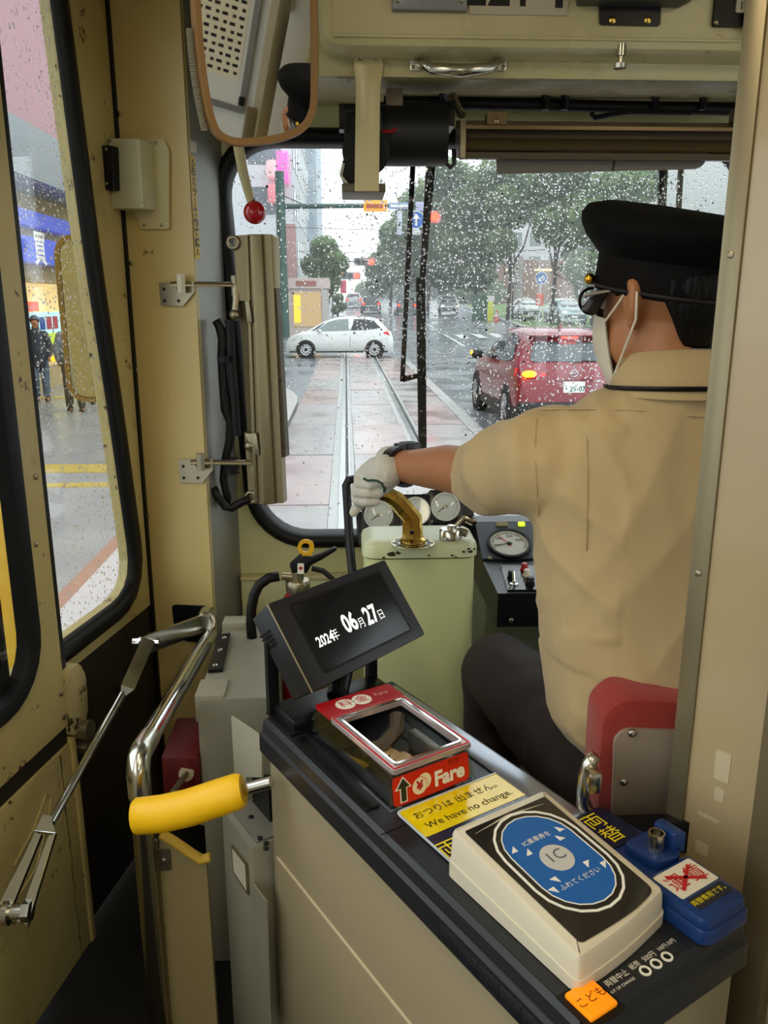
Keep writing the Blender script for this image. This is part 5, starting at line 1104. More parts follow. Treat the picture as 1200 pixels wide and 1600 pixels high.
MB().lathe([(.005, .006), (.005, .010), (.0005, .0105)], M_, 12).build('needle_hub', BLACK, cs)
for x, y in ((765, 874),): screw(cs, PG1.pt(*PG1.hit(x, y), .004), PG1.n, .005)
sp_ = [PG2.hit(*p) for p in ((782, 886), (846, 886), (852, 924), (793, 924))]
MB().prism(sp_, 0, .004, PG2.M).build('switch_plate', mat('switch_plate', '#0e0f10', .2), cs, smooth=0)
for p in ((784, 888), (796, 921), (848, 920)): screw(cs, PG2.pt(*PG2.hit(*p), .004), PG2.n, .003)
for (x, y), m_, r in (((819, 893), REDPAINT, .0075), ((823, 903), WHITEPL, .0075), ((828, 915), BLACK, .0085), ((799, 905), BLACK, .0075)):
    c = PG2.hit(x, y); b = MB().lathe([(r * 1.25, .004), (r * 1.25, .008), (r, .008), (r, .018), (r * .8, .020), (.0005, .020)], shift(PG2.M, c[0], c[1], 0), 18).build('push_button', m_, cs)
c = PG2.hit(803, 916); MB().lathe([(.009, .004), (.009, .007), (.004, .008), (.004, .012)], shift(PG2.M, c[0], c[1], 0), 16).tube([PG2.pt(c[0], c[1], .01), PG2.pt(c[0], c[1] + .012, .03)], .003, 8).build('toggle_switch', CHROME, cs)
c = PG1.hit(785, 822); MB().prism(rrect(c[0] - .016, c[1] - .008, c[0] + .012, c[1] + .008, .002, 2), .004, .008, PG1.M).build('indicator_window', mat('olive_lens', '#6e6a30', .3), cs, smooth=0)
c = PG1.hit(813, 822); MB().prism(rrect(c[0] - .006, c[1] - .006, c[0] + .010, c[1] + .006, .002, 2), .004, .009, PG1.M).build('green_lamp', emis('green_indicator', '#b8e020', 1.5), cs, smooth=0)
MB().box2((cx0, 1.66, .0), (cx0 + .42, 1.98, zc_.z - .075)).build('console_base', mat('console_base_paint', '#6f7358', .5, var=.1), cs, smooth=0)
screw(cs, V((cx0 + .03, zc_.y, zc_.z - .06)), (0, -1, 0), .005)
# ---- driver seat
YS = .93; PSe = Plane((0, YS + .03, .85), (1, 0, 0), (0, -.10, 1))
se = thing('driver_chair', 'red upholstered driver seat with a grey back panel', 'seat', V((.52, 1.1, .268)))
rb0 = rpoly([PSe.hit(*p) for p in ((932, 1275), (934, 1200), (940, 1120), (975, 1092), (1100, 1100), (1230, 1100), (1250, 1130), (1250, 1275))], [.0, .02, .03, .03, .02, .03, .03, 0], 5)
MB().prism(rb0, -.06, 0, PSe.M, bev=.012).build('backrest', REDCLOTH, se)
gbk = rpoly([PSe.hit(*p) for p in ((954, 1275), (958, 1150), (975, 1136), (1215, 1145), (1228, 1275))], [0, .01, .02, .02, 0], 4)
MB().prism(gbk, 0, .006, PSe.M, bev=.001).build('back_panel', mat('seat_back_grey', '#8c7c6a', .5), se)
for x, y in ((985, 1141), (972, 1217)): screw(se, PSe.pt(*PSe.hit(x, y), .006), PSe.n, .0055, CHROMEW)
MB().tube([at(x, y, YS) for x, y in ((931, 1180), (920, 1192), (914, 1212), (911, 1235), (910, 1256), (916, 1268), (932, 1276))], .0085, 12).build('side_bracket', CHROMEW, se, smooth=180)
MB().box2((at(908, 1215, YS).x, YS - .03, at(910, 1222, YS).z), (at(932, 1190, YS).x, YS - .005, at(910, 1190, YS).z), bev=.005).build('bracket_boss', CHROMEW, se)
MB().box2((.31, YS + .02, .62), (.71, 1.42, .70), bev=.03, seg=3).build('cushion', REDCLOTH, se)
MB().cyl((.51, 1.17, .268), (.51, 1.17, .62), .04, n=16).box2((.36, 1.0, .268), (.66, 1.35, .30)).build('pedestal', BLACKM, se)
MB().box2((at(930, 1280, .93).x, .915, at(940, 1325, .93).z), (.75, .935, at(940, 1278, .93).z)).build('seat_bar', BLACKM, se)
# ================================================================ FARE MACHINE
U = V((.506, -.862, 0)).normalized(); Vv = V((.862, .506, 0)).normalized()
FM = Plane((-.145, 1.208, .80), U, Vv)
FL = Plane(FM.o, U, (0, 0, 1))           # passenger side face
LEN, WID = .705, .262
fm = thing('fare_machine', 'beige fare machine with a charcoal enamel top', 'fare machine', FM.pt(LEN / 2, WID / 2, -.8))
MB().box2((.010, .008, -.8), (LEN - .012, WID - .01, -.05), FM.M, bev=.004).build('body', BEIGEPANEL, fm)
# charcoal top: moulded cover with a stepped edge
tp = rrect(-.004, -.006, LEN, WID, .012, 4)
MB().loft([[(*p, -.060) for p in inset(tp, .004)], [(*p, -.056) for p in tp], [(*p, -.026) for p in tp], [(*p, -.022) for p in inset(tp, .005)], [(*p, -.006) for p in inset(tp, .007)], [(*p, 0) for p in inset(tp, .013)]], FM.M).build('top_cover', NAVYTOP, fm, smooth=30)
seam = FL.hit(428, 1342)
MB().box2((seam[0], -.79, -.0075), (LEN - .03, seam[1] - .003, -.0055), FL.M, bev=.001).build('access_door', BEIGEPANEL, fm)
MB().box2((seam[0] - .002, seam[1] - .003, -.0085), (LEN - .02, seam[1] + .0005, -.0060), FL.M).build('door_gap', mat('bright_edge', '#d8cca8', .4), fm, smooth=0)
h0 = FL.hit(692, 1440)[0]
MB().box2((h0, -.052, .0045), (LEN - .03, -.030, .0085), FL.M, bev=.002).build('cover_hinge', NAVYTOP, fm)
for k in range(7): MB().box2((h0 + .004 + k * .034, -.052, .0080), (h0 + .005 + k * .034, -.030, .0087), FL.M).build('hinge_joint', BLACKM, fm, smooth=0)
MB().box2((.36, -.001, 0), (.3615, WID - .02, .0006), FM.M).build('cover_joint', BLACK, fm, smooth=0)
MB().box2((.40, .204, -.0), (LEN - .012, .2055, .0008), FM.M).build('cover_joint', BLACK, fm, smooth=0)
MB().box2((.03, .208, .0), (.50, .244, .004), FM.M, bev=.002).build('bright_strip', mat('polished_strip', '#9fa6b0', .22, .7), fm)
MB().box2((.095, .010, .0005), (.31, .030, .003), FM.M, bev=.001).build('recess_strip', BLACK, fm)
# orange child button, status rings and printing
cbn = FM.hit(925, 1573)
MB().box2((cbn[0] - .026, cbn[1] - .022, .0005), (cbn[0] + .020, cbn[1] + .026, .0018), FM.M).build('button_surround', BLACK, fm, smooth=0)
bt = MB().box2((cbn[0] - .021, cbn[1] - .016, .001), (cbn[0] + .014, cbn[1] + .020, .007), FM.M, bev=.002).build('child_button', emis('orange_button', '#f08a08', .55), fm)
TV = math.radians(90)      # printing reads along the width of the machine
lettering('button_lettering', 'こども', .0125, shift(FM.M, cbn[0] - .003, cbn[1] + .002, .0074, TV), mat('button_ink', '#6b2e05', .5), bt)
for k, (x, y) in enumerate(((1008, 1518), (1025, 1507), (1042, 1496))):
    c = FM.hit(x, y); MB().ring(ell(*c, .0062, n=20), ell(*c, .0040, n=20), .0002, .0016, FM.M).build('status_ring', INKW, fm, smooth=0)
    MB().prism(ell(*c, .0040, n=20), .0001, .0006, FM.M).build('status_lamp', BLACK, fm, smooth=0)
for (x, y), s, tx in (((964, 1529), .0088, '両替中止'), ((992, 1509), .0078, '紙幣'), ((1014, 1495), .0080, '500円'), ((1041, 1477), .0062, '100円-50円')):
    c = FM.hit(x, y); lettering('printed_label', tx, s, shift(FM.M, c[0], c[1], .0004, TV), INKW, fm, sx=.9)
c = FM.hit(972, 1541); lettering('printed_label', 'OUT OF CHANGE', .0045, shift(FM.M, c[0], c[1], .0004, TV), INKW, fm)
# worn corner
wr_ = mat('bare_worn_metal', '#a3835a', .45, .5)
for u0, v0, r in ((LEN - .018, .245, .012), (LEN - .012, .23, .008)):
    rr = random.Random(int(u0 * 1e4 + v0 * 1e3)); MB().prism(rpoly([(u0 + .5 * r * rr.uniform(.4, 1.2) * math.cos(t), v0 + r * rr.uniform(.4, 1.3) * math.sin(t)) for t in [i * .9 for i in range(7)]], .001, 2), -.004, .0006, FM.M).build('worn_patch', wr_, fm, smooth=0)
# ---- clear fare hopper
ho = thing('fare_hopper', 'clear plastic fare hopper with red Fare labels on the fare machine', 'fare box', FM.pt(.21, .105, 0))
CLEAR = glass_mat('clear_plastic', (.80, .82, .80), 1.6)
b0 = [(.090, .036), (.328, .034), (.328, .178), (.085, .186)]; t0 = [(.108, .045), (.322, .037), (.322, .168), (.105, .176)]; HZ = .052
def wall4(lo, hi, z0, z1, th): 
    m = MB()
    for i in range(4):
        j = (i + 1) % 4; m.add([(*lo[i], z0), (*lo[j], z0), (*hi[j], z1), (*hi[i], z1)], [(0, 1, 2, 3)])
    return m
m = MB(); li, hi_ = inset(b0, .003), inset(t0, .003)
for i in range(4):
    j = (i + 1) % 4
    m.add([(*b0[i], .001), (*b0[j], .001), (*t0[j], HZ), (*t0[i], HZ), (*li[i], .001), (*li[j], .001), (*hi_[j], HZ), (*hi_[i], HZ)], [(0, 1, 2, 3), (4, 7, 6, 5), (3, 2, 6, 7), (0, 4, 5, 1)], FM.M)
m.build('clear_walls', CLEAR, ho, smooth=0)
fr_ = rrect(.158, .041, .326, .172, .004, 3); fi = rrect(.172, .055, .312, .158, .003, 3)
MB().ring(fr_, fi, HZ - .001, HZ + .006, FM.M).build('rim', mat('clear_rim', '#b9a9a8', .12, .35), ho, smooth=20)
MB().ring(inset(fr_, .002), inset(fr_, .0045), HZ + .006, HZ + .0068, FM.M).build('red_line', INKR, ho, smooth=0)
MB().ring(inset(fi, -.006), inset(fi, -.002), HZ + .006, HZ + .0085, FM.M).build('bright_lip', CHROME, ho, smooth=20)
hdp = MB().prism(rrect(.107, .043, .156, .176, .004, 3), HZ - .001, HZ + .004, FM.M).build('header_panel', mat('label_red', '#a80f18', .3), ho, smooth=0)
for v_, chx in ((.083, '料'), (.112, '金')):
    MB().prism(ell(.131, v_, .0155, n=24), HZ + .004, HZ + .0046, FM.M).build('white_disc', INKW, hdp, smooth=0)
    lettering('header_lettering', chx, .0215, shift(FM.M, .131, v_, HZ + .005, TV), INKR, hdp)
lettering('header_lettering', 'Fare', .014, shift(FM.M, .131, .147, HZ + .005, TV), mat('pale_print', '#e0b8a8', .5), hdp)
# front red label
FFp = Plane(FM.pt(.3285, .034, .001), Vv, FM.pt(.322, .037, HZ) - FM.pt(.328, .034, .001))
fl = MB().prism(rrect(.006, .004, .132, .045, .006, 3), .0004, .0016, FFp.M).build('fare_label', mat('label_scarlet', '#d2230f', .35), ho, smooth=0)
AR = [(-.004, -.015), (.004, -.015), (.004, .004), (.010, .004), (0, .017), (-.010, .004), (-.004, .004)]
MB().prism([(x + .022, y + .024) for x, y in inset(AR, -.0016)], .0016, .0020, FFp.M).build('arrow_outline', INKW, fl, smooth=0)
MB().prism([(x + .022, y + .024) for x, y in AR], .0018, .0024, FFp.M).build('arrow', mat('arrow_dark', '#2a2a12', .5), fl, smooth=0)
MB().prism(ell(.056, .026, .0115, n=22), .0016, .0019, FFp.M).build('coin_disc', mat('coin_cream', '#f0e2c0', .5), fl, smooth=0)
MB().ring(ell(.048, .022, .0127, n=22), ell(.048, .022, .0118, n=22), .0017, .0021, FFp.M).build('coin_gap', MATS['label_scarlet'], fl, smooth=0)
MB().prism(ell(.048, .022, .0118, n=22), .0018, .0023, FFp.M).build('coin_disc', MATS['coin_cream'], fl, smooth=0)
lettering('label_lettering', '¥', .017, shift(FFp.M, .048, .022, .0026), INKR, fl, bold=.0008)
lettering('label_lettering', 'Fare', .029, shift(FFp.M, .098, .0215, .0019), INKW, fl, bold=.0012)
lettering('label_lettering', '料 金', .008, shift(FFp.M, .106, .039, .0019), mat('dark_red_ink', '#5a0e0a', .5), fl)
# inside of the hopper: dark well with coins
MB().ring(rrect(.10, .042, .322, .172, .004, 3), rrect(.165, .058, .312, .156, .004, 3), .001, .003, FM.M).build('well_frame', BLACKM, ho, smooth=0)
wl_ = MB(); w0 = [(.165, .058), (.312, .058), (.312, .156), (.165, .156)]; w1 = [(.20, .08), (.30, .08), (.30, .14), (.20, .14)]
MB().prism(w0, .0006, .0012, FM.M).build('well_floor', mat('hopper_floor', '#3a332c', .35, .3), ho, smooth=0)
MB().tube([FM.pt(.20, .07, .01), FM.pt(.21, .10, .02), FM.pt(.20, .13, .03), FM.pt(.18, .145, .04)], .012, 8).build('coin_guide', mat('guide_metal', '#7d7264', .25, .7), ho)
MB().prism(rpoly([(.21, .145), (.31, .145), (.31, .158), (.21, .158)], .002, 2), .002, .03, FM.M).build('side_guide', mat('guide_steel', '#8a8780', .25, .8), ho, smooth=0)
COIN = mat('cream_coin', '#d8b98c', .3, .4)
rk = random.Random(2)
c0 = None
for k in range(6):
    cq = FM.hit(622, 1190); p = FM.pt(cq[0] + rk.uniform(-.014, .014), cq[1] + rk.uniform(-.014, .014), .0045 + .002 * k); M_ = Matrix.Translation(p) @ Matrix.Rotation(rk.uniform(-.5, .5), 4, 'X') @ Matrix.Rotation(rk.uniform(-.5, .5), 4, 'Y')
    MB().lathe([(.0105, -.001), (.0112, 0), (.0105, .001), (.0005, .001)], M_, 16).build('coin', COIN, label='pale coin lying inside the clear fare hopper', cat='coin', group='coins in the fare hopper')
# ---- yellow notice sheet
NZ = .004
ns = thing('notice_sheet', 'yellow and navy no-change notice in a clear sleeve on the fare machine', 'sign', FM.pt(.38, .12, 0))
MB().prism(rrect(.336, .040, .500, .220, .006, 3), .0005, .002, FM.M).build('backing', mat('notice_navy', '#101a3c', .15, coat=1), ns, smooth=0)
ye = MB().prism(rrect(.337, .042, .398, .218, .003, 3), .002, .0026, FM.M).build('yellow_field', mat('notice_yellow', '#f6dc0c', .15, coat=1), ns, smooth=0)
lettering('notice_lettering', 'おつりは 出ません。', .0160, shift(FM.M, .357, .126, .003, TV), INKK, ye)
lettering('notice_lettering', 'We have no change.', .0172, shift(FM.M, .381, .126, .003, TV), INKK, ye)
lettering('notice_lettering', '両替', .034, shift(FM.M, .432, .072, .0026, TV), INKY, ns)
MB().ring(rrect(.334, .038, .502, .222, .008, 3), rrect(.337, .041, .499, .219, .006, 3), .0022, .0034, FM.M).build('sleeve_edge', mat('sleeve_edge', '#c8d4dc', .15), ns, smooth=0)
# ---- IC card reader
ic = thing('card_reader', 'white IC card reader with a round-ended blue touch pad', 'card reader', FM.pt(.56, .10, 0))
def zt_(u): return .062 - (u - .465) * .105
ub = rpoly([(.463, .024), (.672, .024), (.668, .10), (.654, .176), (.463, .176)], [.010, .010, .06, .010, .010], 4)
def ringz(d, f): return [(*p, f(p[0])) for p in inset(ub, d)]
MB().loft([ringz(0, lambda u: .001), ringz(0, lambda u: zt_(u) * .35), ringz(.0015, lambda u: zt_(u) * .36), ringz(.003, lambda u: zt_(u) - .006), ringz(.005, lambda u: zt_(u) - .0015), ringz(.009, lambda u: zt_(u))], FM.M).build('housing', WHITEPL, ic, smooth=35)
IT = Plane(FM.pt(.463, .024, zt_(.463) + .0003), FM.pt(.672, .024, zt_(.672)) - FM.pt(.463, .024, zt_(.463)), Vv)
L_ = IT
wp_ = rpoly([(.016, .013), (.016, .138), (.186, .136), (.194, .10), (.196, .06), (.196, .016)], [.003, .003, .01, .03, .03, .006], 4)
MB().prism(wp_, .0, .0012, IT.M).build('dark_window', mat('reader_black', '#0b0e14', .06, coat=1), ic, smooth=0)
MB().prism(rpoly([(.026, .018), (.019, .075), (.026, .13), (.021, .075)], .004, 3), .0012, .0018, IT.M).build('slot_highlight', WHITEPL, ic, smooth=0)
def stad(cx, cy, hl, r, n=10):
    return [(cx + hl + r * math.cos(t), cy + r * math.sin(t)) for t in [-math.pi / 2 + math.pi * i / n for i in range(n + 1)]] + [(cx - hl + r * math.cos(t), cy + r * math.sin(t)) for t in [math.pi / 2 + math.pi * i / n for i in range(n + 1)]]
pc = (.100, .077); hl = .024
MB().ring(stad(*pc, hl, .0555), stad(*pc, hl, .0525), .0012, .0019, IT.M).build('white_ring', INKW, ic, smooth=0)
MB().prism(stad(*pc, hl, .0455), .0012, .0018, IT.M).build('touch_pad', mat('pad_blue', '#1e63b0', .3), ic, smooth=0)
MB().ring(stad(*pc, hl, .0465), stad(*pc, hl, .0450), .0018, .0022, IT.M).build('pad_border', INKW, ic, smooth=0)
MB().prism(ell(*pc, .0195, n=28), .0018, .0023, IT.M).build('centre_disc', mat('disc_pale', '#c9c9c4', .3), ic, smooth=0)
lettering('pad_lettering', 'IC', .021, shift(IT.M, pc[0] - .002, pc[1] + .001, .0026, TV), mat('disc_ink', '#55606a', .5), ic, spacing=1.3)
lettering('pad_lettering', 'IC乗車券を', .0085, shift(IT.M, pc[0] - .033, pc[1], .0022, TV), INKW, ic)
lettering('pad_lettering', 'ふれてください', .0085, shift(IT.M, pc[0] + .036, pc[1], .0022, TV), INKW, ic)
for du, dv in ((-.033, -.032), (-.033, .032), (-.022, -.020), (-.022, .022), (.024, -.022), (.024, .020), (.034, -.034), (.034, .036)):
    sg = -1 if dv < 0 else 1; x, y = pc[0] + du, pc[1] + dv
    MB().prism([(x - .0045, y), (x + .0045, y), (x + (.004 if du < 0 else -.004), y + sg * .0085)], .0018, .0023, IT.M).build('white_arrow', INKW, ic, smooth=0)
# ---- blue coin changer
cc = thing('coin_changer', 'blue coin changer inlet with a metal coin slot and crossed-out label', 'coin changer', FM.pt(.61, .23, 0))
BLUEP = mat('blue_plastic', '#17366e', .3, var=.05); BLUED = mat('navy_plate', '#121a36', .3)
CZ_ = .018
MB().prism(rpoly([(.485, .186), (.485, .255), (.555, .262), (.600, .262), (.692, .257), (.703, .250), (.703, .190), (.696, .178), (.60, .178)], .006, 3), .001, CZ_, FM.M, bev=.004).build('base_plate', BLUEP, cc)
MB().prism(rrect(.488, .184, .556, .254, .008, 4), CZ_, CZ_ + .002, FM.M).build('exchange_plate', BLUED, cc, smooth=0)
lettering('exchange_lettering', '両', .030, shift(FM.M, .508, .222, CZ_ + .0024, TV), INKY, cc)
lettering('exchange_lettering', '替', .030, shift(FM.M, .538, .222, CZ_ + .0024, TV), INKY, cc)
yl_ = MB().ring(rrect(.480, .150, .548, .201, .014, 5), rrect(.484, .154, .544, .197, .011, 5), CZ_ + .001, CZ_ + .0024, FM.M); yl_.build('yellow_outline', INKY, cc, smooth=0)
sc_ = FM.hit(1044, 1350)
sc0 = (.590, .235)
MB().prism(rpoly([(.562, .208), (.562, .262), (.604, .262), (.617, .245), (.610, .212)], .012, 4), CZ_, CZ_ + .012, FM.M, bev=.004).build('slot_housing', BLUEP, cc)
MB().prism(rpoly([(.575, .246), (.575, .262), (.612, .262), (.606, .246)], .005, 3), CZ_ + .010, CZ_ + .034, FM.M, bev=.003).build('slot_guard', BLUEP, cc)
MB().lathe([(.0095, CZ_ + .008), (.0095, CZ_ + .034), (.0075, CZ_ + .034), (.0075, CZ_ + .018), (.0005, CZ_ + .018)], FM.M @ Matrix.Translation((.592, .232, 0)), 20).build('coin_slot', CHROMEW, cc)
MB().prism([(.604, .192), (.611, .197), (.611, .187)], CZ_ + .0005, CZ_ + .0012, FM.M).build('yellow_arrow', INKY, cc, smooth=0)
lettering('slot_lettering', '投入', .010, shift(FM.M, .600, .183, CZ_ + .0006, TV), INKY, cc)
cp2 = rpoly([(.618, .180), (.618, .257), (.690, .254), (.700, .247), (.700, .190), (.694, .180)], [.006, .006, .01, .008, .008, .008], 3)
MB().prism(cp2, CZ_, CZ_ + .012, FM.M, bev=.005).build('coin_tray', BLUEP, cc)
wc_ = MB().prism(rrect(.624, .188, .664, .250, .002, 2), CZ_ + .012, CZ_ + .0128, FM.M).build('warning_card', mat('card_ivory', '#ebe2cc', .4), cc, smooth=0)
lettering('card_lettering', '運', .025, shift(FM.M, .645, .204, CZ_ + .0131, TV), INKR, wc_)
lettering('card_lettering', '賃', .025, shift(FM.M, .645, .235, CZ_ + .0131, TV), INKR, wc_)
for s in (1, -1): MB().box((0, 0, CZ_ + .0136), (.046, .0042, .0005), FM.M @ Matrix.Translation((.644, .219, 0)) @ Matrix.Rotation(math.radians(90 + s * 32), 4, 'Z')).build('red_cross_stroke', INKR, wc_, smooth=0)
MB().prism(rrect(.667, .190, .684, .247, .002, 2), CZ_ + .012, CZ_ + .0126, FM.M).build('yellow_caption_strip', mat('caption_navy', '#161a24', .4), cc, smooth=0)
lettering('caption_lettering', '両替専用です。', .0085, shift(FM.M, .6755, .219, CZ_ + .0129, TV), INKY, cc)
# ---- passenger display
t1 = 1.27
A, B = ray(418, 943), ray(601, 874); TL = CAM_C + A * t1; TR = CAM_C + B * (t1 * A.z / B.z)
dn = (TR - TL).normalized(); A2, B2 = ray(489, 1082), ray(664, 991); t3 = (A * t1).dot(dn) / A2.dot(dn); BL = CAM_C + A2 * t3
DP = Plane(BL, dn, TL - BL); DW, DH = (TR - TL).length, (TL - BL).length
dp = thing('passenger_display', 'black passenger display showing a date on the fare machine', 'display', FM.pt(.03, .13, 0))
DPM = DP.M
MB().loft([[(x, y, z) for x, y in rrect(a0, a1, DW - a0, DH - a1, .004, 3)] for a0, a1, z in ((.012, .010, -.062), (.004, .004, -.055), (0, 0, -.004), (.001, .001, 0), (.010, .010, .0005))], DPM).build('casing', mat('display_charcoal', '#222326', .35), dp, smooth=30)
si = rrect(.040, .020, DW - .030, DH - .018, .003, 3)
MB().ring(inset(si, -.004), si, .0004, .0012, DPM).build('screen_bezel', BLACK, dp, smooth=0)
MB().prism(si, .0004, .0008, DPM).build('screen', mat('display_glass', '#101314', .12, emit='#151a1a', es=.25), dp, smooth=0)
MB().box2((-.0004, .0, -.003), (.001, DH, -.0005), DPM).build('bright_edge', mat('display_bright_edge', '#b8a888', .3, .6), dp, smooth=0)
WHITEEM = emis('display_text', '#f4f6f4', .95)
def dtxt(tx, x, y, s, sx=1.0, bold=0.0):
    c = DP.hit(x, y); lettering('date_lettering', tx, s, shift(DPM, c[0], c[1], .0014), WHITEEM, dp, sx=sx, bold=bold)
dtxt('2024', 508, 1000, .0235, .82, .0005); dtxt('年', 523, 993, .021, .9); dtxt('06', 546, 974, .043, .74, .0013); dtxt('月', 565, 974, .0195, .9); dtxt('27', 579, 962, .043, .74, .0013); dtxt('日', 595, 961, .0195, .9)
for i in range(4):
    for j in range(4): MB().box((-.0005, DH * .62 + j * .007, -.05 + i * .007), (.0015, .0035, .0035), DPM).build('vent_slot', BLACK, dp, smooth=0)
# bracket
MB().box2((-.002, .012, 0), (.010, .030, .125), FM.M).box2((-.002, .200, 0), (.010, .218, .085), FM.M).box2((-.004, .012, .0), (.085, .218, .004), FM.M).build('bracket', BLACKM, dp, smooth=0)
MB().tube([DP.pt(.12, .02, -.05), FM.pt(.05, .12, .04), FM.pt(.06, .13, .012), FM.pt(.04, .16, .012), FM.pt(.03, .13, .006)], .007, 8).build('display_cable', CABLE, dp)
MB().box2((.004, .02, .0), (.080, .214, .022), FM.M, bev=.004).build('base_tray', BLACKM, dp)
MB().tube([DP.pt(DW * .5, .03, -.055), FM.pt(.04, .12, .02)], .018, 10).build('neck', BLACKM, dp)
# ================================================================ PEOPLE
def fuse(mb, vox, it=6, fac=.5):
    me = mb.mesh('fused'); o = bpy.data.objects.new('fused', me); COL.objects.link(o)
    r = o.modifiers.new('r', 'REMESH'); r.mode = 'VOXEL'; r.voxel_size = vox; r.use_smooth_shade = True
    s = o.modifiers.new('s', 'SMOOTH'); s.iterations = it; s.factor = fac
    dg = bpy.context.evaluated_depsgraph_get(); dg.update()
    out = bpy.data.meshes.new_from_object(o.evaluated_get(dg)); bpy.data.objects.remove(o); out.materials.clear(); return out
def wrinkle(me, fn):
    ns = [v.normal.copy() for v in me.vertices]
    for v, n in zip(me.vertices, ns): v.co += n * fn(v.co, n)
def ering(c, a, b, z, n=28, p=2.3, rot=0.0):
    out = []
    for i in range(n):
        t = 2 * math.pi * i / n; x = math.copysign(abs(math.cos(t)) ** (2 / p), math.cos(t)) * a; y = math.copysign(abs(math.sin(t)) ** (2 / p), math.sin(t)) * b
        out.append((c[0] + x * math.cos(rot) - y * math.sin(rot), c[1] + x * math.sin(rot) + y * math.cos(rot), z))
    return out
def limb(m, pts, rs, n=16, flat=1.0, ref=None):
    pts = [V(p) for p in pts]; m.tube(pts, rs, n, flat=flat, ref=ref); m.ball(pts[0], rs[0] * .98, 12, 8); m.ball(pts[-1], rs[-1] * .98, 12, 8); return m
SKIN = mat('skin', '#a8714a', .5, var=.08, vs=30, bump=.03, bs=200)
SHIRT = mat('beige_shirt_cloth', '#b59d70', .75, var=.05, vs=8, bump=.08, bs=500, sheen=.15)
TROUS = mat('dark_trouser_cloth', '#2e2622', .75, var=.1, vs=10, bump=.06, bs=500, spec=.3)
HAIR = mat('black_hair', '#080605', .5, spec=.25, var=.3, vs=40, stretch=(1, 1, .15), bump=.5, bs=120)
CAPM = mat('black_cap_cloth', '#060505', .8, spec=.15)
CAPB = mat('cap_band', '#0c0807', .75, spec=.15)
SH = V((.278, 1.135, 1.230)); EL = at(742, 740, 1.355); WR = at(619, 727, 1.565)
per = thing('person', 'tram driver in peaked cap, mask and beige shirt gripping the brass handle', 'person', (.47, 1.15, .27))
# --- body: one continuous skin surface
b = MB()
b.loft([ering((.475, 1.16), .13, .09, .68), ering((.47, 1.14), .14, .095, .85), ering((.467, 1.125), .16, .095, 1.05), ering((.465, 1.12), .175, .09, 1.2), ering((.462, 1.115), .13, .07, 1.28), ering((.45, 1.11), .065, .06, 1.32)])
limb(b, [(.448, 1.105, 1.27), (.445, 1.112, 1.33), HC + V((.004, -.022, -.06))], [.066, .058, .054])
Mh = Matrix((LD, FD, UD)).transposed().to_4x4(); Mh.translation = HC
b.ball((0, -.012, .02), (.076, .098, .072), 24, 16, Mh)              # skull
b.ball((0, .02, -.035), (.062, .070, .075), 20, 14, Mh)              # face
b.ball((0, .045, -.085), (.040, .040, .035), 16, 10, Mh)             # jaw and chin
b.ball((.045, .01, -.055), (.022, .05, .04), 12, 8, Mh); b.ball((-.045, .01, -.055), (.022, .05, .04), 12, 8, Mh)
b.loft([[(-.008, .088, .005), (.008, .088, .005), (.006, .08, .008), (-.006, .08, .008)], [(-.016, .102, -.032), (.016, .102, -.032), (.014, .08, -.036), (-.014, .08, -.036)]], Mh)
for s in (1, -1):
    e = []
    for (l, f, u, rr) in ((.075, -.005, -.042, .006), (.083, -.014, -.028, .008), (.088, -.021, -.006, .0095), (.088, -.02, .012, .0095), (.083, -.012, .021, .0085), (.076, -.002, .016, .007)):
        e.append((s * l, f, u)); 
    b.tube(e, [.006, .008, .0085, .0085, .008, .006], 8, M=Mh); b.ball((s * .078, -.008, -.008), (.007, .016, .026), 10, 8, Mh)
limb(b, [SH, (SH + EL) / 2 + V((-.004, 0, -.004)), EL], [.052, .047, .043])
limb(b, [EL, EL + (WR - EL) * .3 + V((0, 0, .004)), EL + (WR - EL) * .7, WR], [.043, .0425, .034, .029], flat=1.05)
limb(b, [WR, WR + (at(590, 745, 1.65) - WR) * .7], [.028, .026])
limb(b, [(.67, 1.13, 1.25), (.72, 1.2, 1.0), (.66, 1.45, .93)], [.05, .045, .032])
for s, hx in ((-1, .39), (1, .55)):
    kx = .295 if s < 0 else .63
    limb(b, [(hx, 1.16, .73), (kx, 1.50, .742), (kx + .01, 1.54, .38), (kx + .01, 1.60, .31)], [.075, .052, .038, .03])
me = fuse(b, .0065, 5)
link_mesh('body', me, SKIN, per, smooth=180)
# --- eyes
EYE = mat('eye_white', '#d9d4cc', .2)
for s in (1, -1):
    MB().ball(hd(s * .031, .074, .0), .0115, 12, 8).build('eye', EYE, per, smooth=180); MB().ball(hd(s * .031, .0825, .0), .0052, 10, 6).build('iris', BLACK, per, smooth=180)
    MB().tube([hd(s * .015, .087, .020), hd(s * .032, .084, .024), hd(s * .048, .075, .020)], [.003, .004, .002], 6).build('eyebrow', HAIR, per)
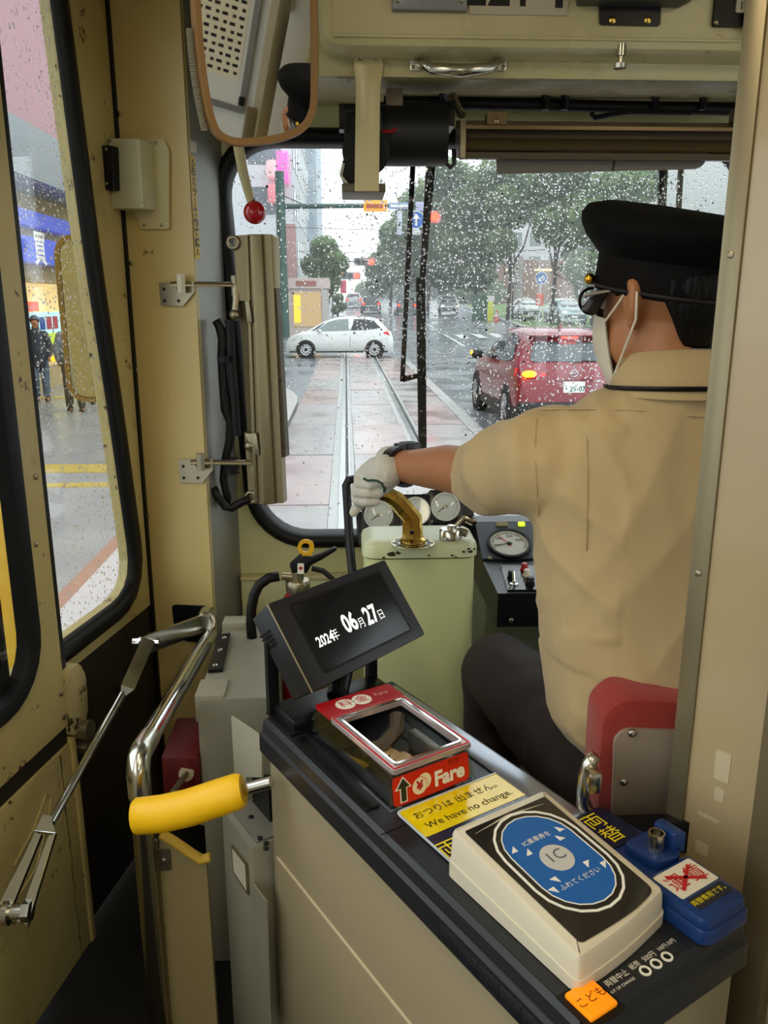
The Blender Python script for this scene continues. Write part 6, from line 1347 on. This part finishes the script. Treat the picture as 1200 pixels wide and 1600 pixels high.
# --- hair shell
hv, hf = [], []
NA, NE = 48, 16
def hair_low(a):      # lower limit in degrees by azimuth from the face direction
    a = abs(a)
    pts = [(0, 48), (45, 40), (62, 8), (75, -12), (88, 12), (104, 8), (115, -18), (128, -44), (150, -62), (180, -68)]
    for (x0, y0), (x1, y1) in zip(pts, pts[1:]):
        if x0 <= a <= x1: return y0 + (y1 - y0) * (a - x0) / (x1 - x0)
    return -60
for shell in (1.075, 1.0):
    for j in range(NE + 1):
        for i in range(NA):
            az = -180 + 360 * i / NA; lo = hair_low(az) + 3 * noise.noise(V((az * .3, 0, 0))); el_ = lo + (89.5 - lo) * j / NE
            a, e = math.radians(az), math.radians(el_); k = shell + .012 * noise.noise(V((az * .12, el_ * .05, 2)))
            p = V((math.sin(a) * math.cos(e) * .080, math.cos(a) * math.cos(e) * .102 - .012, math.sin(e) * (.058 if e > 0 else .118) + .028)); hv.append(hd(p.x * k, (p.y + .012) * k - .012, p.z))
nsh = (NE + 1) * NA
for sh_ in (0, 1):
    for j in range(NE):
        for i in range(NA): q = (sh_ * nsh + j * NA + i, sh_ * nsh + j * NA + (i + 1) % NA, sh_ * nsh + (j + 1) * NA + (i + 1) % NA, sh_ * nsh + (j + 1) * NA + i); hf.append(q if sh_ == 0 else q[::-1])
for i in range(NA): hf.append((i, nsh + i, nsh + (i + 1) % NA, (i + 1) % NA))
m = MB(); m.add(hv, hf); m.build('hair', HAIR, per, smooth=180)
# --- cap, tipped back a little
def er(a, b_, z, n=40, cy=0): return [(a * math.cos(2 * math.pi * i / n), cy + b_ * math.sin(2 * math.pi * i / n), z) for i in range(n)]
MB().loft([er(.084, .106, .0), er(.086, .108, .004), er(.087, .109, .05), er(.086, .108, .054)], Mc).build('cap_band', CAPB, per)
def erx(a, b_, z, lift=0, n=48): return [(a * math.cos(2 * math.pi * i / n), b_ * math.sin(2 * math.pi * i / n), z + lift * max(0, math.sin(2 * math.pi * i / n))) for i in range(n)]
MB().loft([erx(.084, .106, .044), erx(.097, .117, .053, .004), erx(.111, .130, .063, .009), erx(.1195, .138, .075, .013), erx(.121, .139, .085, .015), erx(.114, .132, .096, .015), erx(.092, .108, .104, .012), erx(.03, .04, .109, .005)], Mc).build('cap_crown', CAPM, per, smooth=60)
MB().tube([Mc @ V(p) for p in er(.0875, .1095, .006)], .0022, 6, closed=True).tube([Mc @ V(p) for p in er(.0875, .1095, .050)], .0022, 6, closed=True).build('cap_piping', mat('cap_piping', '#1d1412', .6), per)
br = []
for k, (ex, dz) in enumerate(((1.0, .004), (1.10, -.010), (1.19, -.026))):
    br.append([(.084 * math.sin(a) * (1 + (ex - 1) * .5), .104 * math.cos(a) * ex, dz - .004 * math.cos(a)) for a in [math.radians(-70 + i * 140 / 16) for i in range(17)]])
bv = [p for r in br for p in r] + [(x, y, z - .003) for r in br for x, y, z in r]
bf = [(k * 17 + i, k * 17 + i + 1, (k + 1) * 17 + i + 1, (k + 1) * 17 + i) for k in range(2) for i in range(16)]; bf = bf + [tuple(51 + i for i in f[::-1]) for f in bf]
bf += [(34 + i, 34 + i + 1, 85 + i + 1, 85 + i) for i in range(16)]
MB().add(bv, bf, Mc).build('cap_brim', mat('cap_brim_gloss', '#0a0a0b', .2), per)
for s in (1, -1): MB().ball(Mc @ V((s * .072, .078, .012)), .0075, 12, 8).build('gold_button', mat('gold_button', '#d0a236', .2, 1.0), per, smooth=180)
MB().tube([Mc @ V((.0885 * math.sin(a), .1105 * math.cos(a), .012)) for a in [math.radians(-44 + 8 * i) for i in range(12)]], .0035, 6).build('chin_strap', CAPB, per)
# --- glasses and mask
gl = MB()
for s in (1, -1):
    cc_ = [hd(s * .033 + .026 * math.cos(t), .098 - .10 * abs(s * .033 + .026 * math.cos(t)) ** 1.5, .002 + .018 * math.sin(t)) for t in [i * math.pi / 10 for i in range(20)]]
    MB().tube(cc_, .0022, 6, closed=True).build('spectacle_rim', BLACK, per)
    MB().tube([hd(s * .060, .088, .008), hd(s * .074, .06, .010), hd(s * .083, .0, .012), hd(s * .084, -.018, .004)], .0022, 6).build('spectacle_temple', mat('temple_pale', '#8f8578', .3), per)
MB().tube([hd(-.008, .096, .004), hd(0, .098, .006), hd(.008, .096, .004)], .002, 6).build('spectacle_bridge', BLACK, per)
MASKM = mat('white_mask', '#d9cfbb', .7, bump=.1, bs=300)
mv, mf = [], []; NAm, NEm = 22, 12
for sh_ in (0, .002):
    for j in range(NEm + 1):
        for i in range(NAm + 1):
            u = i / NAm * 2 - 1; w_ = j / NEm; az = math.radians(u * 66); z = .0 - .024 - w_ * .092 + .012 * (1 - abs(u)) * (1 - w_) * 1.4
            rx = .074 - .016 * w_; ry = .094 + .012 * math.sin(math.pi * min(1, w_ * 1.1)) * (1 - u * u) - .02 * w_ * w_
            mv.append(hd(math.sin(az) * (rx + sh_), math.cos(az) * (ry + sh_) + .004, z))
q = (NEm + 1) * (NAm + 1)
for o_ in (0, q):
    for j in range(NEm):
        for i in range(NAm): a = o_ + j * (NAm + 1) + i; f_ = (a, a + 1, a + NAm + 2, a + NAm + 1); mf.append(f_ if o_ else f_[::-1])
MB().add(mv, mf).build('face_mask', MASKM, per, smooth=180)
for s in (1, -1):
    MB().tube([hd(s * .069, .042, -.028), hd(s * .080, .012, -.006), hd(s * .086, -.014, .018), hd(s * .091, -.026, .004), hd(s * .089, -.024, -.028), hd(s * .079, -.004, -.055), hd(s * .060, .034, -.105)], .0018, 6).build('mask_loop', MASKM, per)
# --- shirt
s_ = MB()
s_.loft([ering((.482, 1.125), .150, .125, .795), ering((.478, 1.12), .166, .135, .83), ering((.474, 1.118), .178, .138, .92), ering((.470, 1.12), .190, .132, 1.02), ering((.467, 1.12), .202, .128, 1.12), ering((.464, 1.12), .212, .122, 1.2), ering((.461, 1.115), .200, .108, 1.250), ering((.458, 1.112), .170, .094, 1.292), ering((.453, 1.108), .112, .080, 1.325), ering((.449, 1.106), .078, .070, 1.348)])
SL = at(757, 742, 1.285)
limb(s_, [SH + V((.05, -.012, -.005)), SH, V((.236, 1.205, 1.200)), SL + V((.012, -.02, 0))], [.082, .080, .070, .062], 20)
sd = (SL - V((.236, 1.205, 1.2))).normalized(); sz = (V((0, 0, 1)) - sd * sd.z).normalized(); sy = sd.cross(sz)
s_.loft([[tuple(SL + sd * k + V((0, 0, dz)) + sz * (r * math.cos(t)) + sy * (r * .9 * math.sin(t))) for t in [2 * math.pi * i / 24 for i in range(24)]] for k, r, dz in ((-.07, .070, 0), (-.02, .064, -.002), (.012, .063, -.003), (.022, .0625, -.003))])
limb(s_, [(.64, 1.13, 1.25), (.70, 1.19, 1.10)], [.085, .07])
me = fuse(s_, .006, 7)
def shirt_w(p, n):
    d = .006 * noise.noise(V((p.x * 9, p.y * 9, p.z * 4))) + .0035 * noise.noise(V((p.x * 26 + p.z * 9, p.y * 20, p.z * 7)))
    def fold(v): return (1 - abs(v)) ** 3
    d += .006 * fold(noise.noise(V((p.x * 10 - p.z * 4, 1, p.z * 2.2)))) - .003
    if p.x < .36 and p.z > 1.0: d += .006 * fold(noise.noise(V((p.x * 9 + p.z * 12, p.y * 5, p.z * 5 - p.x * 9)))) - .003
    if p.z < .95: d += .007 * fold(noise.noise(V((p.x * 7 + p.z * 7, p.y * 6, p.z * 5 + 4)))) - .003
    return d
wrinkle(me, shirt_w)
sho = link_mesh('shirt', me, SHIRT, per, smooth=180)
# stitched seams: back yoke, pleat and shoulder seam, laid on the cloth
from mathutils.bvhtree import BVHTree
bv_ = BVHTree.FromPolygons([v.co + WL[sho] for v in me.vertices], [tuple(p.vertices) for p in me.polygons])
def on_cloth(pxs):
    out = []
    for x, y in pxs:
        h = bv_.ray_cast(CAM_C, ray(x, y).normalized())
        if h[0] is not None: out.append(h[0] + h[1] * .0011)
    return out
SEAM = mat('shirt_seam', '#b39c70', .8)
for pl_ in (((916, 650), (917, 690), (918, 740), (917, 800), (916, 860)), ((838, 655), (836, 690), (837, 730), (839, 770), (842, 805)), ((846, 641), (880, 640), (930, 640), (1000, 642), (1080, 650), (1110, 652))):
    pp_ = on_cloth(pl_)
    if len(pp_) > 1: MB().tube(pp_, .0012, 5).build('seam', SEAM, sho)
# collar and strap
CN = V((.4475, 1.108, 1.345))
col = []
for z, a, b_ in ((-.012, .080, .074), (.018, .070, .066), (.034, .0665, .062), (.037, .0655, .061), (.034, .071, .067), (.006, .083, .079), (-.016, .090, .084)):
    col.append([(CN.x + a * math.cos(t), CN.y + .012 * z / .03 + b_ * math.sin(t), CN.z + z + .010 * math.sin(t) * -1 * (z > 0)) for t in [2 * math.pi * i / 36 for i in range(36)]])
MB().loft(col, cap=False).build('collar', SHIRT, sho, smooth=180)
MB().tube([(CN.x + .092 * math.cos(t), CN.y + .088 * math.sin(t), CN.z - .008 - .006 * math.sin(t)) for t in [2 * math.pi * i / 40 for i in range(40)]], .0042, 6, closed=True, flat=.5).build('neck_strap', BLACK, per)
# --- trousers
t_ = MB()
t_.loft([ering((.475, 1.16), .165, .125, .66), ering((.475, 1.155), .172, .130, .74), ering((.475, 1.14), .155, .118, .82)])
for s, hx, kx in ((-1, .40, .293), (1, .55, .63)):
    limb(t_, [(hx, 1.13, .735), ((hx + kx) / 2 - .005, 1.32, .742), (kx, 1.49, .742)], [.100, .088, .072], 20)
    limb(t_, [(kx, 1.49, .742), (kx + .005, 1.53, .62), (kx + .01, 1.53, .36)], [.072, .064, .055], 18)
me = fuse(t_, .008, 6)
wrinkle(me, lambda p, n: .004 * noise.noise(V((p.x * 12, p.y * 16 + p.x * 8, p.z * 12))) + (.005 * noise.noise(V((p.x * 20, p.y * 26, p.z * 20))) if p.y < 1.3 else 0))
link_mesh('trousers', me, TROUS, per, smooth=180)
for kx in (.303, .64): MB().ball((kx, 1.60, .315), (.045, .115, .045), 16, 10).build('shoe', BLACK, per)
# --- watch
WD = (WR - EL).normalized(); wc0 = WR - WD * .018; wa = V((0, 0, 1)); wa = (wa - WD * wa.dot(WD)).normalized(); wb_ = WD.cross(wa)
MB().loft([[wc0 + WD * k + wa * (r * math.cos(t)) + wb_ * (r * 1.04 * math.sin(t)) for t in [2 * math.pi * i / 28 for i in range(28)]] for k, r in ((-.016, .034), (-.016, .041), (.016, .0395), (.016, .033))], close=True).build('watch_strap', mat('black_resin', '#121110', .35), per, smooth=30)
wt = wc0 + wa * .036 + wb_ * .016
Mw = Matrix((WD, wb_, wa)).transposed().to_4x4(); Mw.translation = wt
MB().prism(rrect(-.021, -.021, .021, .021, .009, 4), -.006, .008, Mw, bev=.003).build('watch_case', MATS['black_resin'], per)
MB().lathe([(.015, .008), (.015, .0095), (.0005, .0095)], Mw, 20).build('watch_face', SCREEN, per)
# --- white glove closed on the handle
GLV = mat('white_glove_cloth', '#cfcbbd', .85, var=.04, bump=.35, bs=420, sheen=.2)
def hp_(x, y, Y): return at(x, y, Y)
Yh = HB[-2].y
K = HB
g = MB()
limb(g, [hp_(607, 732, 1.595), hp_(602, 736, Yh - .045)], [.0305, .033], flat=.9)
limb(g, [hp_(604, 737, Yh - .045), hp_(590, 742, Yh - .01), hp_(574, 748, Yh + .012)], [.034, .036, .028])
limb(g, [hp_(596, 752, Yh - .005), hp_(576, 764, Yh + .022)], [.028, .026])
fing = [((578, 747, .02), (561, 749, .005), (560, 755, -.03), (578, 758, -.042), (596, 758, -.040)),
        ((574, 758, .026), (556, 762, .008), (556, 768, -.028), (574, 771, -.040), (594, 771, -.038)),
        ((572, 770, .028), (556, 776, .010), (557, 781, -.024), (574, 784, -.036), (588, 784, -.034)),
        ((574, 780, .024), (562, 788, .006), (556, 795, -.012), (552, 801, -.020))]
for f_ in fing:
    n_ = len(f_); limb(g, [hp_(x, y, Yh + d) for x, y, d in f_], ([.0112, .0110, .0105, .0100, .0092] if n_ == 5 else [.0115, .0108, .0100, .0088]), 12)
limb(g, [hp_(606, 742, Yh - .045), hp_(609, 756, Yh - .048), hp_(601, 764, Yh - .047)], [.016, .013, .0105], 12)     # thumb
me = fuse(g, .0024, 2)
wrinkle(me, lambda p, n: .0012 * noise.noise(p * 90))
gvo = link_mesh('glove', me, GLV, per, smooth=180)
bg_ = BVHTree.FromPolygons([v.co + WL[gvo] for v in me.vertices], [tuple(p.vertices) for p in me.polygons])
gp2 = [h[0] + h[1] * .001 for h in (bg_.ray_cast(CAM_C, ray(x, y).normalized()) for x, y in ((569, 748), (575, 751), (583, 750), (591, 751), (597, 755), (601, 762), (600, 768))) if h[0] is not None]
if len(gp2) > 2: MB().tube(gp2, .0026, 6).build('green_piping', mat('green_thread', '#2c4a3a', .8), gvo)
MB().loft([[WR + WD * k + wa * (r * math.cos(t)) + wb_ * (r * math.sin(t)) for t in [2 * math.pi * i / 24 for i in range(24)]] for k, r in ((.004, .030), (.004, .034), (.026, .037), (.026, .033))], close=True).build('glove_cuff', GLV, gvo)
# platform under the driver
MB().box2((.24, .98, 0), (1.6, 2.165, .268)).build('trim_6', FLOORM, smooth=0, label='raised dark cab floor under the driver', **STRUCT)
# --- people on the pavement
def passer(label, x, Y, h, coat, legs, hairm, face, bag=False, z0=None):
    z0 = ROAD + .07 if z0 is None else z0; t = thing('person', label, 'person', (x, Y, z0), 'people on the pavement'); k = h / 1.7
    c, s = math.cos(face), math.sin(face)
    def P(l, f, u): return V((x + (l * c - f * s) * k, Y + (l * s + f * c) * k, z0 + u * k))
    b = MB()
    limb(b, [P(0, 0, .95), P(0, .0, 1.2), P(0, 0, 1.40)], [.12, .13, .09]); limb(b, [P(0, 0, 1.40), P(0, .02, 1.52)], [.055, .05]); b.ball(P(0, .02, 1.60), (.078 * k, .09 * k, .115 * k), 14, 10); b.ball(P(0, .11, 1.585), (.018 * k, .02 * k, .025 * k), 8, 6)
    for q in (1, -1):
        limb(b, [P(q * .17, 0, 1.36), P(q * .23, -.02, 1.10), P(q * .21, .10, .88)], [.055, .045, .035]); b.ball(P(q * .21, .12, .84), .04 * k, 8, 6)
        limb(b, [P(q * .09, 0, .92), P(q * .10, .05 * q, .5), P(q * .10, -.04 * q, .09)], [.085, .06, .045]); limb(b, [P(q * .10, -.04 * q, .05), P(q * .10, .14 - .04 * q, .04)], [.045, .035])
    link_mesh('body', fuse(b, .02, 3), SKIN, t, smooth=180)
    j = MB(); limb(j, [P(0, 0, .80), P(0, 0, 1.1), P(0, 0, 1.38)], [.175, .165, .12])
    for q in (1, -1): limb(j, [P(q * .16, 0, 1.36), P(q * .25, -.02, 1.10), P(q * .22, .08, .92)], [.075, .065, .052])
    limb(j, [P(0, -.01, 1.38), P(0, -.02, 1.48)], [.10, .08])
    link_mesh('jacket', fuse(j, .02, 3), coat, t, smooth=180)
    g_ = MB()
    for q in (1, -1): limb(g_, [P(q * .09, 0, .88), P(q * .10, .05 * q, .5), P(q * .10, -.04 * q, .12)], [.11, .085, .07])
    link_mesh('trousers', fuse(g_, .02, 3), legs, t, smooth=180)
    MB().ball(P(0, -.005, 1.64), (.095 * k, .105 * k, .105 * k), 14, 10).build('hair', hairm, t)
    for q in (1, -1): MB().ball(P(q * .10, .05 - .04 * q, .04), (.05 * k, .12 * k, .045 * k), 10, 6).build('shoe', BLACK, t)
    if bag: MB().ball(P(-.30, .10, .95), (.05, .06, .05), 10, 6).build('amber_lamp', emis('amber_hand_lamp', '#ffb010', 2), t)
    return t
GREYCOAT = mat('grey_rain_jacket', '#5c636b', .6, var=.1); DKCOAT = mat('dark_jacket', '#33363c', .7); DKLEG = mat('dark_trousers', '#2c2824', .8); BLLEG = mat('blue_trousers', '#56626c', .8)
passer('pedestrian in a grey rain jacket walking past the shop', -5.0, 15.4, 1.74, GREYCOAT, DKLEG, GREYCOAT, math.radians(20), True)
passer('pedestrian in dark clothes behind the grey rain jacket', -6.25, 17.2, 1.68, DKCOAT, BLLEG, HAIR, math.radians(-160))
passer('pedestrian in pale trousers close to the shop windows', -5.15, 16.6, 1.62, GREYCOAT, BLLEG, HAIR, math.radians(10))
# ================================================================ CAB REAR PANEL (seen in the mirror)
CP = Plane((.70, .66, 0), (-.68, -.73, 0), (0, 0, 1))
cwp = MB().box2((-.10, .0, -.03), (.45, 2.28, 0), CP.M).build('wall_cab', mat('white_laminate', '#dcdcd6', .3, var=.03, vs=3), smooth=0, label='white laminate panel behind the driver seen in the mirror', kind='structure')
MB().box2((-.15, .0, -.03), (-.10, 2.28, .012), CP.M, bev=.003).build('edge_post', CREAM, cwp)
nt_ = thing('framed_timetable', 'grey framed timetable on the white panel, reflected in the mirror', 'notice', CP.pt(.22, 1.2, 0))
MB().ring(rrect(.055, 1.18, .30, 1.66, .004, 2), rrect(.072, 1.197, .283, 1.643, .003, 2), 0, .012, CP.M).build('frame', GREYSTEEL, nt_, smooth=0)
MB().box2((.07, 1.195, 0), (.285, 1.645, .003), CP.M).build('backing', mat('timetable_backing', '#d8d8d2', .4), nt_, smooth=0)
MB().box2((.085, 1.27, .003), (.27, 1.53, .004), CP.M).build('sheet', mat('timetable_sheet', '#e2d9c2', .5), nt_, smooth=0)
for r in range(11):
    
    for c in range(7): MB().box2((.093 + c * .024, 1.505 - r * .022, .004), (.093 + c * .024 + .010 + .006 * ((r * 3 + c) % 2), 1.514 - r * .022, .0045), CP.M).build('printed_entry', INKK, nt_, smooth=0)
for b_ in (1.22, 1.62): MB().box2((.058, b_ - .012, .010), (.075, b_ + .012, .022), CP.M, bev=.002).build('frame_catch', BLACKM, nt_)
ph = thing('door_pull', 'small chrome pull handle on the white panel, reflected in the mirror', 'handle', CP.pt(-.02, 1.5, 0))
MB().prism(rrect(-.032, 1.50, -.008, 1.58, .004, 3), 0, .004, CP.M).build('handle_plate', CHROMEW, ph, smooth=0)
MB().tube([CP.pt(-.02, 1.51, .004), CP.pt(-.02, 1.515, .02), CP.pt(-.02, 1.565, .02), CP.pt(-.02, 1.57, .004)], .005, 8).build('handle_grip', CHROMEW, ph)
ip_ = thing('instruction_plate', 'cream instruction plate with dark pictures, reflected in the mirror', 'plate', CP.pt(.03, 1.62, 0))
MB().box2((-.03, 1.62, 0), (.08, 1.80, .003), CP.M).build('plate_body', mat('plate_cream', '#d8c8a0', .5), ip_, smooth=0)
for x, z in ((.02, 1.66), (.06, 1.66), (.02, 1.72), (.06, 1.72)): MB().box2((x - .014, z - .012, .003), (x + .014, z + .012, .004), CP.M).build('printed_block', BLACK, ip_, smooth=0)
# ================================================================ SALOON LAMPS
LAMPW = emis('fluorescent_tube', '#ffecc8', 9)
for k, (x, y) in enumerate(((.45, -.2), (.45, -1.6), (-.25, .35), (1.1, .3))):
    t = thing('ceiling_lamp', ('saloon ceiling lamp over the aisle near the cab', 'rear saloon ceiling lamp over the aisle', 'ceiling lamp over the entrance steps', 'ceiling lamp behind the partition')[k], 'lamp', (x, y, 2.2), 'saloon ceiling lamps')
    MB().box2((x - .08, y - .5, 2.25), (x + .08, y + .5, 2.285), bev=.01).build('lamp_tray', WHITEPL, t)
    MB().cyl((x, y - .45, 2.225), (x, y + .45, 2.225), .018, n=12).build('tube', LAMPW, t)
    ld = bpy.data.lights.new('lamp_light', 'AREA'); ld.shape = 'RECTANGLE'; ld.size = .12; ld.size_y = .9; ld.energy = 5.2; ld.color = (1.0, .86, .62)
    lo = bpy.data.objects.new('lamp_light', ld); COL.objects.link(lo); lo.location = (0, 0, -.01); lo.parent = t

# ================================================================ RAIN HAZE over the far street
hz = bpy.data.materials.new('rain_haze'); hz.use_nodes = True; hn = hz.node_tree; hn.nodes.remove(hn.nodes['Principled BSDF'])
vs_ = hn.nodes.new('ShaderNodeVolumeScatter'); vs_.inputs['Color'].default_value = (.95, .97, 1, 1); vs_.inputs['Density'].default_value = .0045
hn.links.new(vs_.outputs[0], hn.nodes['Material Output'].inputs['Volume'])
MB().box2((-60, 34, -3), (60, 170, 40)).build('rain_haze', hz, smooth=0, label='thin rain haze over the far street', kind='stuff')
SC.cycles.volume_bounces = 1
